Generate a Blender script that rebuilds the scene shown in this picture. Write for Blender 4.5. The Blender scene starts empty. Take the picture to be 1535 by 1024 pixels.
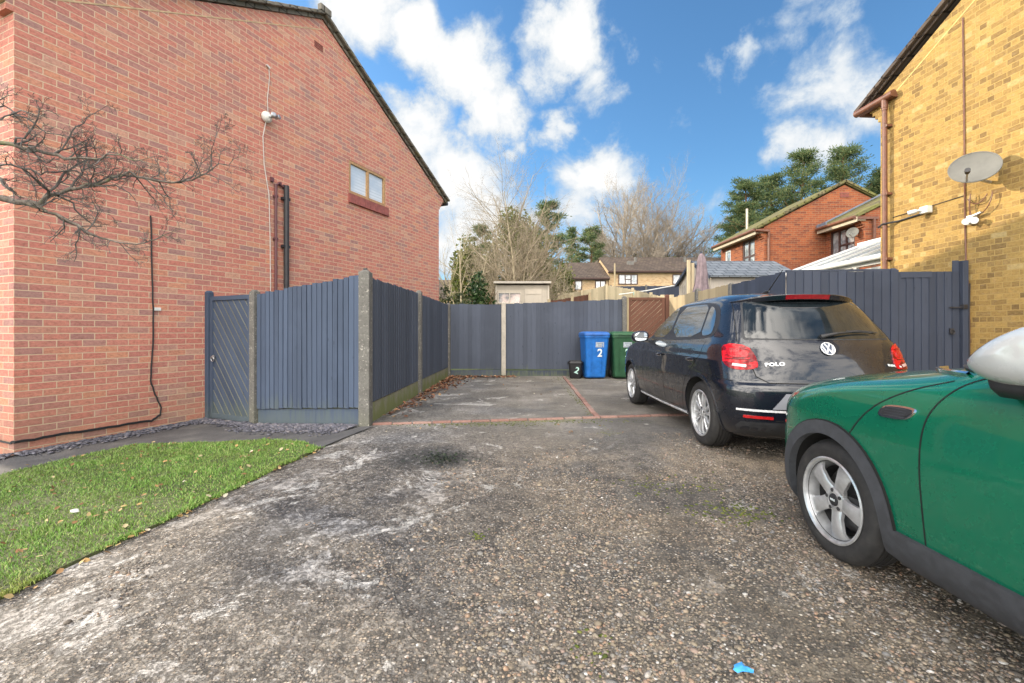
import bpy, bmesh, math, random
import numpy as np
from mathutils import Vector, Matrix, noise, geometry

R = math.radians
scene = bpy.context.scene
COL = scene.collection
rnd = random.Random(7)
MW = {}                                  # world matrices of things and parts


# ------------------------------------------------------------------ objects
def tag(o, label=None, cat=None, group=None, kind=None):
    if label: o["label"] = label
    if cat: o["category"] = cat
    if group: o["group"] = group
    if kind: o["kind"] = kind
    return o


def thing(name, label, cat, loc=(0, 0, 0), rz=0.0, group=None):
    o = bpy.data.objects.new(name, None)
    o.empty_display_size = 0.2
    COL.objects.link(o)
    o.location = loc
    o.rotation_euler = (0, 0, rz)
    MW[o.name] = Matrix.Translation(loc) @ Matrix.Rotation(rz, 4, 'Z')
    return tag(o, label, cat, group)


def link_mesh(name, me, mat=None, parent=None):
    o = bpy.data.objects.new(name, me)
    COL.objects.link(o)
    if mat is not None and not me.materials:
        me.materials.append(mat)
    if parent is not None:
        o.parent = parent
        MW[o.name] = MW[parent.name].copy()
    else:
        MW[o.name] = Matrix.Identity(4)
    return o


def dup(root, loc, rz, label, group=None, scale=None):
    r = root.copy()
    COL.objects.link(r)
    r.location = loc
    r.rotation_euler = (0, 0, rz)
    if scale: r.scale = scale
    r["label"] = label
    if group: r["group"] = group
    for ch in list(root.children):
        c = ch.copy()
        COL.objects.link(c)
        c.parent = r
        for g in ch.children:
            d = g.copy()
            COL.objects.link(d)
            d.parent = c
    return r


def np_mesh(name, verts, faces):
    """verts (N,3) array, faces (M,k) array of equal sided faces"""
    me = bpy.data.meshes.new(name)
    verts = np.asarray(verts, dtype=np.float32)
    faces = np.asarray(faces, dtype=np.int32)
    k = faces.shape[1]
    me.vertices.add(len(verts))
    me.vertices.foreach_set("co", verts.ravel())
    me.loops.add(faces.size)
    me.loops.foreach_set("vertex_index", faces.ravel())
    me.polygons.add(len(faces))
    me.polygons.foreach_set("loop_start", np.arange(0, faces.size, k, dtype=np.int32))
    me.update(calc_edges=True)
    me.validate()
    return me


class MB:
    """collects shapes and links them as ONE mesh object"""

    def __init__(s):
        s.v = []
        s.f = []

    def add(s, verts, faces):
        o = len(s.v)
        s.v += [tuple(p) for p in verts]
        s.f += [tuple(i + o for i in f) for f in faces]
        return s

    def box(s, c, size, rz=0.0, rx=0.0, ry=0.0, taper=(1, 1)):
        hx, hy, hz = size[0] / 2, size[1] / 2, size[2] / 2
        vs = []
        for z, t in ((-hz, 1), (hz, None)):
            tx, ty = (1, 1) if t else taper
            vs += [(-hx * tx, -hy * ty, z), (hx * tx, -hy * ty, z), (hx * tx, hy * ty, z), (-hx * tx, hy * ty, z)]
        m = Matrix.Translation(c) @ Matrix.Rotation(rz, 4, 'Z') @ Matrix.Rotation(ry, 4, 'Y') @ Matrix.Rotation(rx, 4, 'X')
        vs = [m @ Vector(p) for p in vs]
        return s.add(vs, [(3, 2, 1, 0), (4, 5, 6, 7), (0, 1, 5, 4), (1, 2, 6, 5), (2, 3, 7, 6), (3, 0, 4, 7)])

    def beam(s, a, b, w, h, up=(0, 0, 1)):
        a, b = Vector(a), Vector(b)
        d = (b - a).normalized()
        side = d.cross(Vector(up))
        if side.length < 1e-5: side = d.cross(Vector((1, 0, 0)))
        side.normalize()
        u = side.cross(d).normalized()
        vs = []
        for p in (a, b):
            for i, j in ((-1, -1), (1, -1), (1, 1), (-1, 1)):
                vs.append(p + side * (i * w / 2) + u * (j * h / 2))
        return s.add(vs, [(0, 1, 2, 3), (7, 6, 5, 4), (0, 4, 5, 1), (1, 5, 6, 2), (2, 6, 7, 3), (3, 7, 4, 0)])

    def tube(s, pts, radii, n=8, cap=True):
        pts = [Vector(p) for p in pts]
        if not hasattr(radii, '__len__'): radii = [radii] * len(pts)
        vs, fs = [], []
        prev = None
        for i, p in enumerate(pts):
            d = (pts[min(i + 1, len(pts) - 1)] - pts[max(i - 1, 0)])
            if d.length < 1e-9: d = Vector((0, 0, 1))
            d.normalize()
            if prev is None:
                a = d.orthogonal().normalized()
            else:
                a = prev - d * prev.dot(d)
                if a.length < 1e-6: a = d.orthogonal()
                a.normalize()
            prev = a
            b = d.cross(a)
            for k in range(n):
                t = 2 * math.pi * k / n
                vs.append(p + (a * math.cos(t) + b * math.sin(t)) * radii[i])
        for i in range(len(pts) - 1):
            for k in range(n):
                k2 = (k + 1) % n
                fs.append((i * n + k, i * n + k2, (i + 1) * n + k2, (i + 1) * n + k))
        if cap:
            fs.append(tuple(range(n - 1, -1, -1)))
            fs.append(tuple(range((len(pts) - 1) * n, len(pts) * n)))
        return s.add(vs, fs)

    def lathe(s, prof, n=32, m=None, closed=False, caps=True):
        """prof = [(r, z)]; revolved about local z, m places it"""
        m = m or Matrix.Identity(4)
        vs, fs = [], []
        for r, z in prof:
            for k in range(n):
                t = 2 * math.pi * k / n
                vs.append(m @ Vector((r * math.cos(t), r * math.sin(t), z)))
        L = len(prof)
        for i in range(L if closed else L - 1):
            j = (i + 1) % L
            for k in range(n):
                k2 = (k + 1) % n
                fs.append((i * n + k, i * n + k2, j * n + k2, j * n + k))
        if not closed and caps:
            if prof[0][0] > 1e-6: fs.append(tuple(range(n - 1, -1, -1)))
            if prof[-1][0] > 1e-6: fs.append(tuple(range((L - 1) * n, L * n)))
        return s.add(vs, fs)

    def prism(s, poly, ext):
        """poly = 3D points, extruded by ext"""
        e = Vector(ext)
        n = len(poly)
        vs = [Vector(p) for p in poly] + [Vector(p) + e for p in poly]
        fs = [tuple(range(n - 1, -1, -1)), tuple(range(n, 2 * n))]
        for i in range(n):
            j = (i + 1) % n
            fs.append((i, j, n + j, n + i))
        return s.add(vs, fs)

    def build(s, name, mat, parent=None, smooth=None, bevel=0.0, world=False, seg=2, fix=True):
        vs = s.v
        if world and parent is not None:
            inv = MW[parent.name].inverted()
            vs = [inv @ Vector(p) for p in vs]
        me = bpy.data.meshes.new(name)
        me.from_pydata([tuple(p) for p in vs], [], s.f)
        if fix:
            bm = bmesh.new()
            bm.from_mesh(me)
            bmesh.ops.recalc_face_normals(bm, faces=bm.faces)
            bm.to_mesh(me)
            bm.free()
        me.update()
        o = link_mesh(name, me, mat, parent)
        if smooth is not None:
            me.shade_smooth()
            me.set_sharp_from_angle(angle=R(smooth))
        if bevel:
            b = o.modifiers.new("soft", 'BEVEL')
            b.width = bevel
            b.segments = seg
            b.limit_method = 'ANGLE'
            b.angle_limit = R(35)
        return o


def chaikin(pts, n=2, closed=True):
    pts = [np.array(p, float) for p in pts]
    for _ in range(n):
        out = []
        L = len(pts)
        for i in range(L if closed else L - 1):
            a, b = pts[i], pts[(i + 1) % L]
            out += [a * .75 + b * .25, a * .25 + b * .75]
        if not closed:
            out = [pts[0]] + out + [pts[-1]]
        pts = out
    return pts


def inside(p, poly):
    x, y = p
    c = False
    n = len(poly)
    for i in range(n):
        x1, y1 = poly[i]
        x2, y2 = poly[(i + 1) % n]
        if (y1 > y) != (y2 > y) and x < (x2 - x1) * (y - y1) / (y2 - y1) + x1:
            c = not c
    return c


def fill2d(outline, step):
    """triangulates an outline with an inner grid -> (verts2d, tris, outline count)"""
    pts = []
    n = len(outline)
    for i in range(n):
        a, b = np.array(outline[i], float), np.array(outline[(i + 1) % n], float)
        k = max(1, int(np.linalg.norm(b - a) / step))
        for j in range(k):
            pts.append(tuple(a + (b - a) * j / k))
    nb = len(pts)
    ed = [(i, (i + 1) % nb) for i in range(nb)]
    A = np.array(pts)
    lo, hi = A.min(0), A.max(0)
    bx, by = A[:, 0], A[:, 1]
    ext = []
    x = lo[0] + step * .5
    while x < hi[0]:
        y = lo[1] + step * .5
        while y < hi[1]:
            if inside((x, y), pts) and ((bx - x) ** 2 + (by - y) ** 2).min() > (step * .4) ** 2:
                ext.append((x, y))
            y += step
        x += step
    res = geometry.delaunay_2d_cdt([Vector(p) for p in pts + ext], ed, [tuple(range(nb))], 1, 1e-6)
    v, e, f = res[0], res[1], res[2]
    return [tuple(p) for p in v], [tuple(q) for q in f], nb


# ------------------------------------------------------------------ terrain
def gz(x, y):
    """height of the paved ground: it falls towards the red brick house"""
    d = min(max(0.0, -1.67 - x), 5.0)
    return -(0.10 * min(d, 1.7) + 0.025 * max(0.0, d - 1.7)) - 0.045 * min(max(0.0, 4.2 - y), 6.0)


def sheet(name, outline, mat, step=.4, off=0.0, kind='structure', skirt=0.0):
    v, f, nb = fill2d(outline, step)
    vs = [(x, y, gz(x, y) + off) for x, y in v]
    m = MB()
    m.add(vs, f)
    if skirt:
        m2 = [(x, y, gz(x, y) + off - skirt) for x, y in outline]
        top = [(x, y, gz(x, y) + off) for x, y in outline]
        n = len(outline)
        m.add(top + m2, [(i, (i + 1) % n, n + (i + 1) % n, n + i) for i in range(n)])
    me = bpy.data.meshes.new(name)
    me.from_pydata(m.v, [], m.f)
    me.update()
    bm = bmesh.new(); bm.from_mesh(me)
    for fc in bm.faces:
        if fc.normal.z < -0.1: fc.normal_flip()
    bm.to_mesh(me); bm.free()
    o = link_mesh(name, me, mat)
    return tag(o, kind=kind)


# ------------------------------------------------------------------ nodes
class NT:
    def __init__(s, name, world=False):
        if world:
            s.m = bpy.data.worlds.new(name)
        else:
            s.m = bpy.data.materials.new(name)
        s.m.use_nodes = True
        s.t = s.m.node_tree
        s.t.nodes.clear()

    def n(s, typ, ins=None, out=0, **props):
        nd = s.t.nodes.new(typ)
        for k, v in props.items():
            setattr(nd, k, v)
        for k, v in (ins or {}).items():
            sock = nd.inputs[k]
            if isinstance(v, bpy.types.NodeSocket):
                s.t.links.new(v, sock)
            else:
                if sock.type == 'RGBA' and len(v) == 3: v = (*v, 1)
                sock.default_value = v
        return nd if out is None else nd.outputs[out]

    def math(s, op, a, b=0.0, c=None, clamp=False):
        ins = {0: a, 1: b}
        if c is not None: ins[2] = c
        return s.n('ShaderNodeMath', ins, operation=op, use_clamp=clamp)

    def vmath(s, op, a, b=(0, 0, 0), out=0):
        return s.n('ShaderNodeVectorMath', {0: a, 1: b}, out=out, operation=op)

    def noise(s, vec, scale, detail=4, rough=.55, out=0, dist=0.0):
        return s.n('ShaderNodeTexNoise', {'Vector': vec, 'Scale': scale, 'Detail': detail, 'Roughness': rough, 'Distortion': dist}, out=out)

    def ramp(s, fac, stops, interp='LINEAR', out=0):
        nd = s.t.nodes.new('ShaderNodeValToRGB')
        cr = nd.color_ramp
        cr.interpolation = interp
        while len(cr.elements) < len(stops): cr.elements.new(.5)
        for e, (p, c) in zip(cr.elements, stops):
            e.position = p
            if not hasattr(c, '__len__'): c = (c, c, c)
            e.color = (*c[:3], 1)
        s.t.links.new(fac, nd.inputs[0])
        return nd.outputs[out]

    def mix(s, fac, a, b, blend='MIX'):
        nd = s.t.nodes.new('ShaderNodeMix')
        nd.data_type = 'RGBA'
        nd.blend_type = blend
        for k, v in ((0, fac), (6, a), (7, b)):
            if isinstance(v, bpy.types.NodeSocket):
                s.t.links.new(v, nd.inputs[k])
            else:
                if k and len(v) == 3: v = (*v, 1)
                nd.inputs[k].default_value = v
        return nd.outputs[2]

    def sstep(s, v, lo, hi):
        return s.n('ShaderNodeMapRange', {0: v, 1: lo, 2: hi, 3: 0.0, 4: 1.0}, interpolation_type='SMOOTHSTEP')

    def coord(s, out='Object'):
        nd = s.t.nodes.new('ShaderNodeTexCoord')
        return nd.outputs[out]

    def world_pos(s):
        return s.n('ShaderNodeNewGeometry', out=None).outputs['Position']

    def island(s):
        return s.n('ShaderNodeNewGeometry', out=None).outputs['Random Per Island']

    def xyz(s, vec):
        return s.n('ShaderNodeSeparateXYZ', {0: vec}, out=None).outputs

    def comb(s, x, y, z=0.0):
        return s.n('ShaderNodeCombineXYZ', {0: x, 1: y, 2: z})

    def scalev(s, vec, sx, sy, sz):
        return s.vmath('MULTIPLY', vec, (sx, sy, sz))

    def bump(s, h, strength=.5, dist=.01, normal=None):
        ins = {'Height': h, 'Strength': strength, 'Distance': dist}
        if normal is not None: ins['Normal'] = normal
        return s.n('ShaderNodeBump', ins)

    def finish(s, col, rough=.6, normal=None, **ex):
        ins = {'Base Color': col, 'Roughness': rough}
        if normal is not None: ins['Normal'] = normal
        for k, v in ex.items():
            ins[k.replace('_', ' ')] = v
        b = s.n('ShaderNodeBsdfPrincipled', ins)
        o = s.t.nodes.new('ShaderNodeOutputMaterial')
        s.t.links.new(b, o.inputs[0])
        return s.m


def plain(name, col, rough=.5, metal=0.0, var=.12, scale=8.0, bump=0.0, **ex):
    """a paint or plastic with slight unevenness and grime"""
    t = NT(name)
    p = t.coord()
    nz = t.noise(p, scale, 5, .6)
    f = t.sstep(nz, .3, .7)
    dark = tuple(c * (1 - var) for c in col)
    lite = tuple(min(1, c * (1 + var)) for c in col)
    c = t.mix(f, dark, lite)
    rr = t.n('ShaderNodeMapRange', {0: nz, 1: .25, 2: .75, 3: max(0.0, rough - .06), 4: min(1.0, rough + .08)})
    nrm = None
    if bump:
        nrm = t.bump(t.noise(p, scale * 14, 3, .6), bump, .003)
    return t.finish(c, rr, nrm, Metallic=metal, **ex)
# ------------------------------------------------------------------ materials
def brick_mat(name, stops, mortar, squash=1.0, dirt=(.12, .1, .09), mort=.011, rough=.85, lowgrime=0.0, wavy=.0, width=.225):
    t = NT(name)
    P = t.coord('Object')
    Nn = t.coord('Normal')
    x, y, z = t.xyz(P)[0:3]
    nx, ny, nz = t.xyz(Nn)[0:3]
    u = t.math('SUBTRACT', t.math('MULTIPLY', y, nx), t.math('MULTIPLY', x, ny))
    wob = t.noise(P, 6, 2, .5)
    u2 = t.math('ADD', u, t.math('MULTIPLY', t.math('SUBTRACT', t.noise(P, 22, 2, .5), .5), .006))
    z2 = t.math('ADD', z, t.math('MULTIPLY', t.math('SUBTRACT', wob, .5), .008 + wavy))
    vec = t.comb(u2, z2, 0.0)
    br = t.n('ShaderNodeTexBrick', {'Vector': vec, 'Color1': (0, 0, 0), 'Color2': (1, 1, 1), 'Mortar': (.5, .5, .5), 'Scale': 1.0,
                                    'Mortar Size': mort * .5, 'Mortar Smooth': .25, 'Bias': 0.0, 'Brick Width': width, 'Row Height': .075},
             out=None, offset=.5, squash=squash, squash_frequency=2)
    val = t.n('ShaderNodeSeparateColor', {0: br.outputs[0]})
    base = t.ramp(val, stops)
    big = t.noise(P, .55, 4, .6)
    base = t.mix(t.math('MULTIPLY', t.sstep(big, .4, .72), .3), base, t.mix(.5, base, stops[0][1]))
    fine = t.noise(P, 60, 4, .65)
    base = t.mix(t.math('MULTIPLY', t.sstep(fine, .45, .75), .35), base, t.mix(.6, base, dirt))
    mott = t.noise(t.comb(t.math('MULTIPLY', u, 1.0), t.math('MULTIPLY', z, 1.6), val), 26, 5, .7)
    base = t.mix(1.0, base, t.ramp(mott, [(.3, (.70, .68, .68)), (.5, (1, 1, 1)), (.72, (1.22, 1.22, 1.2))]), 'MULTIPLY')
    hue = t.noise(P, 1.1, 5, .65)
    base = t.mix(t.math('MULTIPLY', t.sstep(hue, .45, .7), .35), base, t.mix(1.0, base, (.78, .84, .9), 'MULTIPLY'))
    streak = t.noise(t.comb(t.math('MULTIPLY', u, 14), t.math('MULTIPLY', z, 40), 0.0), 1.0, 3, .6)
    base = t.mix(t.math('MULTIPLY', t.sstep(streak, .52, .75), .28), base, t.mix(.55, base, (.62, .5, .38)))
    mcol = t.mix(t.noise(P, 9, 3, .6), tuple(c * .75 for c in mortar), mortar)
    edge = t.math('ADD', br.outputs[1], t.math('MULTIPLY', t.math('SUBTRACT', t.noise(P, 75, 3, .6), .5), .55), clamp=True)
    mf = t.math('MULTIPLY', t.sstep(edge, .18, .85), t.math('SUBTRACT', 1.0, t.math('MULTIPLY', t.sstep(t.noise(P, 3.0, 4, .65), .5, .75), .25)))
    col = t.mix(mf, base, mcol)
    bloom = t.math('MULTIPLY', t.sstep(t.noise(P, 2.3, 7, .7), .60, .74), .22)
    col = t.mix(bloom, col, (.62, .5, .40))
    if lowgrime:
        low = t.sstep(t.math('ADD', z, t.math('MULTIPLY', t.noise(P, 2.2, 5, .65), 1.0)), 1.25, .15)
        col = t.mix(t.math('MULTIPLY', low, lowgrime), col, t.mix(.5, col, (.16, .14, .07)))
    h = t.math('SUBTRACT', t.math('MULTIPLY', fine, .25), br.outputs[1])
    nrm = t.bump(h, .7, .008)
    return t.finish(col, rough, nrm, Specular_IOR_Level=.25)


RED = brick_mat('red_brick', [(0, (.37, .205, .18)), (.12, (.45, .195, .16)), (.3, (.53, .195, .148)), (.5, (.57, .23, .168)), (.68, (.53, .215, .165)),
                              (.82, (.59, .265, .165)), (.91, (.44, .225, .19)), (1, (.59, .32, .22))], (.70, .52, .37), lowgrime=.6)
REDFAR = brick_mat('orange_red_brick', [(0, (.17, .05, .03)), (.4, (.31, .085, .035)), (.75, (.37, .11, .042)), (1, (.22, .065, .035))], (.33, .22, .13))
YEL = brick_mat('yellow_stock_brick', [(0, (.21, .13, .05)), (.14, (.28, .175, .06)), (.28, (.345, .215, .07)), (.42, (.405, .255, .08)), (.62, (.43, .275, .088)),
                                       (.76, (.35, .22, .072)), (.88, (.265, .165, .06)), (.95, (.45, .30, .11)), (1, (.48, .35, .15))], (.52, .35, .125), squash=.5, width=.19, mort=.012, dirt=(.20, .14, .055), wavy=.010)
TAN = brick_mat('tan_brick', [(0, (.42, .27, .14)), (.4, (.55, .38, .21)), (.8, (.58, .42, .25)), (1, (.45, .31, .18))], (.58, .46, .32))


def tile_mat(name, c1, c2, moss=(.1, .1, .03), mossamt=.4, sx=.3, sz=.3):
    """interlocking tiles, courses run along local u on a sloped face"""
    t = NT(name)
    P = t.coord('Object')
    Nn = t.coord('Normal')
    x, y, z = t.xyz(P)[0:3]
    nx, ny, nz = t.xyz(Nn)[0:3]
    ln = t.math('SQRT', t.math('ADD', t.math('MULTIPLY', nx, nx), t.math('ADD', t.math('MULTIPLY', ny, ny), 1e-5)))
    u = t.math('DIVIDE', t.math('SUBTRACT', t.math('MULTIPLY', y, nx), t.math('MULTIPLY', x, ny)), ln)
    v = t.math('MULTIPLY', z, 1.9)
    vec = t.comb(u, v, 0.0)
    br = t.n('ShaderNodeTexBrick', {'Vector': vec, 'Color1': (0, 0, 0), 'Color2': (1, 1, 1), 'Mortar': (0, 0, 0), 'Scale': 1.0, 'Mortar Size': .018,
                                    'Mortar Smooth': .5, 'Brick Width': sx, 'Row Height': sz}, out=None, offset=.5)
    val = t.n('ShaderNodeSeparateColor', {0: br.outputs[0]})
    base = t.mix(val, c1, c2)
    base = t.mix(t.math('MULTIPLY', br.outputs[1], .8), base, tuple(c * .25 for c in c1))
    ms = t.sstep(t.noise(P, 1.7, 6, .65), .62 - mossamt * .3, .8 - mossamt * .2)
    base = t.mix(t.math('MULTIPLY', ms, .85), base, moss)
    wav = t.math('ABSOLUTE', t.math('SINE', t.math('MULTIPLY', u, math.pi / sx * 2)))
    step = t.math('FRACT', t.math('DIVIDE', v, sz))
    h = t.math('ADD', t.math('MULTIPLY', wav, .5), t.math('SUBTRACT', 1.0, step))
    return t.finish(base, .85, t.bump(h, .8, .03), Specular_IOR_Level=.2)


TILE_GREY = tile_mat('weathered_grey_tiles', (.12, .11, .09), (.2, .18, .15), (.16, .15, .06), .35)
TILE_BROWN = tile_mat('brown_roof_tiles', (.075, .058, .048), (.125, .095, .075), (.09, .075, .04), .2)
TILE_MOSS = tile_mat('mossy_roof_tiles', (.12, .105, .06), (.17, .14, .08), (.17, .17, .05), .75)
SLATE = tile_mat('blue_grey_felt_shingles', (.13, .148, .17), (.185, .205, .23), (.15, .17, .19), .1, .33, .2)


def wood_paint(name, col, algae=.6, wear=.25, raw=(.30, .24, .17)):
    t = NT(name)
    P = t.coord('Object')
    W = t.world_pos()
    x, y, z = t.xyz(W)[0:3]
    gr = t.noise(t.scalev(W, 30, 30, 2.2), 1.0, 6, .65)
    big = t.noise(W, 1.4, 4, .6)
    isl = t.island()
    dark = tuple(c * .62 for c in col)
    lite = tuple(min(1, c * 1.35) for c in col)
    c = t.mix(isl, tuple(k * .82 for k in col), tuple(k * 1.15 for k in col))
    c = t.mix(t.math('MULTIPLY', t.sstep(gr, .5, .8), .6), c, dark)
    c = t.mix(t.math('MULTIPLY', t.sstep(big, .45, .8), .5), c, lite)
    kv = t.n('ShaderNodeTexVoronoi', {'Vector': t.scalev(W, 5.5, 5.5, 2.6), 'Scale': 1.0}, out=0)
    kn = t.math('ADD', kv, t.math('MULTIPLY', t.noise(W, 50, 2, .5), .05))
    c = t.mix(t.math('MULTIPLY', t.sstep(kn, .115, .06), .55), c, tuple(k * .45 for k in col))
    sc = t.sstep(t.noise(t.scalev(W, 60, 60, 5), 1.0, 5, .7), .66, .78)
    c = t.mix(t.math('MULTIPLY', sc, wear), c, raw)
    if algae:
        nn = t.noise(t.scalev(W, 16, 16, 2.0), 1.0, 5, .7)
        pa = t.noise(W, 1.1, 3, .6)
        lo = t.math('SUBTRACT', t.math('ADD', t.math('MULTIPLY', nn, .85), t.math('MULTIPLY', pa, .45)), t.math('ADD', z, .36))
        c = t.mix(t.math('MULTIPLY', t.sstep(lo, .06, .40), algae), c, (.17, .20, .075))
    return t.finish(c, .78, t.bump(gr, .45, .004), Specular_IOR_Level=.3)


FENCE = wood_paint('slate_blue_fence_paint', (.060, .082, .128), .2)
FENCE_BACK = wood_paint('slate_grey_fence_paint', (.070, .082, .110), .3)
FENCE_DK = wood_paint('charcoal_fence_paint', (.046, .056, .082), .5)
FENCE_TAN = wood_paint('weathered_tan_timber', (.36, .29, .18), .2, .3, (.45, .38, .26))
FENCE_CREAM = wood_paint('pale_cream_timber', (.50, .42, .28), .1, .2, (.5, .44, .34))
BROWNWOOD = wood_paint('brown_gate_stain', (.13, .06, .04), .2)
SHEDWOOD = wood_paint('cream_shed_paint', (.47, .42, .35), .1, .2)
SHEDGREY = wood_paint('grey_shed_timber', (.40, .36, .31), .1, .2)


def concrete(name, col, spot=.5, algae=.5):
    t = NT(name)
    W = t.world_pos()
    z = t.xyz(W)[2]
    n1 = t.noise(W, 7, 5, .65)
    v = t.n('ShaderNodeTexVoronoi', {'Vector': W, 'Scale': 70.0}, out=None)
    agg = t.ramp(t.n('ShaderNodeSeparateColor', {0: v.outputs[1]}), [(0, tuple(c * .45 for c in col)), (.5, col), (.85, tuple(c * 1.2 for c in col)), (1, (.6, .56, .5))])
    c = t.mix(t.math('MULTIPLY', t.sstep(t.noise(W, 40, 3, .6), .4, .6), spot * .6), col, agg)
    c = t.mix(t.math('MULTIPLY', t.sstep(n1, .42, .7), .38), c, tuple(k * .5 for k in col))
    lo = t.math('SUBTRACT', t.math('MULTIPLY', t.noise(t.scalev(W, 8, 8, 3), 1.0, 4, .6), 1.0), t.math('MULTIPLY', z, 1.6))
    c = t.mix(t.math('MULTIPLY', t.sstep(lo, .0, .45), algae), c, (.17, .19, .07))
    return t.finish(c, .9, t.bump(t.math('ADD', n1, v.outputs[0]), .6, .006), Specular_IOR_Level=.2)


CONC = concrete('weathered_concrete', (.155, .150, .138), .8, .12)
CONC_PALE = concrete('pale_concrete', (.46, .42, .36), .5, .2)
GRAVELB = concrete('mossy_gravel_board', (.27, .26, .19), .5, .9)


def driveway_mat():
    t = NT('exposed_aggregate_concrete')
    W = t.world_pos()
    x, y, z = t.xyz(W)[0:3]
    wv = t.vmath('ADD', W, t.vmath('SCALE', t.vmath('SUBTRACT', t.noise(W, 30, 2, .5, out=1), (.5, .5, .5)), (0, 0, 0)))
    V = t.n('ShaderNodeTexVoronoi', {'Vector': W, 'Scale': 66.0, 'Randomness': 1.0}, out=None)
    V2 = t.n('ShaderNodeTexVoronoi', {'Vector': W, 'Scale': 120.0}, out=None)
    cell = t.n('ShaderNodeSeparateColor', {0: V.outputs[1]}, out=None).outputs
    peb = t.ramp(cell[0], [(0, (.10, .09, .085)), (.2, (.22, .18, .145)), (.4, (.32, .275, .22)), (.55, (.27, .25, .23)), (.7, (.38, .32, .25)), (.85, (.31, .25, .21)), (.93, (.44, .41, .37)), (1, (.55, .53, .5))])
    peb2 = t.ramp(t.n('ShaderNodeSeparateColor', {0: V2.outputs[1]}), [(0, (.09, .08, .07)), (.5, (.24, .19, .14)), (1, (.42, .36, .28))])
    gap = t.sstep(V.outputs[0], .28, .55)
    isp = t.sstep(cell[1], .30, .34)
    pm = t.math('MULTIPLY', t.math('SUBTRACT', 1.0, gap), isp)
    matrix = t.mix(t.sstep(t.noise(W, 9, 8, .7), .38, .62), (.07, .066, .062), (.205, .188, .165))
    matrix = t.mix(t.math('MULTIPLY', t.sstep(V2.outputs[0], .5, .2), .6), matrix, peb2)
    agg = t.mix(pm, matrix, peb)
    # worn cement skin and dark algae, in broad ragged patches
    n1 = t.noise(W, 1.25, 12, .68, dist=.5)
    n2 = t.noise(t.vmath('ADD', W, (13.1, 4.2, 0)), 2.1, 12, .70, dist=.4)
    n3 = t.noise(t.vmath('ADD', W, (3.1, 24.2, 0)), .7, 8, .64)
    left = t.sstep(x, .35, -1.1)                       # the left side has kept more of its skin
    far = t.sstep(y, 3.3, 5.6)
    skin_n = t.math('ADD', n2, t.math('ADD', t.math('MULTIPLY', left, .085), t.math('MULTIPLY', far, .03)))
    skin = t.sstep(t.math('ADD', skin_n, t.math('MULTIPLY', t.math('SUBTRACT', t.noise(W, 28, 5, .7), .5), .22)), .61, .635)
    skincol = t.ramp(t.noise(W, 5, 6, .65), [(.25, (.17, .16, .145)), (.5, (.33, .31, .285)), (.72, (.52, .50, .475))])
    skincol = t.mix(t.math('MULTIPLY', t.sstep(t.noise(W, 90, 3, .6), .5, .7), .4), skincol, (.14, .12, .11))
    col = t.mix(t.math('MULTIPLY', skin, .88), agg, skincol)
    dk = t.sstep(t.math('ADD', t.math('ADD', n1, t.math('MULTIPLY', left, .05)), t.math('MULTIPLY', t.math('SUBTRACT', t.noise(W, 18, 6, .7), .5), .22)), .54, .63)
    col = t.mix(t.math('MULTIPLY', dk, .58), col, t.mix(.30, (.055, .056, .062), col))
    farcol = t.ramp(t.noise(W, 1.1, 8, .62), [(.3, (.10, .097, .09)), (.48, (.17, .163, .148)), (.62, (.26, .25, .235)), (.75, (.37, .36, .345))])
    farcol = t.mix(t.math('MULTIPLY', t.sstep(t.noise(W, 150, 2, .6), .5, .68), .6), farcol, t.mix(.6, farcol, peb2))
    col = t.mix(t.math('MULTIPLY', far, .80), col, farcol)
    broad = t.noise(t.vmath('ADD', W, (7.7, 1.3, 0)), .62, 9, .66, dist=.4)
    tanz = t.math('MULTIPLY', t.sstep(x, -.2, .7), t.math('MULTIPLY', t.sstep(y, 5.0, 3.2), t.sstep(broad, .40, .58)))
    col = t.mix(t.math('MULTIPLY', tanz, .75), col, t.vmath('MULTIPLY', col, (1.36, 1.24, 1.06)))
    bluez = t.math('MULTIPLY', t.sstep(broad, .50, .38), t.sstep(y, 1.2, 2.4))
    col = t.mix(t.math('MULTIPLY', bluez, .62), col, t.vmath('MULTIPLY', col, (.56, .61, .70)))
    pale = t.sstep(t.math('ADD', t.noise(t.vmath('ADD', W, (1.9, 8.8, 0)), 1.7, 12, .74, dist=.6), t.math('MULTIPLY', left, .04)), .60, .63)
    col = t.mix(t.math('MULTIPLY', pale, .78), col, t.mix(t.noise(W, 11, 6, .7), (.36, .35, .335), (.58, .57, .545)))
    bed = t.math('MULTIPLY', t.math('MULTIPLY', t.sstep(x, -.75, .15), t.sstep(y, 3.9, 3.0)), t.math('SUBTRACT', 1.0, t.math('MULTIPLY', pale, .8)))
    col = t.mix(t.math('MULTIPLY', bed, .42), col, t.mix(pm, (.062, .058, .054), peb))
    yl = t.math('ADD', 5.10, t.math('MULTIPLY', t.math('ADD', x, 1.63), .163))
    mline = t.math('MULTIPLY', t.sstep(t.math('ABSOLUTE', t.math('SUBTRACT', y, yl)), .26, .03), t.math('MULTIPLY', t.sstep(x, -1.1, -.3), t.sstep(x, 1.6, .6)))
    moss = t.sstep(t.math('MULTIPLY', t.math('MAXIMUM', t.sstep(n3, .55, .70), mline), t.noise(W, 22, 5, .7)), .44, .56)
    col = t.mix(t.math('MULTIPLY', moss, .7), col, (.17, .18, .05))
    # damp dark hollow near the weeds
    d = t.vmath('LENGTH', t.scalev(t.vmath('SUBTRACT', W, (-.66, 3.86, 0)), 1.0, 1.25, 0.0), out=1)
    wet = t.sstep(t.math('ADD', d, t.math('MULTIPLY', t.math('SUBTRACT', n2, .5), .8)), .62, .12)
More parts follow.
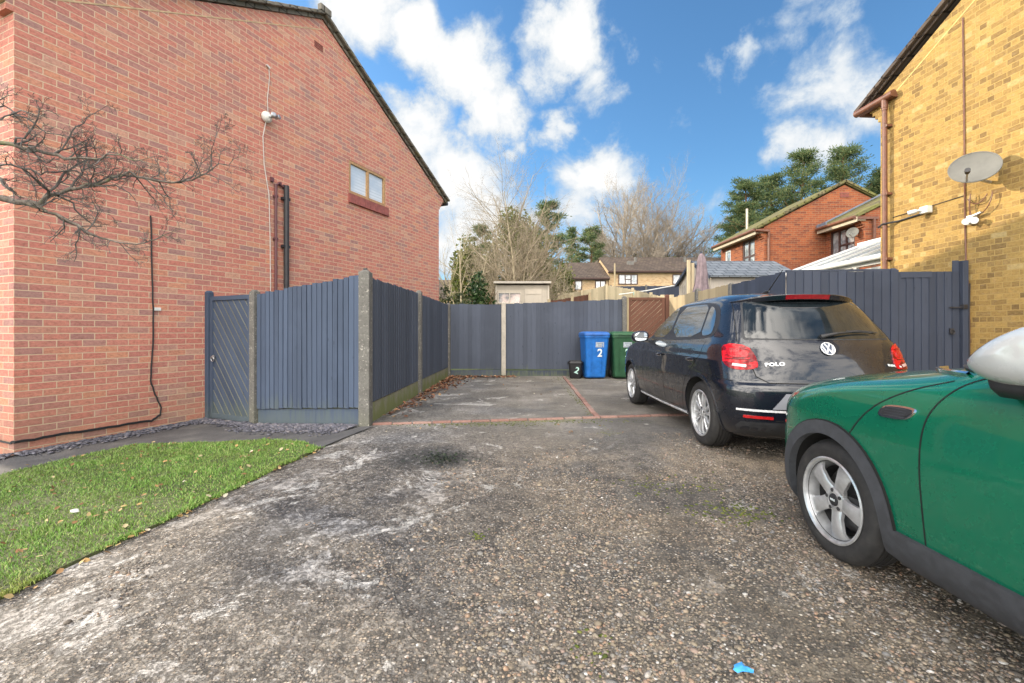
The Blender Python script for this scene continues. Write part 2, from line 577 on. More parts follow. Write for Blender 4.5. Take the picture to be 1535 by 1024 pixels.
    col = t.mix(t.math('MULTIPLY', wet, .8), col, (.035, .037, .038))
    crack = t.n('ShaderNodeTexVoronoi', {'Vector': t.vmath('ADD', W, t.vmath('MULTIPLY', t.noise(W, 2.2, 5, .6, out=1), (.35, .35, 0))), 'Scale': .55}, out=0, feature='DISTANCE_TO_EDGE')
    ck = t.math('MULTIPLY', t.sstep(crack, .0035, .0005), t.math('MULTIPLY', t.sstep(x, .3, -.5), t.sstep(n3, .46, .54)))
    col = t.mix(t.math('MULTIPLY', ck, .5), col, (.05, .046, .04))
    flake = t.noise(t.vmath('ADD', W, t.vmath('MULTIPLY', t.noise(W, 9, 3, .6, out=1), (.10, .10, 0))), 34, 9, .78)
    pit = t.math('MULTIPLY', t.sstep(flake, .50, .57), t.math('ADD', .35, t.math('MULTIPLY', left, .5)))
    col = t.mix(t.math('MULTIPLY', pit, .62), col, t.mix(.25, (.05, .048, .05), col))
    col = t.mix(t.math('MULTIPLY', t.sstep(flake, .44, .36), t.math('MULTIPLY', left, .5)), col, (.46, .45, .45))
    col = t.vmath('MULTIPLY', col, t.mix(left, (1.10, 1.065, 1.015), (1.16, 1.15, 1.15)))
    nearm = t.math('SUBTRACT', 1.0, t.math('MULTIPLY', far, .75))
    h = t.math('MULTIPLY', t.math('MULTIPLY', pm, t.math('SUBTRACT', 1.0, t.math('MULTIPLY', skin, .9))), nearm)
    h = t.math('ADD', h, t.math('SUBTRACT', t.math('MULTIPLY', skin, .5), pit))
    h = t.math('SUBTRACT', h, t.math('MULTIPLY', ck, 1.0))
    h = t.math('ADD', h, t.math('MULTIPLY', t.noise(W, 60, 4, .65), .8))
    rough = t.n('ShaderNodeMapRange', {0: t.math('ADD', dk, wet), 1: 0.0, 2: 1.5, 3: .82, 4: .5})
    return t.finish(col, rough, t.bump(h, .9, .012), Specular_IOR_Level=.35)


DRIVE = driveway_mat()


def island_ramp(name, stops, rough=.7, noise_amt=.3, scale=60, spec=.3, **ex):
    t = NT(name)
    c = t.ramp(t.island(), stops)
    nz = t.noise(t.coord(), scale, 3, .6)
    c = t.mix(t.math('MULTIPLY', t.sstep(nz, .4, .7), noise_amt), c, t.mix(.55, c, (.05, .045, .04)))
    return t.finish(c, rough, None, Specular_IOR_Level=spec, **ex)


PEBBLE = island_ramp('flint_and_quartz_pebbles', [(0, (.08, .07, .062)), (.12, (.15, .125, .10)), (.28, (.235, .19, .135)), (.42, (.155, .152, .152)), (.55, (.275, .225, .16)), (.66, (.215, .205, .19)), (.75, (.285, .18, .12)),
                                                  (.84, (.33, .275, .205)), (.91, (.26, .19, .155)), (.965, (.38, .35, .315)), (1, (.52, .50, .47))], .65, .5)
SLATECHIP = island_ramp('slate_chippings', [(0, (.05, .052, .065)), (.5, (.10, .10, .125)), (.85, (.15, .15, .18)), (1, (.22, .2, .2))], .6)
LEAF = island_ramp('fallen_leaves', [(0, (.10, .045, .025)), (.4, (.20, .08, .045)), (.7, (.30, .14, .075)), (.9, (.33, .22, .12)), (1, (.40, .30, .17))], .7)
LEAF_LAWN = island_ramp('scattered_leaves', [(0, (.14, .07, .03)), (.4, (.28, .16, .07)), (.7, (.40, .26, .10)), (.9, (.36, .3, .16)), (1, (.55, .5, .4))], .7)


def asphalt_mat():
    t = NT('worn_path_asphalt')
    W = t.world_pos()
    n = t.noise(W, 3, 6, .65)
    c = t.ramp(n, [(.3, (.042, .042, .046)), (.55, (.08, .08, .082)), (.8, (.14, .135, .125))])
    c = t.mix(t.math('MULTIPLY', t.sstep(t.noise(W, 130, 2, .6), .5, .7), .5), c, (.17, .165, .155))
    c = t.mix(t.math('MULTIPLY', t.sstep(t.noise(W, 5, 6, .7), .6, .72), .5), c, (.08, .085, .04))
    return t.finish(c, .8, t.bump(t.noise(W, 90, 3, .6), .6, .006))


ASPHALT = asphalt_mat()


def soil_mat():
    t = NT('lawn_soil_and_thatch')
    W = t.world_pos()
    c = t.ramp(t.noise(W, 14, 6, .65), [(.3, (.035, .04, .018)), (.55, (.075, .09, .03)), (.8, (.11, .10, .05))])
    return t.finish(c, .9, t.bump(t.noise(W, 40, 4, .6), .8, .02))


SOIL = soil_mat()


def ground_mat():
    t = NT('garden_ground')
    W = t.world_pos()
    c = t.ramp(t.noise(W, .6, 8, .65), [(.3, (.05, .075, .025)), (.55, (.085, .115, .04)), (.8, (.13, .12, .07))])
    return t.finish(c, .9, t.bump(t.noise(W, 6, 4, .6), .5, .05))


GROUND = ground_mat()


def grass_mat():
    t = NT('lawn_grass_blades')
    W = t.world_pos()
    x, y, z = t.xyz(W)[0:3]
    c = t.ramp(t.island(), [(0, (.07, .17, .025)), (.3, (.125, .265, .04)), (.6, (.185, .335, .06)), (.85, (.27, .38, .10)), (1, (.42, .38, .18))])
    patch = t.sstep(t.noise(W, 2.3, 5, .6), .42, .66)
    c = t.mix(t.math('MULTIPLY', patch, .55), c, (.17, .24, .05))
    bare = t.sstep(t.noise(t.vmath('ADD', W, (5, 2, 0)), 3.4, 6, .7), .58, .70)
    c = t.mix(t.math('MULTIPLY', bare, .22), c, (.26, .23, .09))
    dy = t.sstep(t.math('ADD', y, t.math('MULTIPLY', t.noise(W, 5, 4, .6), .7)), 2.75, 2.2)
    c = t.mix(t.math('MULTIPLY', t.math('MULTIPLY', dy, t.sstep(x, -3.2, -2.3)), .8), c, (.27, .22, .05))
    return t.finish(c, .55, None, Specular_IOR_Level=.35, Subsurface_Weight=0.0)


GRASS = grass_mat()


def bark_mat(name, c1, c2, scale=12, lichen=None):
    t = NT(name)
    P = t.coord()
    n = t.noise(t.scalev(P, 1, 1, .35), scale, 5, .65)
    c = t.mix(t.sstep(n, .35, .65), c1, c2)
    if lichen:
        c = t.mix(t.math('MULTIPLY', t.sstep(t.noise(P, 9, 5, .65), .5, .66), .8), c, lichen)
    return t.finish(c, .9, t.bump(n, .6, .01), Specular_IOR_Level=.15)


BARK_GNARL = bark_mat('gnarled_grey_bark', (.10, .085, .075), (.22, .19, .16), 30, (.20, .21, .11))
TWIG_GNARL = bark_mat('grey_brown_twigs', (.078, .072, .070), (.165, .152, .142), 20)
BARK_PALE = bark_mat('pale_sunlit_bark', (.30, .25, .16), (.50, .43, .30), 6)
BARK_BEECH = bark_mat('beech_bark', (.27, .215, .155), (.44, .36, .26), 4)
TWIG_PALE = bark_mat('pale_garden_twigs', (.24, .195, .135), (.40, .34, .25), 6)
TWIG_BEECH = bark_mat('beech_twigs', (.22, .185, .145), (.38, .325, .26), 4)
BARK_PINE = bark_mat('pine_bark', (.13, .08, .05), (.27, .16, .09), 4)


def foliage_mat(name, stops, rough=.6, trans=.25):
    t = NT(name)
    c = t.ramp(t.island(), stops)
    big = t.noise(t.coord(), .8, 3, .6)
    c = t.mix(t.math('MULTIPLY', t.sstep(big, .4, .65), .5), c, t.mix(.6, c, stops[0][1]))
    d = t.n('ShaderNodeBsdfPrincipled', {'Base Color': c, 'Roughness': rough, 'Specular IOR Level': .25})
    tr = t.n('ShaderNodeBsdfTranslucent', {'Color': c})
    mx = t.n('ShaderNodeMixShader', {0: trans, 1: d, 2: tr})
    o = t.t.nodes.new('ShaderNodeOutputMaterial')
    t.t.links.new(mx, o.inputs[0])
    return t.m


PINE = foliage_mat('pine_needles', [(0, (.055, .10, .055)), (.4, (.115, .175, .075)), (.75, (.19, .23, .09)), (1, (.28, .28, .12))], .6, .45)
OLIVE = foliage_mat('olive_evergreen_leaves', [(0, (.05, .075, .016)), (.5, (.13, .16, .034)), (.85, (.21, .22, .055)), (1, (.28, .27, .09))], .6, .4)
LAUREL = foliage_mat('laurel_leaves', [(0, (.015, .035, .012)), (.5, (.035, .075, .022)), (.85, (.06, .11, .035)), (1, (.16, .21, .09))], .35, .15)
IVY = foliage_mat('dark_shrub_leaves', [(0, (.03, .045, .02)), (.5, (.065, .085, .035)), (1, (.13, .14, .07))], .5)
WEED = foliage_mat('weed_leaves', [(0, (.025, .035, .028)), (1, (.075, .095, .06))])

# paints, metals, plastics
def carpaint(name, col, flake=.0, coat=1.0, dust=.12, ior=1.7, cr0=.008):
    t = NT(name)
    P = t.coord()
    nz = t.noise(P, 3.5, 5, .6)
    c = t.mix(t.sstep(nz, .35, .75), col, tuple(k * 1.05 for k in col))
    z = t.xyz(P)[2]
    low = t.sstep(t.math('ADD', z, t.math('MULTIPLY', nz, .3)), .55, .25)
    c = t.mix(t.math('MULTIPLY', low, dust), c, (.16, .14, .12))
    r = t.n('ShaderNodeMapRange', {0: t.noise(P, 9, 5, .65), 1: .35, 2: .75, 3: .22, 4: .36})
    r = t.math('ADD', r, t.math('MULTIPLY', low, .3))
    cr = t.n('ShaderNodeMapRange', {0: nz, 1: .35, 2: .75, 3: cr0, 4: cr0 + .022})
    return t.finish(c, r, None, Metallic=flake, Coat_Weight=coat, Coat_Roughness=cr, Coat_IOR=ior, Specular_IOR_Level=.35)


PAINT_BLACK = carpaint('black_blue_car_paint', (.005, .007, .013), .0, dust=.07, ior=1.48)
PAINT_GREEN = carpaint('racing_green_car_paint', (.003, .185, .098), .45, dust=.02, ior=1.5, cr0=.02)
PAINT_WHITE = carpaint('white_mirror_paint', (.47, .485, .48), .0, 1.0, .08)
CAR_GLASS = plain('tinted_car_glass', (.010, .014, .017), .03, 0, .3, 5, Coat_Weight=.5, Coat_Roughness=.01, Specular_IOR_Level=.5)
SIDE_GLASS = plain('side_car_glass', (.014, .018, .02), .03, 0, .3, 5, Coat_Weight=1.0, Coat_IOR=1.9, Coat_Roughness=.01, Specular_IOR_Level=.5)
TRIM = plain('black_plastic_trim', (.022, .023, .026), .5, 0, .25, 20, .25)
CLAD = plain('grey_textured_cladding', (.050, .053, .060), .62, 0, .2, 25, .3)
DARK = plain('wheel_well_dark', (.010, .010, .010), .9)
GAP = plain('shut_line', (.004, .004, .004), .9)
CHROME = plain('chrome', (.75, .76, .78), .12, 1.0, .1, 12)
ALLOY = plain('alloy_wheel_silver', (.56, .57, .58), .34, .65, .14, 20)
ALLOY_DK = plain('brake_and_hub_dark', (.05, .05, .052), .55, .3, .3, 20)
def tyre_mat():
    t = NT('tyre_rubber')
    P = t.coord()
    n = t.noise(P, 18, 5, .65)
    c = t.ramp(n, [(.3, (.014, .014, .015)), (.6, (.03, .029, .028)), (.85, (.065, .06, .055))])
    return t.finish(c, .72, t.bump(t.noise(P, 120, 3, .6), .3, .002))


RUBBER = tyre_mat()
def tail_mat():
    t = NT('red_tail_lamp')
    P = t.coord()
    x, y, z = t.xyz(P)[0:3]
    w = t.math('FRACT', t.math('MULTIPLY', z, 18.0))
    rid = t.sstep(t.math('ABSOLUTE', t.math('SUBTRACT', w, .5)), .42, .5)
    b = t.sstep(t.noise(t.scalev(P, 11, 11, 26), 1.0, 2, .5), .45, .55)
    c = t.mix(b, (.14, .001, .003), (.44, .006, .010))
    c = t.mix(t.math('MULTIPLY', rid, .5), c, (.22, .0, .004))
    return t.finish(c, .10, None, Specular_IOR_Level=.35)


TAIL = tail_mat()
REDREF = plain('red_reflector', (.42, .012, .014), .2, 0, .2, 40, Coat_Weight=1.0)
LAMPW = plain('clear_lamp', (.6, .42, .42), .15, .2, .2, 30)
MIRRORG = plain('mirror_glass', (.72, .76, .78), .03, 1.0, .05, 3)
PLATE = plain('blank_number_plate', (.22, .23, .26), .4, 0, .08, 6)
WHITEP = plain('white_plastic', (.70, .70, .67), .45, 0, .08, 15)
UPVC = plain('white_upvc', (.78, .78, .76), .35, 0, .05, 6)
OAK = plain('oak_effect_frame', (.40, .24, .11), .5, 0, .25, 30)
PIPE_BLK = plain('black_drainpipe', (.028, .027, .03), .5, 0, .25, 15)
PIPE_BRN = plain('brown_drainpipe', (.16, .065, .038), .45, 0, .2, 10)
CABLE_W = plain('pale_cable', (.55, .50, .46), .6)
CABLE_B = plain('black_cable', (.02, .02, .022), .6)
GALV = plain('galvanised_steel', (.45, .46, .47), .4, .8, .2, 25)
DISH = plain('grey_satellite_dish', (.155, .152, .135), .6, 0, .1, 8)
BIN_BLUE = plain('blue_bin_plastic', (.012, .14, .48), .48, 0, .15, 9, .1)
BIN_BLUE_LID = plain('blue_bin_lid_plastic', (.03, .13, .42), .5, 0, .15, 9, .1)
BIN_GREEN = plain('green_bin_plastic', (.018, .078, .034), .5, 0, .18, 9, .1)
BIN_GREEN_LID = plain('green_bin_lid_plastic', (.028, .105, .045), .5, 0, .18, 9, .1)
CADDY = plain('black_caddy_plastic', (.014, .014, .016), .5, 0, .2, 9, .1)
STICK = plain('white_sticker', (.66, .72, .72), .6, 0, .12, 40)
STICK_MINT = plain('pale_mint_sticker', (.45, .68, .62), .6, 0, .15, 40)
STICK_GREY = plain('pale_sticker', (.45, .50, .55), .6, 0, .25, 90)
STICK_LINE = plain('sticker_print', (.16, .2, .26), .6)
EDGE = island_ramp('red_edging_brick', [(0, (.20, .12, .10)), (.4, (.28, .155, .125)), (.8, (.32, .20, .165)), (1, (.27, .21, .18))], .85, .55, 30)
FABRIC = plain('mauve_parasol_fabric', (.20, .155, .17), .9, 0, .2, 9)
DARKFRAME = plain('dark_brown_frame', (.07, .035, .03), .5)
LEAD = plain('lead_flashing', (.17, .20, .25), .55, 0, .2, 6)
REDTILE = plain('dark_red_clay_tile', (.25, .075, .062), .7, 0, .2, 12)
BLUELIT = plain('blue_litter', (.06, .33, .75), .4, 0, .2, 60)
BLIND = None
def blind_mat():
    t = NT('window_blind_behind_glass')
    P = t.coord()
    z = t.xyz(P)[2]
    w = t.math('FRACT', t.math('MULTIPLY', z, 16.0))
    c = t.mix(t.sstep(w, .0, .35), (.42, .46, .50), (.62, .66, .70))
    c = t.mix(t.sstep(t.noise(P, 2.2, 3, .5), .4, .65), c, (.45, .52, .60))
    return t.finish(c, .35, None, Coat_Weight=1.0, Coat_Roughness=.01)


BLIND = blind_mat()
def pane_mat(name, a, b):
    t = NT(name)
    P = t.coord()
    c = t.mix(t.sstep(t.noise(P, 3.0, 4, .6), .4, .6), a, b)
    return t.finish(c, .05, None, Coat_Weight=1.0, Coat_Roughness=.01, Specular_IOR_Level=.8)


PANE = pane_mat('window_glass', (.03, .035, .04), (.16, .18, .20))
PANE_LT = pane_mat('net_curtain_window', (.22, .24, .26), (.48, .50, .50))
PANE_SHED = pane_mat('shed_window_glass', (.04, .03, .03), (.40, .27, .22))
POLY = plain('opal_polycarbonate', (.20, .23, .235), .25, 0, .06, 4)
# ------------------------------------------------------------------ camera
CAM_H = 1.07
cam_d = bpy.data.cameras.new("camera")
cam = bpy.data.objects.new("camera", cam_d)
COL.objects.link(cam)
cam.location = (0, 0, CAM_H)
cam.rotation_euler = (R(90), 0, 0)
cam_d.sensor_width = 36
cam_d.lens = 36 * 682 / 1535
cam_d.shift_y = -15 / 1535
cam_d.clip_start = .05
cam_d.clip_end = 3000
scene.camera = cam

# ------------------------------------------------------------------ light
SUN_L = Vector((1, -.45, -.38)).normalized()          # the way the sunlight travels
sd = bpy.data.lights.new("sun", 'SUN')
sun = bpy.data.objects.new("sun", sd)
COL.objects.link(sun)
sd.energy = 5.0
sd.angle = R(.55)
sd.color = (1, .86, .66)
sun.rotation_euler = SUN_L.to_track_quat('-Z', 'Y').to_euler()
to_sun = -SUN_L
SUN_EL = math.asin(to_sun.z)
SUN_ROT = math.atan2(to_sun.x, to_sun.y)


def make_world():
    t = NT("World", world=True)
    scene.world = t.m
    sky = t.n('ShaderNodeTexSky', {}, sky_type='NISHITA', sun_disc=False, sun_elevation=SUN_EL, sun_rotation=SUN_ROT,
              air_density=1.0, dust_density=.6, ozone_density=1.6, altitude=60)
    D = t.coord('Generated')
    x, y, z = t.xyz(D)[0:3]
    # cloud field: drifting noise on a flat layer plus a few large cumulus masses
    zz = t.math('ADD', t.math('MAXIMUM', z, 0.0), .22)
    flat = t.comb(t.math('DIVIDE', x, zz), t.math('DIVIDE', y, zz), z)
    n1 = t.noise(flat, 1.5, 9, .60, dist=.25)
    n2 = t.noise(t.vmath('ADD', D, (3.3, 1.7, .4)), 7.5, 9, .62, dist=.35)
    nz = t.math('ADD', t.math('MULTIPLY', n1, .35), t.math('MULTIPLY', n2, .65))
    blobs = [(545, 12, 62, 1.0), (505, 30, 40, .6), (650, 70, 52, 1.0), (700, 110, 58, 1.1), (735, 172, 52, 1.15), (665, 190, 40, .7), (625, 75, 28, .7), (848, 62, 52, 1.05), (815, 105, 42, .85), (800, 85, 38, .7),
             (885, 145, 38, .72), (925, 150, 26, .5), (630, 225, 66, 1.15), (690, 270, 70, 1.25), (620, 190, 40, 1.0), (600, 160, 34, .8), (845, 190, 30, .85), (815, 200, 22, .6), (905, 255, 44, 1.05), (940, 268, 40, .85), (855, 300, 58, .75), (780, 232, 30, .75),
             (720, 330, 95, 1.0), (870, 345, 90, .6), (960, 300, 40, .5), (1145, 72, 34, .66), (1255, 130, 62, .72), (1285, 175, 50, .72), (1195, 215, 40, .70), (1250, 215, 52, .76), (1210, 22, 50, .7), (985, 85, 26, .56), (960, 70, 22, .45),
             (1090, 300, 34, .5), (1025, 172, 22, .4), (1065, 108, 24, .4)]
    acc = None
    w1 = t.vmath('MULTIPLY', t.vmath('SUBTRACT', t.noise(D, 4.0, 3, .6, out=1), (.5, .5, .5)), (.13, .13, .10))
    w2 = t.vmath('MULTIPLY', t.vmath('SUBTRACT', t.noise(D, 15.0, 5, .65, out=1), (.5, .5, .5)), (.10, .10, .085))
    DW = t.vmath('ADD', D, t.vmath('ADD', w1, w2))
    for px, py, r, a in blobs:
        c = Vector(((px - 767.5) / 682, 1, (497 - py) / 682))
        k = (r / 682) * (1 / c.length)
        c.normalize()
        d = t.vmath('DISTANCE', DW, tuple(c), out=1)
        g = t.math('MULTIPLY', t.n('ShaderNodeMapRange', {0: d, 1: k * 1.95, 2: 0.0, 3: 0.0, 4: 1.0}, interpolation_type='SMOOTHSTEP'), a)
        acc = g if acc is None else t.math('MAXIMUM', acc, g)
    # unseen sky behind the camera and overhead: overbright cloud added to light the shade
    back = t.sstep(y, -.02, -.5)
    dens = t.math('ADD', t.math('MULTIPLY', t.math('SUBTRACT', nz, .5), 2.75), t.math('SUBTRACT', t.math('MULTIPLY', acc, 1.0), .47))
    dens = t.math('ADD', dens, t.math('MULTIPLY', back, .60))
    side = t.math('MULTIPLY', t.sstep(t.math('ABSOLUTE', x), .70, .95), .30)
    dens = t.math('ADD', dens, side)
    over = t.math('MULTIPLY', t.sstep(z, .62, .85), .35)
    dens = t.math('ADD', dens, over)
    m = t.sstep(dens, -.16, .34)
    core = t.sstep(dens, .02, .62)
    ccol = t.mix(core, (4.2, 4.9, 5.6), (7.2, 7.1, 6.9))
    sector = t.math('MULTIPLY', t.sstep(x, .10, .50), t.sstep(y, .1, -.15))
    lit = t.math('MULTIPLY', t.math('MAXIMUM', back, t.sstep(z, .66, .9)), t.math('SUBTRACT', 1.0, t.math('MULTIPLY', sector, .62)))
    ccol = t.mix(lit, ccol, (59.0, 55.2, 50.4))
    haze = t.sstep(z, .34, .0)
    blue = t.vmath('MULTIPLY', sky, SKY_TINT)
    blue = t.mix(t.math('MULTIPLY', haze, .60), blue, (2.3, 3.9, 5.6))
    col = t.mix(t.math('MULTIPLY', m, .96), blue, ccol)
    bg = t.n('ShaderNodeBackground', {'Color': col, 'Strength': .15})
    o = t.t.nodes.new('ShaderNodeOutputWorld')
    t.t.links.new(bg, o.inputs[0])


SKY_TINT = (.86, 1.32, 1.62)
make_world()
scene.view_settings.view_transform = 'Standard'
scene.view_settings.look = 'None'
scene.view_settings.exposure = 0
scene.view_settings.gamma = 1
scene.cycles.use_denoising = True
scene.cycles.max_bounces = 8
scene.cycles.transparent_max_bounces = 8

# ------------------------------------------------------------------ ground
def build_ground():
    def h(x, y):
        k = max(0.0, min(1.0, (y - 11.2) / 1.5))
        near = gz(x, y) - .04
        far = .12 + .018 * max(0.0, min(30, y - 14))
        base = near * (1 - k) + far * k
        d = math.hypot(x, y - 5)
        if x < -6.5 or y < -4 or x > 7: base = min(base, -.06) if y < 11 else base
        return base
    xs = [-400, -150, -60, -30, -18, -12] + [v * .75 for v in range(-12, 22)] + [18, 24, 32, 45, 70, 150, 400]
    ys = [-300, -100, -40, -15, -8] + [v * .75 for v in range(-5, 34)] + [28, 32, 36, 42, 50, 60, 80, 150, 700]
    vs = [(x, y, h(x, y)) for y in ys for x in xs]
    n = len(xs)
    fs = [(j * n + i, j * n + i + 1, (j + 1) * n + i + 1, (j + 1) * n + i) for j in range(len(ys) - 1) for i in range(n - 1)]
    o = MB().add(vs, fs).build('ground', GROUND, smooth=60, fix=False)
    tag(o, kind='structure')


build_ground()
DRIVE_EDGE = [(-3.45, -2.0), (-2.92, 0.0), (-2.36, 2.05), (-2.06, 3.1), (-1.77, 4.17)]
tag(sheet('driveway', [(-7.2, -4), (6.9, -4), (6.9, 6.9), (4.1, 6.9), (3.95, 11.0), (-1.7, 11.0), (-1.72, 6.0), (-3.3, 6.4), (-5.2, 7.2), (-7.2, 7.0)], DRIVE, .45), kind='structure')
def ragged(pts, step=.07, amp=.028):
    out = []
    for (x0, y0), (x1, y1) in zip(pts, pts[1:]):
        n = max(1, int(math.hypot(x1 - x0, y1 - y0) / step))
        for k in range(n):
            x, y = x0 + (x1 - x0) * k / n, y0 + (y1 - y0) * k / n
            q = noise.noise((x * 3, y * 3, 1)) * amp * 1.4 + noise.noise((x * 11, y * 11, 4)) * amp
            out.append((x + q, y + q * .3))
    return out + [pts[-1]]


DRIVE_EDGE = ragged(DRIVE_EDGE)
LAWN = DRIVE_EDGE + [(-2.05, 4.50), (-2.64, 4.86), (-3.4, 5.02), (-4.15, 5.02), (-4.32, 4.6), (-4.52, 3.97), (-5.3, 2.4), (-6.1, .4), (-6.8, -2.0)]
path_out = [(-1.77, 4.19), (-1.55, 5.1), (-1.74, 5.19), (-3.42, 6.05), (-4.36, 6.55), (-5.16, 4.68), (-6.6, 4.2), (-7.1, -1.8), (-6.7, -1.9), (-6.0, .45), (-5.25, 2.45), (-4.5, 4.0), (-4.12, 5.0), (-2.62, 4.84), (-2.03, 4.48)]
sheet('path', path_out, ASPHALT, .3, .008)
sheet('lawn', LAWN, SOIL, .3, .018, skirt=.06)


def grass():
    rng = np.random.default_rng(3)
    poly = LAWN
    P = []
    lo = np.array(poly).min(0); hi = np.array(poly).max(0)
    lo[1] = max(lo[1], .8); lo[0] = -5.4
    while len(P) < 112000:
        c = rng.uniform(lo, hi, (40000, 2))
        for x, y in c:
            if len(P) >= 112000: break
            if noise.noise((x * 2.1, y * 2.1, 3)) + rng.random() * 1.1 < .0: continue
            if inside((x, y), poly): P.append((x, y))
    # ragged tufts hanging over the edge
    E = [np.array(p) for p in DRIVE_EDGE[1:]]
    for a, b in zip(E[:-1], E[1:]):
        if noise.noise((a[0] * 5, a[1] * 5, 2)) < -.15: continue
        for k in range(int(np.linalg.norm(b - a) * 1800)):
            q = a + (b - a) * rng.random()
            P.append((q[0] + rng.normal(-.008, .022), q[1]))
    P = np.array(P)
    n = len(P)
    z = np.array([gz(x, y) for x, y in P]) + .014
    cl = np.array([noise.noise((x * 6, y * 6, 0)) for x, y in P])
    hgt = rng.uniform(.010, .027, n) * (1 + .6 * cl)
    tuft = np.array([noise.noise((x * 2.3, y * 2.3, 9)) for x, y in P])
    hgt *= np.where(rng.random(n) < .03, 1.7, 1) * np.clip(.95 + .5 * tuft, .75, 1.5)
    ang = rng.uniform(0, 2 * np.pi, n)
    lean = rng.uniform(.2, 1.0, n)
    la = rng.uniform(0, 2 * np.pi, n)
    w = rng.uniform(.0014, .0028, n)
    base = np.stack([P[:, 0], P[:, 1], z], 1)
    sx = np.stack([np.cos(ang) * w, np.sin(ang) * w, np.zeros(n)], 1)
    ld = np.stack([np.cos(la), np.sin(la), np.zeros(n)], 1)
    up = np.array([0, 0, 1.0])
    mid = base + ld * (hgt * lean * .3)[:, None] + up * (hgt * .6)[:, None]
    tip = base + ld * (hgt * lean)[:, None] + up * (hgt)[:, None]
    V = np.stack([base - sx, base + sx, mid - sx * .8, mid + sx * .8, tip - sx * .1, tip + sx * .1], 1).reshape(-1, 3)
    i = np.arange(n) * 6
    F = np.concatenate([np.stack([i, i + 1, i + 3, i + 2], 1), np.stack([i + 2, i + 3, i + 5, i + 4], 1)])
    tag(link_mesh('grass', np_mesh('grass', V, F), GRASS), 'short green lawn grass beside the concrete drive', kind='stuff')


grass()


def pebble_field(name, centers, sizes, mat, seed, flat=.55):
    """many small rounded stones"""
    rng = np.random.default_rng(seed)
    bm = bmesh.new()
    bmesh.ops.create_icosphere(bm, subdivisions=1, radius=1)
    bv = np.array([v.co[:] for v in bm.verts]); bf = np.array([[v.index for v in f.verts] for f in bm.faces])
    bm.free()
    n = len(centers)
    nb = len(bv)
    ang = rng.uniform(0, 2 * np.pi, n)
    ca, sa = np.cos(ang), np.sin(ang)
    sc = np.stack([sizes * rng.uniform(.8, 1.35, n), sizes * rng.uniform(.65, 1.0, n), sizes * flat * rng.uniform(.7, 1.2, n)], 1)
    jit = 1 + rng.uniform(-.16, .16, (n, nb, 1))
    p = bv[None] * jit * sc[:, None]
    q = np.stack([p[..., 0] * ca[:, None] - p[..., 1] * sa[:, None], p[..., 0] * sa[:, None] + p[..., 1] * ca[:, None], p[..., 2]], 2)
    q = q + np.asarray(centers)[:, None]
    F = (bf[None] + (np.arange(n) * nb)[:, None, None]).reshape(-1, 3)
    me = np_mesh(name, q.reshape(-1, 3), F)
    me.shade_smooth()
    return link_mesh(name, me, mat)


def stones():
    rng = np.random.default_rng(11)
    C, S = [], []
    while len(C) < 46000:
        y = .95 + 3.9 * rng.random() ** 1.25
        x = rng.uniform(-1.15 * y - .2, 1.05 * y + .2)
        if x < -2.40 + .28 * (y - 1.9) + .3 or x > 4.6: continue
        k = noise.fractal((x * 1.5, y * 1.5, 5.0), 1.0, 2.0, 5)
        right = min(1, max(0, (x + .75) / .9))
        if 1.5 * k + rng.normal(0, .22) + (right - .66) * 1.15 - max(0, y - 2.7) * .42 < -.02: continue
        s = rng.lognormal(math.log(.0056), .42)
        s = min(s, .019)
        C.append((x, y, gz(x, y) + s * rng.uniform(-.48, .10))); S.append(s)
    o = pebble_field('gravel', np.array(C), np.array(S), PEBBLE, 5)
    tag(o, 'rounded flint pebbles exposed in the worn concrete drive', kind='stuff')


stones()


def slate_strip():
    rng = np.random.default_rng(21)
    C, S = [], []
    A, B = np.array([-5.12, 4.675]), np.array([-4.34, 6.50])
    segs = [(np.array([-6.4, 4.02]), A, .20, 1700), (A, B, .20, 2600), (np.array([-4.3, 6.42]), np.array([-3.42, 5.98]), .16, 1100), (np.array([-3.4, 5.97]), np.array([-1.72, 5.10]), .30, 3600)]
    for a, b, w, n in segs:
        d = (b - a) / np.linalg.norm(b - a)
        nrm = np.array([d[1], -d[0]])
        for k in range(n):
            off = abs(rng.normal(0, .5)) * w
            p = a + (b - a) * rng.random() + nrm * min(off, w * 1.5)
            s = rng.lognormal(math.log(.013), .4)
            C.append((p[0], p[1], gz(p[0], p[1]) + .012 + s * .25 + max(0, .02 - off * .1))); S.append(min(s, .035))
    o = pebble_field('slate_chippings', np.array(C), np.array(S), SLATECHIP, 6, .28)
    tag(o, 'strip of blue grey slate chippings along the house wall', kind='stuff')


slate_strip()


def leaf_mesh(name, pts, mat, seed, size=(.018, .04), lift=.012):
    rng = np.random.default_rng(seed)
    V, F = [], []
    for (x, y, z) in pts:
        s = rng.uniform(*size)
        w = s * rng.uniform(.45, .75)
        a = rng.uniform(0, 2 * np.pi)
        t1, t2 = rng.normal(0, .35, 2)
        curl = rng.uniform(.1, .5) * s
        loc = [(-s, 0, 0), (-s * .4, -w, curl * .6), (s * .4, -w * .8, curl * .6), (s, 0, curl * .3), (s * .4, w * .8, curl * .7), (-s * .4, w, curl * .5), (0, 0, 0)]
        m = Matrix.Translation((x, y, z + lift * rng.uniform(.3, 1.3))) @ Matrix.Rotation(a, 4, 'Z') @ Matrix.Rotation(t1, 4, 'X') @ Matrix.Rotation(t2, 4, 'Y')
        o = len(V)
        V += [tuple(m @ Vector(p)) for p in loc]
        F += [(o + i, o + (i + 1) % 6, o + 6) for i in range(6)]
    me = np_mesh(name, np.array(V), np.array(F))
    return link_mesh(name, me, mat)


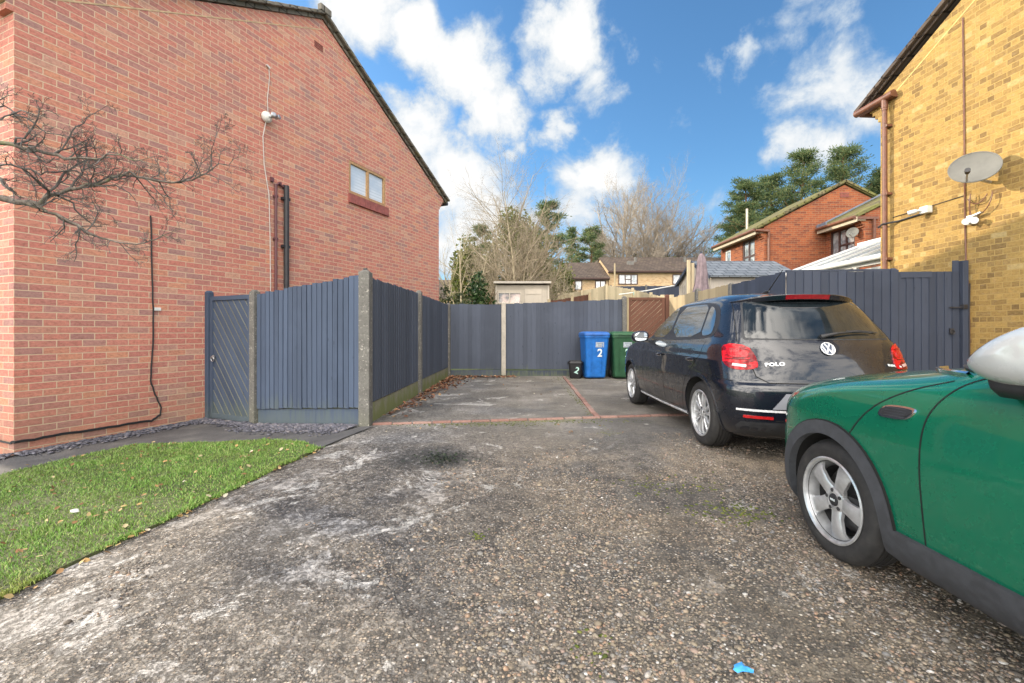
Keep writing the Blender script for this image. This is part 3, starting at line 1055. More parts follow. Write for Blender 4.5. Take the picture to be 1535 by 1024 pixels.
def leaves():
    rng = np.random.default_rng(8)
    pts = []
    for k in range(850):
        t = rng.random() ** .6
        y = 5.35 + 5.3 * t
        x = -1.66 + .03 * (y - 5.2) + .04 + abs(rng.normal(0, .10 + .14 * t))
        pts.append((x, y, 0.0 + rng.uniform(0, .03)))
    for k in range(320):
        x = rng.uniform(-1.45, .1)
        pts.append((x, 10.8 - abs(rng.normal(0, .14)) - .05, rng.uniform(0, .02)))
    o = leaf_mesh('fallen_leaves', pts, LEAF, 3, (.016, .036))
    tag(o, 'drift of dead brown leaves along the foot of the fence', kind='stuff')
    pts = []
    while len(pts) < 330:
        x, y = rng.uniform(-4.6, -1.8), rng.uniform(1.4, 5.0)
        if inside((x, y), LAWN): pts.append((x, y, gz(x, y) + .028))
    for k in range(170):
        t = rng.random() * (len(DRIVE_EDGE) - 1.001)
        i = int(t)
        a, b = np.array(DRIVE_EDGE[i]), np.array(DRIVE_EDGE[i + 1])
        q = a + (b - a) * (t - i)
        x, y = q[0] + .02 + abs(rng.normal(0, .03)), q[1]
        pts.append((x, y, gz(x, y)))
    for k in range(60):
        x, y = rng.uniform(-1.6, 1.2), rng.uniform(4.5, 10.5)
        pts.append((x, y, 0))
    o = leaf_mesh('scattered_leaves', pts, LEAF_LAWN, 4, (.009, .022), .016)
    tag(o, 'scattered leaves lying on the lawn and its edge', kind='stuff')


leaves()


def weeds():
    rng = np.random.default_rng(5)
    V, F = [], []
    for k in range(260):
        x, y = rng.normal(-.60, .11), rng.normal(3.84, .08)
        z = rng.uniform(0.004, .035)
        s = rng.uniform(.008, .018)
        m = Matrix.Translation((x, y, z + gz(x, y))) @ Matrix.Rotation(rng.uniform(0, 6.3), 4, 'Z') @ Matrix.Rotation(rng.normal(0, .5), 4, 'X')
        o = len(V)
        V += [tuple(m @ Vector(p)) for p in ((-s, 0, 0), (0, -s * .5, s * .3), (s, 0, 0), (0, s * .5, s * .3))]
        F.append((o, o + 1, o + 2, o + 3))
    tag(link_mesh('weeds', np_mesh('weeds', np.array(V), np.array(F)), WEED), 'low dark weeds in the damp hollow of the drive', kind='stuff')


weeds()


def moss_tufts():
    """small cushions of moss in the joints"""
    rng = np.random.default_rng(15)
    C, S = [], []
    spots = [(-.55, 5.22, .5, .05, 240), (.5, 5.42, .5, .05, 160), (1.35, 2.85, .14, .09, 170), (1.15, 3.3, .2, .1, 90), (1.2, 10.3, .25, .2, 150), (.30, 1.72, .035, .09, 26), (-.2, 2.55, .03, .04, 16), (1.02, 7, .03, 1.3, 200)]
    for cx, cy, sx, sy, n in spots:
        for k in range(n):
            x, y = rng.normal(cx, sx), rng.normal(cy, sy)
            s = rng.uniform(.004, .013)
            C.append((x, y, gz(x, y) + s * .1)); S.append(s)
    o = pebble_field('moss', np.array(C), np.array(S), MOSS, 9, .4)
    tag(o, 'low green moss in the joints of the drive', kind='stuff')


MOSS = island_ramp('green_moss', [(0, (.05, .07, .012)), (.5, (.09, .11, .02)), (1, (.15, .16, .04))], .95)
moss_tufts()

# brick edging that splits the parking bays
def edging(name, A, B, label, seed):
    rng = random.Random(seed)
    A, B = Vector((*A, 0)), Vector((*B, 0))
    L = (B - A).length
    d = (B - A) / L
    ang = math.atan2(d.y, d.x)
    root = A + (B - A) / 2
    m = MB()
    s = 0.0
    while s < L - .05:
        bl = min(.215, L - s)
        c = A + d * (s + bl / 2)
        m.box((c.x + rng.gauss(0, .003), c.y + rng.gauss(0, .003), -.028 + rng.uniform(0, .006)), (bl, .066, .09), ang + rng.gauss(0, .012), rng.gauss(0, .02), rng.gauss(0, .012))
        s += bl + .012
    o = m.build(name, EDGE, bevel=.006)
    tag(o, label, 'brick edging', 'red brick edging strips in the drive')


edging('brick_edging', (-1.60, 5.215), (2.9, 5.92), 'red brick edging strip running across the drive from the corner fence post', 1)
edging('brick_edging', (1.06, 5.70), (1.22, 10.75), 'red brick edging strip running lengthwise between the two parking bays', 2)

# small litter
def litter():
    rng = random.Random(4)
    n = 14
    pts = []
    for k in range(n):
        a = 2 * math.pi * k / n
        r = .028 * (1 + .35 * rng.uniform(-1, 1))
        pts.append((1.02 + .0 + r * 1.25 * math.cos(a), 1.305 + r * .75 * math.sin(a) + 0, .016 + rng.uniform(-.003, .006)))
    X = (1113 - 767.5) / 682
    Y = (CAM_H + .125) / ((1012 - 497) / 682)
    G = gz(X * Y, Y)
    pts = [(p[0] - 1.02 + X * Y, p[1] - 1.305 + Y, p[2] + G) for p in pts]
    c = (X * Y, Y, .026 + G)
    m = MB()
    m.add(pts + [c], [(i, (i + 1) % n, n) for i in range(n)])
    o = m.build('plastic_scrap', BLUELIT, smooth=50)
    tag(o, 'scrap of bright blue plastic lying on the pebbled concrete', 'litter')
    m = MB()
    pts = [(-2.93 + .026 * math.cos(2 * math.pi * k / 9) * rng.uniform(.6, 1.2), 3.05 + .02 * math.sin(2 * math.pi * k / 9), gz(-2.93, 3) + .045 + rng.uniform(-.008, .012)) for k in range(9)]
    m.add(pts + [(-2.93, 3.05, gz(-2.93, 3) + .062)], [(i, (i + 1) % 9, 9) for i in range(9)])
    o = m.build('paper_scrap', WHITEP, smooth=50)
    tag(o, 'small crumpled white scrap of paper on the lawn', 'litter')


litter()
# ------------------------------------------------------------------ fences
def boards(m, A, B, z0a, z0b, z1a, z1b, nrm, w=.118, lap=.10, t=.016, jag=.009, seed=1, back=.0):
    """feather edge boards between two ground points; nrm = face direction"""
    rng = random.Random(seed)
    A, B = Vector((*A, 0)), Vector((*B, 0))
    L = (B - A).length
    d = (B - A) / L
    N = Vector((*nrm, 0)).normalized()
    n = max(1, round(L / lap))
    step = L / n
    for i in range(n):
        s0 = i * step
        s1 = min(L, s0 + step + (w - lap))
        f0, f1 = s0 / L, min(1, s1 / L)
        zb0 = z0a + (z0b - z0a) * f0
        zt = z1a + (z1b - z1a) * (f0 + f1) / 2 + rng.uniform(-jag, jag)
        tilt = rng.gauss(0, .0016)
        th0, th1 = t * 1.0 + rng.uniform(0, .004), t * .30
        lo, hi = [], []
        for (s, a, b) in ((s0, back, back + th0), (s1, back, back + th1)):
            lo += [A + d * (s + tilt) + N * a, A + d * (s + tilt) + N * b]
            hi += [A + d * (s - tilt) + N * a, A + d * (s - tilt) + N * b]
        zlo, zhi = zb0, zt
        vs = [(p.x, p.y, zlo) for p in lo] + [(p.x, p.y, zhi) for p in hi]
        m.add(vs, [(0, 1, 3, 2), (4, 6, 7, 5), (0, 4, 5, 1), (2, 3, 7, 6), (1, 5, 7, 3), (0, 2, 6, 4)])
    return m


def rails(m, A, B, zs, nrm, off=-.035, s=.05):
    N = Vector((*nrm, 0)).normalized()
    for z in zs:
        a = Vector((*A, z)) + N * off
        b = Vector((*B, z)) + N * off
        m.beam(a, b, s, s)
    return m


def lerp2(A, B, t):
    return (A[0] + (B[0] - A[0]) * t, A[1] + (B[1] - A[1]) * t)


def post(parent, p, top, w=.10, mat=None, name='post', rz=0.0, base=None, seed=0):
    m = MB()
    z0 = (gz(*p) if base is None else base) - .15
    h = top - z0
    m.box((p[0], p[1], z0 + h / 2), (w, w, h), rz)
    m.box((p[0], p[1], top + .012), (w * .82, w * .82, .024), rz, taper=(.55, .55))
    return m.build(name, mat or CONC, parent, bevel=.008, world=True)


def angle(A, B):
    return math.atan2(B[1] - A[1], B[0] - A[0])


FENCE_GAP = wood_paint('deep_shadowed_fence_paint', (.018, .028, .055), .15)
# --- front run beside the red house: gate, post, panel, corner post
GW, GP, CP = (-4.34, 6.50), (-3.42, 6.05), (-1.667, 5.18)
MID, FAR = (-1.595, 7.80), (-1.50, 10.73)
n_front = (-.445, -.895)
f = thing('timber_fence', 'slate blue close board fence with concrete posts enclosing the red house side garden', 'fence', (*CP, 0))
a = lerp2(GP, CP, .035); b = lerp2(GP, CP, .965)
# close boards; dark strips in the gaps stand in for their shade
m, bt = MB(), MB()
A3, B3 = Vector((*a, 0)), Vector((*b, 0))
PL = (B3 - A3).length
pd = (B3 - A3) / PL
pn = Vector((*n_front, 0)).normalized()
nb_ = 21
pr_ = random.Random(3)
for i in range(nb_):
    s0, s1 = PL * i / nb_ + .0065, PL * (i + 1) / nb_ - .0065
    f_ = (i + .5) / nb_
    zt = 1.565 + .15 * f_ + pr_.uniform(-.010, .010)
    zb = .05 + .15 * f_ + pr_.uniform(-.006, .006)
    k0, k1 = pr_.gauss(0, .002), pr_.gauss(0, .002)
    th = .022 + pr_.uniform(-.003, .003)
    lo = [A3 + pd * (s0 + k0), A3 + pd * (s1 + k0)]
    hi = [A3 + pd * (s0 + k1), A3 + pd * (s1 + k1)]
    vs = [(*lo[0].xy, zb), (*lo[1].xy, zb), (*(lo[1] + pn * th).xy, zb), (*(lo[0] + pn * th).xy, zb), (*hi[0].xy, zt), (*hi[1].xy, zt), (*(hi[1] + pn * th).xy, zt), (*(hi[0] + pn * th).xy, zt)]
    m.add(vs, [(0, 1, 2, 3), (4, 5, 6, 7), (0, 1, 5, 4), (1, 2, 6, 5), (2, 3, 7, 6), (3, 0, 4, 7)])
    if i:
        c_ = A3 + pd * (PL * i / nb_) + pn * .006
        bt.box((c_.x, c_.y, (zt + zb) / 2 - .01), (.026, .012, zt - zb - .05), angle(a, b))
bt.build('gap_shade_strip', FENCE_GAP, f, world=True)
rails(m, a, b, (.3, .85, 1.4), n_front, -.03)
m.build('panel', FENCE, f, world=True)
m = MB()
m.prism([(a[0], a[1], gz(*a) - .1), (b[0], b[1], -.1), (b[0], b[1], .185), (a[0], a[1], .04)], (-n_front[0] * .045, -n_front[1] * .045, 0))
m.build('gravel_board', FENCE, f, world=True)
post(f, GP, 1.60, .10, rz=angle(GP, CP))
post(f, CP, 1.745, .125, rz=angle(CP, MID))
m = MB(); m.box((CP[0] - .005, CP[1] + .01, 1.775), (.045, .05, .03), .3); m.build('post_cap', PIPE_BLK, f, world=True, bevel=.004)
n_side = (1, -.03)
for (P, Q, ta, tb, sd_) in ((CP, MID, 1.70, 1.725, 5), (MID, FAR, 1.715, 1.70, 6)):
    a = lerp2(P, Q, .027); b = lerp2(P, Q, .973)
    m = boards(MB(), a, b, .235, .235, ta, tb, n_side, t=.012, seed=sd_, lap=.105, w=.125)
    rails(m, a, b, (.35, .9, 1.5), n_side, -.03)
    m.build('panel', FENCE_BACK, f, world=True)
    m = MB()
    m.prism([(a[0], a[1], -.1), (b[0], b[1], -.1), (b[0], b[1], .225), (a[0], a[1], .225)], (-.045, 0, 0))
    m.build('gravel_board', GRAVELB, f, world=True)
post(f, MID, 1.75, .10, rz=angle(MID, FAR))
post(f, FAR, 1.72, .10, rz=angle(MID, FAR))

EDGEWOOD = wood_paint('worn_board_edge', (.17, .175, .15), .3, .2)
# --- side gate with diagonal boards
def clip_poly(poly, x0, x1, z0, z1):
    def cut(pts, f):
        out = []
        for i in range(len(pts)):
            p, q = pts[i], pts[(i + 1) % len(pts)]
            a, b = f(p), f(q)
            if a >= 0: out.append(p)
            if (a >= 0) != (b >= 0):
                t = a / (a - b)
                out.append((p[0] + (q[0] - p[0]) * t, p[1] + (q[1] - p[1]) * t))
        return out
    for fn in (lambda p: p[0] - x0, lambda p: x1 - p[0], lambda p: p[1] - z0, lambda p: z1 - p[1]):
        if len(poly) < 3: return []
        poly = cut(poly, fn)
    return poly


def diagonal_gate(name, label, A, B, z0, z1, mat, slope, pitch, gap, nrm, group=None, edge=False):
    L = math.hypot(B[0] - A[0], B[1] - A[1])
    ang = angle(A, B)
    g = thing(name, label, 'gate', (A[0], A[1], z0), ang, group)
    H = z1 - z0
    m, em = MB(), MB()
    c = -H * 1.6 - L
    sgn = 1 if slope > 0 else -1
    while c < H * 1.6 + L:
        # strip between two parallel lines z = slope * x + c
        x0, x1 = -1, L + 1
        poly = [(x0, slope * x0 + c), (x1, slope * x1 + c), (x1, slope * x1 + c + pitch - gap), (x0, slope * x0 + c + pitch - gap)]
        poly = clip_poly(poly, .055, L - .055, .05, H - .05)
        if len(poly) >= 3:
            m.prism([(p[0], -.006, p[1]) for p in poly], (0, .018, 0))
        if edge:
            k = pitch - gap
            poly = clip_poly([(x0, slope * x0 + c + k - .006), (x1, slope * x1 + c + k - .006), (x1, slope * x1 + c + k + .004), (x0, slope * x0 + c + k + .004)], .055, L - .055, .05, H - .05)
            if len(poly) >= 3: em.prism([(p[0], -.0085, p[1]) for p in poly], (0, .012, 0))
        c += pitch
    m.build('board_panel', mat, g)
    if edge: em.build('board_edge', EDGEWOOD, g)
    fr = MB()
    fr.box((.03, 0, H / 2), (.06, .045, H)); fr.box((L - .03, 0, H / 2), (.06, .045, H))
    fr.box((L / 2, .0, .035), (L - .12, .045, .07)); fr.box((L / 2, .0, H - .03), (L - .12, .045, .06))
    fr.box((L / 2, .028, H / 2), (L - .12, .022, .08))
    fr.build('gate_frame', mat, g, bevel=.004)
    return g, L, H


sg, L, H = diagonal_gate('side_gate', 'slate blue garden gate with diagonal boards and ring handle against the red brick wall', lerp2(GW, GP, .07), lerp2(GW, GP, .945), -.15, 1.565, FENCE, -1.28, .165, .020, n_front, edge=True)
m = MB()
m.lathe([(.0, 0), (.03, 0), (.03, .006), (.0, .01)], 16, Matrix.Translation((.10, -.03, .86)) @ Matrix.Rotation(R(90), 4, 'X'))
ring = [(.10 + .034 * math.cos(t), -.045 - .004 * math.sin(t), .835 + .034 * math.sin(t)) for t in [2 * math.pi * k / 20 for k in range(21)]]
m.tube(ring, .006, 6)
m.build('handle', GALV, sg, smooth=40)
gp = thing('gate_post', 'slate blue timber gate post fixed to the red brick wall', 'post', (*lerp2(GW, GP, .02), -.2), angle(GW, GP))
MB().box((0, 0, .91), (.085, .085, 1.82)).box((0, 0, 1.835), (.095, .095, .03), taper=(.5, .5)).build('shaft', FENCE, gp, bevel=.006)

# --- back run
BP1, BP2 = (-.20, 10.93), (2.70, 10.95)
f = thing('timber_fence', 'slate blue close board fence across the end of the parking bay behind the bins', 'fence', (.6, 10.95, 0))
for (P, Q, a_, b_, ta, tb, z0_, sd_) in ((FAR, BP1, .04, .965, 1.72, 1.72, .16, 8), (BP1, BP2, .018, .982, 1.735, 1.845, .14, 9)):
    a = lerp2(P, Q, a_); b = lerp2(P, Q, b_)
    m = boards(MB(), a, b, z0_ + .03, z0_ + .005, ta, tb, (0, -1), t=.012, seed=sd_, lap=.105, w=.125)
    rails(m, a, b, (.4, .95, 1.5), (0, -1), -.03)
    m.build('panel', FENCE_BACK, f, world=True)
    m = MB()
    m.prism([(a[0], a[1] + .002, -.1), (b[0], b[1] + .002, -.1), (b[0], b[1] + .002, z0_), (a[0], a[1] + .002, z0_ - .01)], (0, .045, 0))
    m.build('gravel_board', FENCE_BACK if sd_ == 8 else FENCE_DK, f, world=True)
post(f, (BP1[0], BP1[1] - .02), 1.76, .105, mat=CONC_PALE)
post(f, (BP2[0], BP2[1]), 1.90, .105, mat=CONC)

bg, L, H = diagonal_gate('brown_gate', 'brown stained garden gate with diagonal boards behind the black hatchback', (2.80, 10.98), (3.68, 10.98), .06, 1.89, BROWNWOOD, .92, .125, .011, (0, -1))
gp = thing('gate_post', 'brown timber gate post between the brown gate and the tan fence', 'post', (3.74, 10.98, 0), 0)
MB().box((0, 0, .96), (.09, .09, 1.94)).box((0, 0, 1.945), (.10, .10, .03), taper=(.5, .5)).build('shaft', BROWNWOOD, gp, bevel=.006)
gp = thing('gate_post', 'pale sunlit timber gate post between the slate blue fence and the brown gate', 'post', (2.785, 10.97, 0), 0)
MB().box((0, 0, .94), (.05, .07, 1.9)).build('shaft', FENCE_TAN, gp, bevel=.006)

# --- right run along the black car: tan at the back, charcoal nearer
S0, S1, S2, S3 = (3.78, 10.95), (3.86, 9.45), (3.93, 8.15), (4.02, 6.67)
f = thing('timber_fence', 'tan unpainted close board fence running back from the charcoal fence beside the black car', 'fence', (3.86, 9.4, 0))
for (P, Q, ta, tb, sd_) in ((S0, S1, 1.87, 1.90, 11), (S1, S2, 1.90, 1.92, 12)):
    a = lerp2(P, Q, .04); b = lerp2(P, Q, .965)
    m = boards(MB(), a, b, .06, .06, ta, tb, (-1, 0), t=.014, seed=sd_)
    rails(m, a, b, (.4, 1.0, 1.6), (-1, 0), -.03)
    m.build('panel', FENCE_TAN, f, world=True)
post(f, S1, 1.94, .10, rz=angle(S1, S2))
f = thing('timber_fence', 'charcoal close board fence turning the corner beside the black car to the yellow brick house', 'fence', (4.6, 6.6, 0))
a = lerp2(S2, S3, .02); b = lerp2(S2, S3, .99)
m = boards(MB(), a, b, .06, .06, 1.915, 1.95, (-1, 0), t=.018, seed=13, jag=.014)
rails(m, a, b, (.4, 1.0, 1.6), (-1, 0), -.03)
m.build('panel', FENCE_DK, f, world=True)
T1, T2 = (5.47, 6.53), (6.42, 6.43)
a, b = S3, lerp2(S3, T1, .97)
m = boards(MB(), a, b, .06, .06, 1.945, 1.935, (-.1, -1), t=.022, seed=14, lap=.115, w=.135)
rails(m, a, b, (.4, 1.0, 1.6), (-.1, -1), -.03)
m.box(((a[0] + b[0]) / 2, (a[1] + b[1]) / 2 + .01, 1.955), (math.hypot(b[0] - a[0], b[1] - a[1]), .04, .03), angle(a, b))
m.build('panel', FENCE_DK, f, world=True)
post(f, (T1[0] + .01, T1[1] + .02), 1.955, .10, mat=FENCE_DK, rz=angle(S3, T1))
post(f, (S2[0], S2[1]), 1.92, .09, mat=CONC, rz=angle(S2, S3))

g = thing('board_gate', 'charcoal board gate with ring latch beside the yellow brick wall', 'gate', (T1[0] + .065, T1[1] - .005, .08), angle(T1, T2))
LW = .80
m = boards(MB(), (0, 0), (LW, 0), 0, 0, 1.84, 1.84, (0, -1), w=.105, lap=.10, t=.018, seed=15, jag=.001)
m.build('board_panel', FENCE_DK, g)
m = MB()
MB().box((LW * .28, -.012, 1.80), (LW * .52, .02, .085)).build('top_board', FENCE_DK, g)
for z_ in (.3, 1.5): MB().box((LW / 2, .04, z_), (LW, .05, .09)).build('rail', FENCE_DK, g)
m = MB()
m.tube([(LW - .12 + .03 * math.cos(t), -.045, .98 + .03 * math.sin(t)) for t in [2 * math.pi * k / 16 for k in range(17)]], .006, 6)
m.box((LW - .12, -.03, 1.0), (.05, .02, .07))
m.build('handle', PIPE_BLK, g, smooth=40)
m = MB()
m.box((LW - .07, -.035, 1.33), (.16, .015, .02)); m.box((LW + .03, -.04, 1.34), (.07, .05, .06), .3)
m.build('latch', PIPE_BLK, g, bevel=.003)
gp = thing('gate_post', 'charcoal timber gate post against the yellow brick wall', 'post', (6.385, 6.44, 0), angle(T1, T2))
MB().box((0, 0, 1.02), (.075, .09, 2.1)).box((-.075, .03, 2.0), (.08, .02, .16)).build('shaft', FENCE_DK, gp, bevel=.005)
# ------------------------------------------------------------------ houses
def face_with_holes(outer, holes):
    """polygon with holes in the xz plane -> verts, tris"""
    loops = [[Vector((p[0], p[1], 0)) for p in outer]] + [[Vector((p[0], p[1], 0)) for p in h] for h in holes]
    tris = geometry.tessellate_polygon(loops)
    flat = [p for l in loops for p in l]
    return [(p.x, p.y) for p in flat], tris


def gable_walls(parent, L, D, ridge_x, eave, ridge, zb, mat, holes=(), name='wall', side_holes=(), reveal=.09):
    """walls of a gabled block; the gable stands on y = 0 and faces -y. side_holes are on x = 0 as (y0, y1, z0, z1)"""
    m = MB()
    outer = [(0, zb), (L, zb), (L, eave), (ridge_x, ridge), (0, eave)]
    hl = [[(h[0], h[2]), (h[1], h[2]), (h[1], h[3]), (h[0], h[3])] for h in holes]
    v, t = face_with_holes(outer, hl)
    m.add([(p[0], 0, p[1]) for p in v], t)
    for h in hl:
        for i in range(4):
            p, q = h[i], h[(i + 1) % 4]
            m.add([(p[0], 0, p[1]), (q[0], 0, q[1]), (q[0], reveal, q[1]), (p[0], reveal, p[1])], [(0, 1, 2, 3)])
    m.add([(p[0], D, p[1]) for p in outer], [(0, 1, 2, 3, 4)])
    m.add([(L, 0, zb), (L, D, zb), (L, D, eave), (L, 0, eave)], [(0, 1, 2, 3)])
    o2 = [(0, zb), (D, zb), (D, eave), (0, eave)]
    h2 = [[(h[0], h[2]), (h[1], h[2]), (h[1], h[3]), (h[0], h[3])] for h in side_holes]
    v, t = face_with_holes(o2, h2)
    m.add([(0, p[0], p[1]) for p in v], t)
    for h in h2:
        for i in range(4):
            p, q = h[i], h[(i + 1) % 4]
            m.add([(0, p[0], p[1]), (0, q[0], q[1]), (reveal, q[0], q[1]), (reveal, p[0], p[1])], [(0, 1, 2, 3)])
    me = bpy.data.meshes.new(name)
    me.from_pydata([tuple(p) for p in m.v], [], m.f)
    bm = bmesh.new(); bm.from_mesh(me)
    bmesh.ops.remove_doubles(bm, verts=bm.verts, dist=1e-4)
    bmesh.ops.recalc_face_normals(bm, faces=bm.faces)
    bm.to_mesh(me); bm.free()
    return link_mesh(name, me, mat, parent)


def gable_roof(parent, L, D, ridge_x, eave_z, ridge_z, over, mat, y0=-.06, y1=None, th=.11, name='roof', both=True):
    """eave_z / ridge_z are heights of the upper surface at the overhanging eave tips and the ridge"""
    y1 = D + .06 if y1 is None else y1
    xs0, xs1 = -over, L + over
    m = MB()
    prof = [(xs0, eave_z - th), (xs0, eave_z), (ridge_x, ridge_z), (xs1, eave_z), (xs1, eave_z - th), (ridge_x, ridge_z - th * 1.15)]
    m.prism([(p[0], y0, p[1]) for p in prof], (0, y1 - y0, 0))
    return m.build(name, mat, parent)


def verge_steps(parent, x0, z0, x1, z1, y, mat, th=.075, pitch=.30, depth=.10, name='verge'):
    """the stepped tile ends along a gable slope"""
    m = MB()
    L = math.hypot(x1 - x0, z1 - z0)
    n = round(L / pitch)
    ang = math.atan2(z1 - z0, x1 - x0)
    for i in range(n):
        f = (i + .5) / n
        x, z = x0 + (x1 - x0) * f, z0 + (z1 - z0) * f
        k = 1 if (z1 > z0) else -1
        m.box((x, y, z + .012), (L / n * 1.10, depth, th), 0, 0, -ang + k * .02)
    return m


def window(parent, cx, z0, z1, w, y, lights, frame, pane, axis='y', fw=.055, split=None, sill=None):
    """a framed window set in a wall: axis 'y' = in a wall facing -y, 'x' = in a wall facing -x"""
    def P(u, d, z):
        return (u, y + d, z) if axis == 'y' else (y + d, -u if False else u, z)
    def bx(m, u, d, z, su, sd_, sz):
        m.box(P(u, d, z), (su, sd_, sz) if axis == 'y' else (sd_, su, sz))
    h = z1 - z0
    m = MB()
    bx(m, cx - w / 2 + fw / 2, 0, (z0 + z1) / 2, fw, .06, h); bx(m, cx + w / 2 - fw / 2, 0, (z0 + z1) / 2, fw, .06, h)
    bx(m, cx, 0, z0 + fw / 2, w - 2 * fw, .06, fw); bx(m, cx, 0, z1 - fw / 2, w - 2 * fw, .06, fw)
    iw = w - 2 * fw
    for i in range(1, lights):
        bx(m, cx - iw / 2 + iw * i / lights, -.002, (z0 + z1) / 2, fw * 1.15, .06, h - 2 * fw)
    if split:
        for i in split[0]:
            bx(m, cx - iw / 2 + iw * (i + .5) / lights, -.001, z0 + h * split[1], iw / lights - fw, .055, fw)
    fo = m.build('window', frame, parent, bevel=.004)
    for i in range(lights):
        pm = MB()
        bx(pm, cx - iw / 2 + iw * (i + .5) / lights, .012, (z0 + z1) / 2, iw / lights - .02, .012, h - 2 * fw + .01)
        pm.build('pane', pane, fo)
    if sill:
        sm = MB()
        bx(sm, cx, -.03, z0 - .03, w + .08, .12, .05)
        sm.build('sill', sill, fo, bevel=.004)
    return fo


def corbel(m, x_face, sgn, y0, y1, top, n=4, out=.07):
    """stepped brick courses growing out under the eave"""
    for k in range(n):
        z1 = top - .075 * k
        w = out * (n - k)
        m.box((x_face + sgn * w / 2, (y0 + y1) / 2, z1 - .0375), (w, y1 - y0, .0745))
    return m


# --- the red brick house on the left
HA = math.atan2(.922, .387)
red = thing('red_brick_house', 'red brick house with one small oak framed gable window, left of the drive', 'house', (-5.12, 4.675, 0), HA)
L, D, RX = 8.16, 9.0, 4.10
WIN = (4.80, 5.94, 3.85, 4.51)
w = gable_walls(red, L, D, RX, 4.74, 6.88, -.6, RED, [WIN])
corbel(MB(), L, 1, .003, .22, 4.735, 5, .058).build('corbel', RED, red)
corbel(MB(), 0, -1, .003, .22, 4.735, 5, .058).build('corbel', RED, red)
gable_roof(red, L, D, RX, 4.70, 7.0, .37, TILE_GREY, y0=-.03)
m = verge_steps(red, -.40, 4.66, RX, 6.965, -.055, TILE_GREY, .055)
m2 = verge_steps(red, RX, 6.965, L + .40, 4.66, -.055, TILE_GREY, .055)
m.add(m2.v, m2.f)
m.box((RX, -.07, 7.015), (.26, .09, .12))
m.build('verge', TILE_GREY, red, bevel=.012)
MORT = plain('verge_mortar', (.50, .36, .22), .9, 0, .2, 9, .3)
m = MB()
for (xa, za, xb, zb) in ((-.02, 4.52, RX, 6.68), (RX, 6.68, L + .02, 4.52)):
    m.beam((xa, -.001, za), (xb, -.001, zb), .006, .018, up=(0, 0, 1))
    m.beam((xa, -.006, za + .265), (xb, -.006, zb + .265), .014, .04, up=(0, 0, 1))
m.build('verge_mortar', MORT, red)
for x_ in (L + .40, -.40): MB().tube([(x_, -.02, 4.60), (x_, D, 4.60)], .055, 10).build('gutter', PIPE_BLK, red, smooth=40)
window(red, (WIN[0] + WIN[1]) / 2, WIN[2] + .002, WIN[3] - .002, WIN[1] - WIN[0] - .004, .035, 2, OAK, BLIND)
m = MB()
n = 8
for i in range(n):
    wv = (WIN[1] - WIN[0] + .10) / n
    m.box((WIN[0] - .02 + wv * (i + .5), -.012, WIN[2] - .105), (wv - .005, .05, .19), 0, -.08)
m.build('sill', REDTILE, red, bevel=.004)
m = MB()
m.tube([(3.26, -.07, -.2), (3.26, -.07, 3.52)], .042, 12)
for z in (.3, 1.35, 2.5, 3.3): m.box((3.26, -.05, z), (.13, .08, .045))
m.tube([(3.26, -.07, 3.46), (3.26, .0, 3.52)], .035, 8)
m.build('soil_pipe', PIPE_BLK, red, smooth=40)
PURP = plain('maroon_overflow_pipe', (.13, .05, .055), .5)
m = MB()
m.tube([(3.08, -.04, .3), (3.08, -.04, 3.5)], .022, 10)
m.tube([(3.08, -.04, 3.48), (3.13, -.05, 3.53), (3.2, -.03, 3.5), (3.26, -.05, 3.5)], .016, 8)
for z in (.5, 1.5, 2.6, 3.3): m.box((3.08, -.03, z), (.07, .05, .035))
m.box((3.02, -.02, 3.56), (.05, .04, .07)); m.box((3.16, -.03, 3.53), (.04, .05, .05))
m.build('waste_pipe', PURP, red, smooth=40)
m = MB()
pts = [(3.02, -.014, .3), (3.0, -.014, 1.6), (2.99, -.016, 2.6), (2.97, -.014, 3.3), (2.88, -.016, 3.75), (2.86, -.014, 4.2), (2.90, -.03, 4.45)]
m.tube(pts, .008, 6)
m.tube([(2.94, -.03, 4.6), (2.94, -.014, 4.85), (2.98, -.014, 5.2), (2.97, -.012, 5.36)], .007, 6)
m.box((2.95, -.02, 5.37), (.07, .03, .03), 0, 0, .5)
m.build('cable', CABLE_W, red, smooth=40)
m = MB()
pts = [(1.25, -.014, 2.56), (1.27, -.012, 1.9), (1.28, -.012, 1.35), (1.27, -.012, .75), (1.25, -.012, .45), (1.30, -.014, .26), (1.37, -.016, .08), (1.36, -.016, -.02), (1.26, -.016, -.075),
       (1.0, -.016, -.075), (.6, -.014, -.075), (.3, -.016, -.07), (.0, -.018, -.075), (-.02, .02, -.075), (-.018, 1.5, -.07)]
pp = []
V3 = [Vector(p) for p in pts]
for i in range(len(V3) - 1):
    for k in range(4):
        q = V3[i].lerp(V3[i + 1], k / 4)
        pp.append(q + Vector((rnd.uniform(-.006, .006) if q.z > .1 else 0, 0, rnd.uniform(-.008, .008))))
pp.append(V3[-1])
m.tube(pp, .009, 6)
m.tube([p + Vector((-.004, -.004, .014 if p.z < .1 else .0)) for p in pp[28:52]], .007, 6)
m.build('cable', CABLE_B, red, smooth=40)
m = MB(); m.box((1.33, -.012, 1.36), (.075, .02, .042)); m.build('cable_clip', WHITEP, red, bevel=.003)
m = MB()
for k in range(4): m.box((4.02 + 0, -.004, 6.28 + .03 * k), (.2, .014, .016))
m.build('air_vent', REDTILE, red)

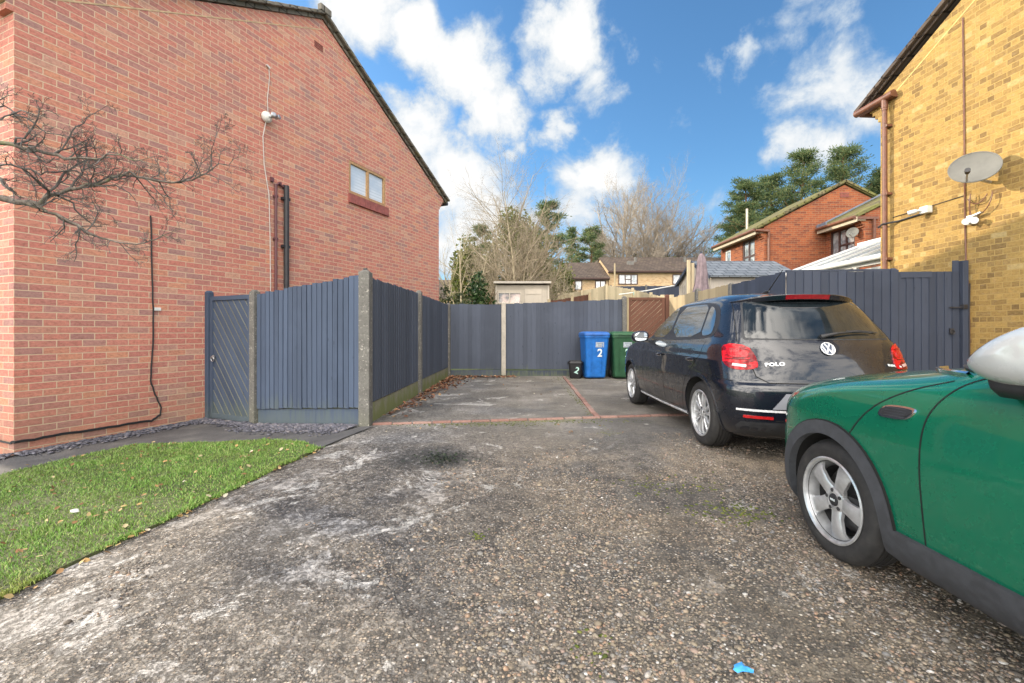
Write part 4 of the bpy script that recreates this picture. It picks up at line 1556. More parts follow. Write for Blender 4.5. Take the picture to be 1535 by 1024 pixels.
lamp = thing('security_light', 'white twin head security light fixed high on the red brick gable', 'light', tuple((Matrix.Translation((-5.12, 4.675, 0)) @ Matrix.Rotation(HA, 4, 'Z')) @ Vector((2.91, -.02, 4.53))), HA)
m = MB(); m.lathe([(0, 0), (.085, 0), (.09, .012), (.08, .045), (.05, .07), (0, .075)], 24, Matrix.Rotation(R(90), 4, 'X')); m.build('base', WHITEP, lamp, smooth=40)
m = MB()
for s in (-1, 1):
    m.lathe([(.0, 0), (.028, 0), (.034, .05), (.042, .075), (.03, .085), (0, .085)], 18, Matrix.Translation((.075, -.09, .02 + .0 * s)) @ Matrix.Rotation(.35 * s, 4, 'Z') @ Matrix.Rotation(R(80), 4, 'X') @ Matrix.Translation((s * .028, 0, .0)))
m.tube([(0, -.06, 0), (.07, -.10, .02)], .02, 8)
m.build('head', GALV, lamp, smooth=40)

# --- the yellow brick house on the right
YA = math.atan2(-1, .07)
yel = thing('yellow_brick_house', 'yellow stock brick house with brown gutter and downpipe, right of the parked cars', 'house', (6.40, 7.90, 0), YA)
YL, YD, YR = 8.2, 9.0, 4.1
gable_walls(yel, YL, YD, YR, 5.13, 7.38, -.4, YEL)
corbel(MB(), 0, -1, .003, .24, 5.10, 5, .055).build('corbel', YEL, yel)
corbel(MB(), YL, 1, .003, .24, 5.10, 5, .055).build('corbel', YEL, yel)
gable_roof(yel, YL, YD, YR, 5.10, 7.62, .40, TILE_BROWN, y0=-.05, th=.10)
m = verge_steps(yel, -.42, 5.06, YR, 7.58, -.07, TILE_BROWN, .065, .32, .09)
m2 = verge_steps(yel, YR, 7.58, YL + .42, 5.06, -.07, TILE_BROWN, .065, .32, .09)
m.add(m2.v, m2.f)
m.build('verge', TILE_BROWN, yel, bevel=.01)
m = MB()
YM = plain('yellow_verge_mortar', (.62, .46, .18), .9, 0, .2, 9, .3)
for (xa, za, xb, zb) in ((.0, 4.92, YR, 7.12), (YR, 7.12, YL, 4.92)):
    m.beam((xa, -.001, za), (xb, -.001, zb), .006, .02)
m.build('verge_mortar', YM, yel)
m = MB()
m.tube([(-.42, -.085, 5.03), (.34, -.085, 5.035)], .06, 12)
m.box((-.02, -.04, 5.0), (.72, .05, .05))
m.tube([(-.40, -.02, 5.03), (-.40, YD, 5.03)], .055, 10)
m.tube([(.17, -.085, 5.0), (.17, -.085, 4.86)], .05, 10)
m.build('gutter', PIPE_BRN, yel, smooth=40)
m = MB()
m.tube([(.17, -.085, 4.9), (.175, -.085, 2.5), (.18, -.085, .1)], .036, 12)
for z in (4.55, 3.4, 2.3, 1.2): m.box((.175, -.05, z), (.11, .10, .04))
m.tube([(.17, -.085, 4.95), (.17, -.085, 4.82)], .044, 12)
m.tube([(.176, -.085, 3.46), (.176, -.085, 3.38)], .042, 12)
m.build('downpipe', PIPE_BRN, yel, smooth=40)
m = MB()
m.tube([(1.36, -.012, 5.58), (1.375, -.012, 4.5), (1.385, -.014, 3.5), (1.39, -.012, 2.6), (1.405, -.012, 1.95), (1.44, -.02, 1.75), (1.45, -.014, 1.2), (1.45, -.014, .2)], .010, 6)
m.build('cable', PIPE_BRN, yel, smooth=40)
m = MB()
m.tube([(-.02, -.02, 2.88), (.18, -.13, 2.89), (.35, -.014, 2.90), (.78, -.014, 2.92)], .016, 8)
m.build('conduit', PIPE_BLK, yel, smooth=40)
m = MB()
m.tube([(.25, -.008, 2.99), (.8, -.008, 3.0), (1.38, -.008, 3.02)], .006, 5)
m.build('cable', PIPE_BLK, yel, smooth=40)
MB().tube([(1.47, -.03, 1.75), (1.46, -.03, 1.3), (1.47, -.03, .2)], .008, 5).build('cable', PIPE_BLK, yel, smooth=40)
YM4 = Matrix.Translation((6.40, 7.90, 0)) @ Matrix.Rotation(YA, 4, 'Z')
camr = thing('security_camera', 'white security camera on a junction box on the yellow brick wall', 'camera', tuple(YM4 @ Vector((.84, -.01, 2.95))), YA)
m = MB(); m.box((.02, -.05, 0), (.13, .10, .11)); m.build('junction_box', WHITEP, camr, bevel=.012, seg=3)
m = MB()
m.lathe([(0, 0), (.034, 0), (.036, .10), (.03, .11), (0, .11)], 20, Matrix.Translation((-.045, -.13, -.0)) @ Matrix.Rotation(-.9, 4, 'Z') @ Matrix.Rotation(R(100), 4, 'X'))
m.tube([(0, -.09, 0), (-.04, -.14, 0)], .018, 10)
m.build('body', WHITEP, camr, smooth=40)

# satellite dish
dpos = YM4 @ Vector((1.72, -.02, 3.10))
dish = thing('satellite_dish', 'large grey satellite dish on a wall bracket high on the yellow brick wall', 'satellite dish', tuple(dpos), 0)
nrm = Vector((-.76, -.56, .33)).normalized()
side = Vector((0, 0, 1)).cross(nrm).normalized()
upv = nrm.cross(side).normalized()
roll = Matrix.Rotation(R(-20), 3, nrm)
side, upv = roll @ side, roll @ upv
cen = Vector((-.32, -.10, .17))
fr = Matrix.Identity(4)
for i, a in enumerate((side, upv, nrm)):
    for j in range(3): fr[j][i] = a[j]
fr = Matrix.Translation(cen) @ fr
m = MB()
rings, seg = 9, 44
vs, fs = [], []
for layer in (0, 1):
    for r in range(rings + 1):
        f = r / rings
        for k in range(seg):
            t = 2 * math.pi * k / seg
            vs.append(fr @ Vector((.262 * f * math.cos(t), .222 * f * math.sin(t), -.055 + .055 * f * f - (.010 if layer else 0))))
st = (rings + 1) * seg
for layer in (0, 1):
    for r in range(rings):
        for k in range(seg):
            k2 = (k + 1) % seg
            a = layer * st
            q = (a + r * seg + k, a + r * seg + k2, a + (r + 1) * seg + k2, a + (r + 1) * seg + k)
            fs.append(q if layer == 0 else q[::-1])
for k in range(seg):
    k2 = (k + 1) % seg
    fs.append((rings * seg + k, rings * seg + k2, st + rings * seg + k2, st + rings * seg + k))
m.add(vs, fs)
m.tube([fr @ Vector((.262 * math.cos(t), .222 * math.sin(t), -.004)) for t in [2 * math.pi * k / 44 for k in range(45)]], .008, 6)
m.build('reflector', DISH, dish, smooth=50, fix=False)
m = MB()
arm0 = fr @ Vector((.0, -.205, -.03)); arm1 = fr @ Vector((.06, -.215, .26))
m.tube([arm0, arm1], .012, 8)
m.build('receiver_arm', GALV, dish, smooth=40)
m = MB()
m.tube([(0, .0, .0), (-.14, -.02, .02), (-.17, -.02, .16)], .022, 8)
m.build('arm', GALV, dish, smooth=40)
m = MB()
d = (arm1 - arm0).normalized()
m.tube([arm1 - d * .02, arm1 + d * .05], [.028, .03], 14)
m.build('receiver', PIPE_BLK, dish, smooth=40)
m = MB()
base = YM4.inverted()
def yl(x, y, z): return YM4 @ Vector((x, y, z)) - dpos
for (a, b, c, e) in (((1.50, -.06, 2.98), (1.47, -.07, 2.85), (1.50, -.05, 2.72), (1.52, -.05, 2.66)), ((1.52, -.08, 3.0), (1.53, -.10, 2.85), (1.48, -.05, 2.75), (1.49, -.05, 2.66)),
                     ((1.78, -.06, 2.95), (1.80, -.10, 2.8), (1.72, -.07, 2.72), (1.60, -.05, 2.68)), ((1.70, -.04, 2.95), (1.66, -.06, 2.85), (1.55, -.04, 2.78), (1.44, -.03, 2.95))):
    P = [yl(*q) for q in (a, b, c, e)]
    pts = []
    for k in range(13):
        t = k / 12
        pts.append(P[0] * (1 - t) ** 3 + P[1] * 3 * t * (1 - t) ** 2 + P[2] * 3 * t * t * (1 - t) + P[3] * t ** 3)
    m.tube(pts, .007, 6)
m.build('cable', PIPE_BRN, dish, smooth=40)
fl = thing('security_light', 'small white twin security light below the satellite dish on the yellow brick wall', 'light', tuple(YM4 @ Vector((1.50, -.01, 2.64))), YA)
m = MB(); m.box((0, -.03, 0), (.10, .06, .13)); m.build('base', WHITEP, fl, bevel=.008)
m = MB()
for s, zz in ((-.02, -.01), (.09, -.02)):
    m.lathe([(0, 0), (.03, 0), (.04, .06), (.045, .075), (0, .075)], 16, Matrix.Translation((s, -.07, zz)) @ Matrix.Rotation(.5, 4, 'Z') @ Matrix.Rotation(R(105), 4, 'X'))
m.build('head', WHITEP, fl, smooth=40)
MB().box((.10, -.06, .055), (.12, .05, .025), 0, 0, -.2).build('sensor_arm', GALV, fl, bevel=.004)

# --- conservatory behind the yellow house
con = thing('conservatory', 'white framed conservatory with a translucent roof behind the yellow brick house', 'conservatory', (6.62, 8.05, 0), 0)
CL, CW, EH, RH = 2.85, 1.75, 2.36, 3.12
m = MB()
m.box((.03, CL / 2, EH), (.09, CL, .13)); m.box((.03, CL / 2, 1.2), (.07, CL - .1, .06)); m.box((.03, CL / 2, .62), (.07, CL - .1, .06))
for k in range(5): m.box((.03, .04 + (CL - .08) * k / 4, EH / 2), (.065, .075, EH - .13))
m.box((CW / 2, CL - .02, EH), (CW, .07, .12))
for k in range(1, 4): m.box((CW * k / 3, CL - .02, EH / 2), (.07, .065, EH - .12))
m.build('frame', UPVC, con, bevel=.006)
m = MB()
m.add([(-.08, -.05, EH + .075), (CW, -.05, RH), (CW, CL + .05, RH), (-.08, CL + .05, EH + .075)], [(0, 1, 2, 3)])
m.add([(-.08, -.05, EH + .05), (CW, -.05, RH - .025), (CW, CL + .05, RH - .025), (-.08, CL + .05, EH + .05)], [(3, 2, 1, 0)])
m.build('roof', POLY, con, fix=False)
m = MB()
for k in range(5):
    y = -.05 + (CL + .1) * k / 4
    m.beam((-.10, y, EH + .085), (CW, y, RH + .012), .045 if 0 < k < 4 else .08, .04)
m.tube([(-.12, -.08, EH + .04), (-.12, CL + .08, EH + .04)], .05, 10)
m.box((CW, CL / 2, RH + .02), (.12, CL + .1, .10))
m.build('glazing_bar', UPVC, con, smooth=40)
m = MB()
m.box((.03, CL / 2, 1.75), (.012, CL - .1, 1.0)); m.box((.03, CL / 2, .32), (.02, CL - .1, .5)); m.box((CW / 2, CL - .02, 1.5), (CW - .1, .012, 1.6))
m.build('pane', PANE_LT, con)

# --- the two staggered red houses on the right
r1 = thing('red_brick_house', 'gabled red brick house with a mossy roof and pale flue beyond the charcoal fence', 'house', (9.42, 17.0, 0), 0)
# local: gable on y = 0 facing the camera, lit wall on x = 0
gable_walls(r1, 6.2, 3.5, 3.0, 4.98, 6.55, -.3, REDFAR, [], side_holes=[(.65, 1.6, 3.25, 4.72), (2.6, 3.1, 3.3, 4.6)])
gable_roof(r1, 6.2, 3.5, 3.0, 4.93, 6.72, .35, TILE_MOSS, y0=-.05, th=.1)
m = verge_steps(r1, -.36, 4.90, 3.0, 6.68, -.05, TILE_MOSS, .08); m2 = verge_steps(r1, 3.0, 6.68, 6.56, 4.90, -.05, TILE_MOSS, .08); m.add(m2.v, m2.f)
m.build('verge', TILE_MOSS, r1)
m = MB(); corbel(m, 0, -1, .003, .3, 4.93, 5, .055); m.build('corbel', REDFAR, r1)
m = MB(); m.box((-.33, 1.75, 4.78), (.03, 3.55, .16)); m.box((-.18, 1.75, 4.76), (.32, 3.5, .02)); m.build('soffit', plain('cream_soffit', (.50, .42, .30), .6), r1)
m = MB(); m.tube([(-.39, -.05, 4.86), (-.39, 3.55, 4.86)], .055, 10); m.tube([(.14, -.07, 4.85), (.14, -.07, .2)], .045, 8); m.tube([(-.35, -.06, 4.84), (.14, -.07, 4.80)], .05, 8); m.build('gutter', PIPE_BRN, r1, smooth=40)
window(r1, 1.125, 3.252, 4.718, .946, .05, 2, DARKFRAME, PANE_LT, 'x', .07, split=((0, 1), .55))
window(r1, 2.85, 3.302, 4.598, .496, .05, 1, UPVC, PANE_LT, 'x', .07, split=((0,), .5))
m = MB()
for k in range(8): m.box((-.02, .66 + .93 / 8 * (k + .5) , 3.13), (.06, .118, .2), 0, 0, 0)
m.build('sill', REDFAR, r1)
m = MB()
for k in range(4): m.box((3.0, -.006, 6.1 + .05 * k), (.34, .02, .03))
m.build('air_vent', REDTILE, r1)
m = MB(); m.tube([(.6, 2.4, 5.2), (.6, 2.4, 6.3)], .045, 12); m.build('flue', plain('pale_flue', (.52, .46, .38), .7), r1, smooth=40)

r2 = thing('red_brick_house', 'smaller red brick house with a triple window and lead flashing, joined right of the gable', 'house', (11.72, 15.1, 0), 0)
gable_walls(r2, 6.0, 1.895, 3.2, 4.98, 6.5, -.3, REDFAR, [], side_holes=[(.45, 1.65, 3.55, 4.72)])
gable_roof(r2, 6.0, 1.895, 3.2, 4.93, 6.72, .35, TILE_MOSS, y0=-.05, y1=1.84, th=.1)
m = MB(); m.beam((-.36, 1.86, 4.97), (3.2, 1.86, 6.77), .16, .05); m.box((-.36, 1.6, 4.95), (.04, .5, .16)); m.build('flashing', LEAD, r2)
m = MB(); corbel(m, 0, -1, .003, .3, 4.93, 5, .055); m.build('corbel', REDFAR, r2)
m = MB(); m.box((-.33, .9, 4.78), (.03, 1.95, .16)); m.box((-.18, .9, 4.76), (.32, 1.9, .02)); m.build('soffit', bpy.data.materials['cream_soffit'], r2)
m = MB(); m.tube([(-.39, -.05, 4.86), (-.39, 1.85, 4.86)], .055, 10); m.tube([(.25, -.07, 4.8), (.25, -.07, .2)], .045, 8); m.box((.0, -.04, 4.83), (.8, .06, .08)); m.build('gutter', PIPE_BRN, r2, smooth=40)
window(r2, 1.05, 3.552, 4.718, 1.196, .05, 3, DARKFRAME, PANE_LT, 'x', .07, split=((0, 1), .5))
sd2 = thing('satellite_dish', 'small pale satellite dish on the corner of the far red brick house', 'satellite dish', (11.70, 15.42, 4.30), 0)
m = MB()
mm = Matrix.Translation((-.20, -.04, .12)) @ Vector((-.8, -.5, .3)).to_track_quat('Z', 'Y').to_matrix().to_4x4()
m.lathe([(0, -.045), (.10, -.034), (.185, 0), (.19, -.008), (.10, -.045), (0, -.055)], 28, mm)
m.build('reflector', DISH, sd2, smooth=50)
m = MB(); m.tube([(0, 0, 0), (-.12, 0, 0), (-.17, -.03, .10)], .02, 8); m.tube([(-.2, -.05, -.06), (-.40, -.17, .04)], .012, 6); m.build('arm', GALV, sd2, smooth=40)

# --- tan terrace far behind
tan = thing('tan_brick_terrace', 'long tan brick terrace with a brown tiled roof far behind the garden fences', 'house', (8.50, 40, .9), 0)
def row_house(root, x0, x1, eave, ridge, D, name='wall'):
    m = MB()
    W = x1 - x0
    m.add([(x0, 0, -1), (x1, 0, -1), (x1, 0, eave), (x0, 0, eave), (x0, D, -1), (x1, D, -1), (x1, D, eave), (x0, D, eave), (x0, D / 2, ridge), (x1, D / 2, ridge)],
          [(0, 1, 2, 3), (5, 4, 7, 6), (0, 3, 8, 7, 4), (1, 5, 6, 9, 2)])
    m.build('wall', TAN, root)
    m = MB()
    s = (ridge - eave) / (D / 2)
    a, b = x0 - .08, x1 + .08
    o = .35
    prof = [(-o, eave - o * s - .02), (-o, eave - o * s + .12), (D / 2, ridge + .14), (D + o, eave - o * s + .12), (D + o, eave - o * s - .02), (D / 2, ridge)]
    m.prism([(a, p[0], p[1]) for p in prof], (b - a, 0, 0))
    m.build('roof', TILE_BROWN, root)
    m = MB(); m.tube([(a, -o - .05, eave - o * s), (b, -o - .05, eave - o * s)], .06, 8); m.box(((a + b) / 2, -.16, eave - o * s - .06), (b - a, .35, .1)); m.build('gutter', DARKFRAME, root)


row_house(tan, 0, 15.0, 5.55, 7.2, 8.0)
def far_window(root, x0, x1, z0, z1, lights, split=()):
    window(root, (x0 + x1) / 2, z0, z1, x1 - x0, -.03, lights, DARKFRAME, PANE_LT, 'y', .08, split=(split, .5) if split else None)
for (a, b, l) in ((.85, 2.55, 3), (5.6, 7.0, 2), (9.2, 10.9, 3)): far_window(tan, a, b, 4.30, 5.20, l, (1,) if l == 3 else ())
m = MB(); m.box((2.3, 1.6, 6.40), (.55, .5, .34), 0, 0, .1); m.build('roof_vent', CONC, tan)
for x_ in (3.0, 7.6): MB().tube([(x_, 2.4, 6.3), (x_, 2.4, 7.1)], .14, 10).build('roof_vent', CONC, tan, smooth=40)
t2 = thing('tan_brick_house', 'lower tan brick house with a sunlit gable end, left end of the far terrace', 'house', (4.55, 40.0, .7), 0)
row_house(t2, 0, 3.9, 5.15, 6.9, 8.0)
for (a, b) in ((.95, 1.6), (2.75, 3.7)): far_window(t2, a, b, 4.0, 4.85, 1 if b - a < .8 else 2)
MB().box((1.9, -.5, 3.25), (3.9, 1.0, .18)).build('porch_roof', DARKFRAME, t2)
pole = thing('pole', 'thin tall grey pole standing in front of the far tan terrace', 'pole', (6.55, 29, .3), 0)
MB().tube([(0, 0, 0), (0, 0, 3.2), (0, 0, 5.1)], [.07, .06, .05], 8).build('shaft', FENCE_TAN, pole, smooth=40)
g = thing('house', 'grey roofed house glimpsed behind the laurel at the corner of the red brick gable', 'house', (-11.5, 60, .6), 0)
row_house(g, 0, 12, 5.0, 7.6, 8)

# --- sheds and garden things behind the fences
def shed(name, label, loc, w, d, h0, h1, wallm, roofm, axis='x', rz=0.0):
    pass


cs = thing('garden_shed', 'cream painted pent roof shed with a small two pane window behind the back fence', 'shed', (-.52, 15.0, .12), 0)
m = MB()
W_, D_ = 1.72, 1.4
for k in range(17):
    z = .07 + k * .145
    m.box((W_ / 2, -.004, z), (W_, .024, .148), 0, .06)
m.box((W_ / 2, D_ / 2 + .02, 1.24), (W_ - .01, D_, 2.48))
m.box((.0, -.01, 1.24), (.05, .05, 2.46)); m.box((W_, -.01, 1.24), (.05, .05, 2.46))
m.build('wall', SHEDWOOD, cs)
m = MB(); m.box((W_ / 2, D_ / 2 - .02, 2.52), (W_ + .16, D_ + .24, .07), 0, -.05); m.build('roof', plain('pale_shed_roof_felt', (.42, .38, .33), .9), cs)
m = MB(); m.box((1.22, -.03, 1.3), (.55, .02, 2.1)); m.box((1.22, -.045, 2.2), (.5, .012, .06)); m.box((1.22, -.045, 1.5), (.5, .012, .06)); m.build('door', SHEDWOOD, cs)
window(cs, .44, 1.86, 2.24, .78, -.035, 2, SHEDWOOD, PANE_SHED, 'y', .035)

gs = thing('garden_shed', 'grey timber shed with a blue grey shingle roof behind the tan fence', 'shed', (5.95, 13.6, .3), 0)
m = MB()
W_, D_, e_, r_ = 2.55, 2.6, 2.44, 3.02
m.add([(0, 0, 0), (0, D_, 0), (0, D_, e_), (0, D_ / 2, r_), (0, 0, e_)], [(0, 1, 2, 3, 4)])
m.add([(W_, 0, 0), (W_, D_, 0), (W_, D_, e_), (W_, D_ / 2, r_), (W_, 0, e_)], [(4, 3, 2, 1, 0)])
m.add([(0, 0, 0), (W_, 0, 0), (W_, 0, e_), (0, 0, e_)], [(0, 1, 2, 3)]); m.add([(0, D_, 0), (W_, D_, 0), (W_, D_, e_), (0, D_, e_)], [(3, 2, 1, 0)])
m.build('wall', SHEDGREY, gs)
m = MB()
s = (r_ - e_) / (D_ / 2)
prof = [(-.12, e_ - .12 * s), (-.12, e_ - .12 * s + .06), (D_ / 2, r_ + .06), (D_ + .12, e_ - .12 * s + .06), (D_ + .12, e_ - .12 * s), (D_ / 2, r_)]
m.prism([(-.08, p[0], p[1]) for p in prof], (W_ + .16, 0, 0))
m.build('roof', SLATE, gs)
m = MB()
m.beam((-.10, -.14, e_ - .06), (-.10, D_ / 2, r_ + .02), .03, .10); m.beam((-.10, D_ + .14, e_ - .06), (-.10, D_ / 2, r_ + .02), .03, .10)
m.build('bargeboard', FENCE_DK, gs)
m = MB()
for k in range(12): m.box((-.010, .05 + D_ / 12 * (k + .5) - .05, 1.2), (.014, .012, 2.3))
m.build('cladding_strip', SHEDGREY, gs)

dp = thing('fence_panel', 'short charcoal fence panel in front of the grey shed', 'fence', (5.15, 12.4, 0), .05)
m = boards(MB(), (0, 0), (1.35, 0), 0, 0, 2.27, 2.05, (0, -1), seed=31)
m.build('panel', FENCE_DK, dp)
MB().box((.03, .0, 1.15), (.08, .08, 2.34)).build('post', FENCE_DK, dp)

# parasol
pa = thing('parasol', 'closed mauve garden parasol standing behind the tan fence', 'parasol', (4.88, 11.75, .1), 0)
m = MB()
rng = random.Random(9)
n = 28
vs, fs = [], []
prof = [(2.98, .03), (2.92, .075), (2.8, .10), (2.5, .13), (2.2, .16), (1.9, .20), (1.75, .22), (1.66, .20)]
for i, (z, r) in enumerate(prof):
    for k in range(n):
        t = 2 * math.pi * k / n
        f = 1 + .30 * math.cos(7 * t + .25 * i) * (i / len(prof)) ** .6 + rng.uniform(-.04, .04)
        if abs(z - 2.2) < .05: f *= .92
        vs.append((r * f * math.cos(t) + .02 * math.sin(z * 3), r * f * math.sin(t), z + (.05 * math.cos(7 * t) if i == len(prof) - 1 else 0)))
for i in range(len(prof) - 1):
    for k in range(n):
        fs.append((i * n + k, i * n + (k + 1) % n, (i + 1) * n + (k + 1) % n, (i + 1) * n + k))
fs.append(tuple(range(n)))
m.add(vs, fs)
m.build('canopy', FABRIC, pa, smooth=50)
m = MB(); m.tube([(0, 0, 0), (0, 0, 3.03)], .024, 10); m.build('pole', FENCE_DK, pa, smooth=40)
m = MB(); m.lathe([(0, 0), (.25, 0), (.25, .05), (.06, .09), (.05, .25), (0, .25)], 20); m.build('base', CONC, pa, smooth=40)
for x_, lab in ((4.62, 'pale timber post standing left of the closed parasol, taller one'), (4.72, 'pale timber post touching the closed parasol, shorter one')):
    pp_ = thing('timber_post', lab, 'post', (x_, 11.9, .1), 0)
    MB().box((0, 0, 1.42 if x_ < 4.7 else 1.38), (.075, .075, 2.84 if x_ < 4.7 else 2.76)).build('shaft', FENCE_CREAM, pp_, bevel=.006)

# distant garden fences
def garden_fence(label, pts, tops, mat, seed, base=.12, nrm=(-.3, -1), posts=True, pm=None, h=0):
    f = thing('garden_fence', label, 'fence', (*pts[0], 0), 0)
    for i in range(len(pts) - 1):
        a, b = pts[i], pts[i + 1]
        m = boards(MB(), a, b, base, base, tops[i], tops[i + 1], nrm, seed=seed + i, lap=.13, w=.15)
        m.build('panel', mat, f, world=True)
    if posts:
        for i, p in enumerate(pts):
            MB().box((p[0], p[1] - .05, (tops[i] + .05) / 2), (.09, .09, tops[i] + .05)).build('post', pm or mat, f, world=True)
    return f


garden_fence('sunlit cream timber fence stepping down beside the far gardens', [(3.85, 18.6), (4.6, 17.4), (4.62, 15.2), (4.35, 13.2), (4.05, 11.6)], [2.95, 2.68, 2.32, 2.08, 1.95], FENCE_CREAM, 41, nrm=(-1, -.1))
garden_fence('sunlit cream timber fence across the far garden below the terrace', [(2.1, 20.5), (3.0, 19.6), (3.85, 18.7)], [2.75, 2.8, 2.95], FENCE_CREAM, 51, nrm=(-.3, -1))
garden_fence('dark slate fence with concrete posts below the far terrace', [(5.2, 24.0), (7.0, 23.8), (9.0, 23.6)], [3.45, 3.45, 3.45], FENCE_DK, 61, nrm=(0, -1), pm=CONC)
garden_fence('short weathered brown fence left of the cream garden fence', [(1.15, 14.2), (2.0, 15.2), (2.75, 16.2)], [2.02, 2.2, 2.4], BROWNWOOD, 71, nrm=(0, -1), pm=FENCE_TAN)
cp = thing('clothes_line', 'thin white clothes line prop slanting in front of the dark fence', 'clothes line', (4.1, 17, 0), 0)
MB().tube([(-.1, 0, 2.45), (1.0, .3, 2.62), (3.0, .6, 3.0)], .02, 6).build('line', WHITEP, cp, smooth=40)
MB().box((.52, .12, 2.50), (.1, .05, .12)).build('peg_bag', plain('mint_peg_bag', (.35, .6, .55), .7), cp, bevel=.01)
# ------------------------------------------------------------------ trees
TWIG_MIN = .0009


def limb(rng, p, d, L, r0, r1, n, wob, up=0.0):
    """a wandering tapered branch -> points, radii"""
    pts, rad = [Vector(p)], [r0]
    d = Vector(d).normalized()
    for i in range(n):
        d = (d + Vector((rng.gauss(0, wob), rng.gauss(0, wob), rng.gauss(0, wob) + up))).normalized()
        pts.append(pts[-1] + d * (L / n))
        rad.append(r0 + (r1 - r0) * (i + 1) / n)
    return pts, rad


def along(pts, rad, f):
    x = f * (len(pts) - 1)
    i = min(int(x), len(pts) - 2)
    t = x - i
    return pts[i].lerp(pts[i + 1], t), rad[i] * (1 - t) + rad[i + 1] * t, (pts[i + 1] - pts[i]).normalized()


def spread(rng, d, ang):
    a = d.orthogonal().normalized()
    a.rotate(Matrix.Rotation(rng.uniform(0, 2 * math.pi), 3, d))
    return (d * math.cos(ang) + a * math.sin(ang)).normalized()


def branches(rng, mb, pts, rad, level, spec, tips=None):
    """spec[level] = (count, length ratio range, angle range, wobble, up, segs, first position)"""
    if level >= len(spec): return
    cnt, lr, ar, wob, up, seg, f0, sides = spec[level]
    L = sum((b - a).length for a, b in zip(pts, pts[1:]))
    for i in range(cnt):
        f = f0 + (1 - f0) * (i + rng.random()) / cnt
        p, r, d = along(pts, rad, min(f, .999))
        dd = spread(rng, d, rng.uniform(*ar))
        l = L * rng.uniform(*lr) * (1.15 - .55 * f)
        rr = max(r * .60, TWIG_MIN)
        q, qr = limb(rng, p, dd, l, rr, rr * .38, seg, wob, up)
        mb.tube(q, qr, sides, cap=False)
        if tips is not None: tips.append((q[-1], level))
        branches(rng, mb, q, qr, level + 1, spec, tips)


def bare_tree(name, label, loc, H, seed, trunk_r, spec, barkT, barkC, stems=1, lean=.12, group=None, trunk_frac=.9, tips=None, tw=.06):
    rng = random.Random(seed)
    t = thing(name, label, 'tree', loc, rng.uniform(0, 6), group)
    tm, cm = MB(), MB()
    for s in range(stems):
        a = 2 * math.pi * s / stems + rng.uniform(-.4, .4)
        k = lean * (1 if stems > 1 else .4) * rng.uniform(.5, 1.3)
        d = Vector((math.cos(a) * k, math.sin(a) * k, 1))
        h = H * trunk_frac * (1 if s == 0 else rng.uniform(.62, .95))
        base = Vector((math.cos(a), math.sin(a), 0)) * (trunk_r * 1.1 if stems > 1 else 0)
        pts, rad = limb(rng, base, d, h, trunk_r * (1 if s == 0 else .75), trunk_r * .10, 10, tw, .03)
        tm.tube(pts, rad, 9, cap=False)
        branches(rng, cm, pts, rad, 0, spec, tips)
    tm.build('trunk', barkT, t, smooth=60, fix=False)
    cm.build('crown', barkC, t, fix=False)
    return t


def leaf_quads(centers, sizes, seed, aspect=.5, upbias=0.0):
    rng = np.random.default_rng(seed)
    n = len(centers)
    a = rng.normal(size=(n, 3)); a[:, 2] += upbias
    a /= np.linalg.norm(a, axis=1)[:, None]
    b = rng.normal(size=(n, 3))
    b -= a * (a * b).sum(1)[:, None]
    b /= np.linalg.norm(b, axis=1)[:, None]
    s = np.asarray(sizes)[:, None]
    c = np.asarray(centers)
    nn = np.cross(a, b)
    V = np.stack([c - a * s, c - b * s * aspect + nn * s * .12, c + a * s, c + b * s * aspect + nn * s * .12], 1).reshape(-1, 3)
    i = np.arange(n) * 4
    return V, np.stack([i, i + 1, i + 2, i + 3], 1)


def clumps(rng, anchors, per, spreadr, flat=.6):
    C = []
    for p, k in anchors:
        n = int(per * k)
        g = rng.normal(size=(n, 3)) * spreadr * (k ** .5)
        g[:, 2] *= flat
        C.append(np.array(p)[None] + g)
    return np.concatenate(C)


def pine(name, label, loc, H, seed, crown_from=.42, width=.2, per=70, leaf=.085, sig=.017, group='pines behind the houses', dense=1.0, top_w=.55, link=True, mat=None, nbr=46):
    rng = random.Random(seed)
    nr = np.random.default_rng(seed)
    t = thing(name, label, 'tree', loc, 0, group)
    tm = MB()
    pts, rad = limb(rng, (0, 0, 0), (rng.uniform(-.04, .04), rng.uniform(-.04, .04), 1), H * .97, H * .016, H * .003, 12, .025, .05)
    tm.tube(pts, rad, 9, cap=False)
    anchors = []
    for i in range(nbr):
        f = crown_from + (1 - crown_from) * ((i + rng.random()) / nbr)
        p, r, d = along(pts, rad, min(.995, f))
        g = (f - crown_from) / (1 - crown_from)
        wid = H * width * (min(1, .35 + 1.7 * g) * (1 - g ** 2.2 * (1 - top_w * .4)) ) * rng.uniform(.55, 1.15)
        az = i * 2.4 + rng.uniform(-.5, .5)
        dd = Vector((math.cos(az), math.sin(az), rng.uniform(-.05, .45)))
        q, qr = limb(rng, p, dd, wid, r * .42, r * .1, 5, .16, .07)
        tm.tube(q, qr, 5, cap=False)
        for ff in (.45, .65, .82, .98):
            if rng.random() < .86 * dense:
                c, _, dd2 = along(q, qr, ff)
                off = Vector((rng.gauss(0, .05), rng.gauss(0, .05), .03)) * wid
                anchors.append((c + off, rng.uniform(.5, 1.25) * (.75 + .5 * ff)))
    top = pts[-1]
    for k in range(5): anchors.append((top + Vector((rng.gauss(0, .02) * H, rng.gauss(0, .02) * H, rng.uniform(-.03, .01) * H)), .9))
    C = clumps(nr, anchors, per, H * sig, .5)
    V, F = leaf_quads(C, nr.uniform(.6, 1.3, len(C)) * leaf, seed, .30, .35)
    tm.build('trunk', BARK_PINE, t, smooth=60, fix=False)
    o = link_mesh('crown', np_mesh('crown', V, F), mat or PINE, t)
    return t


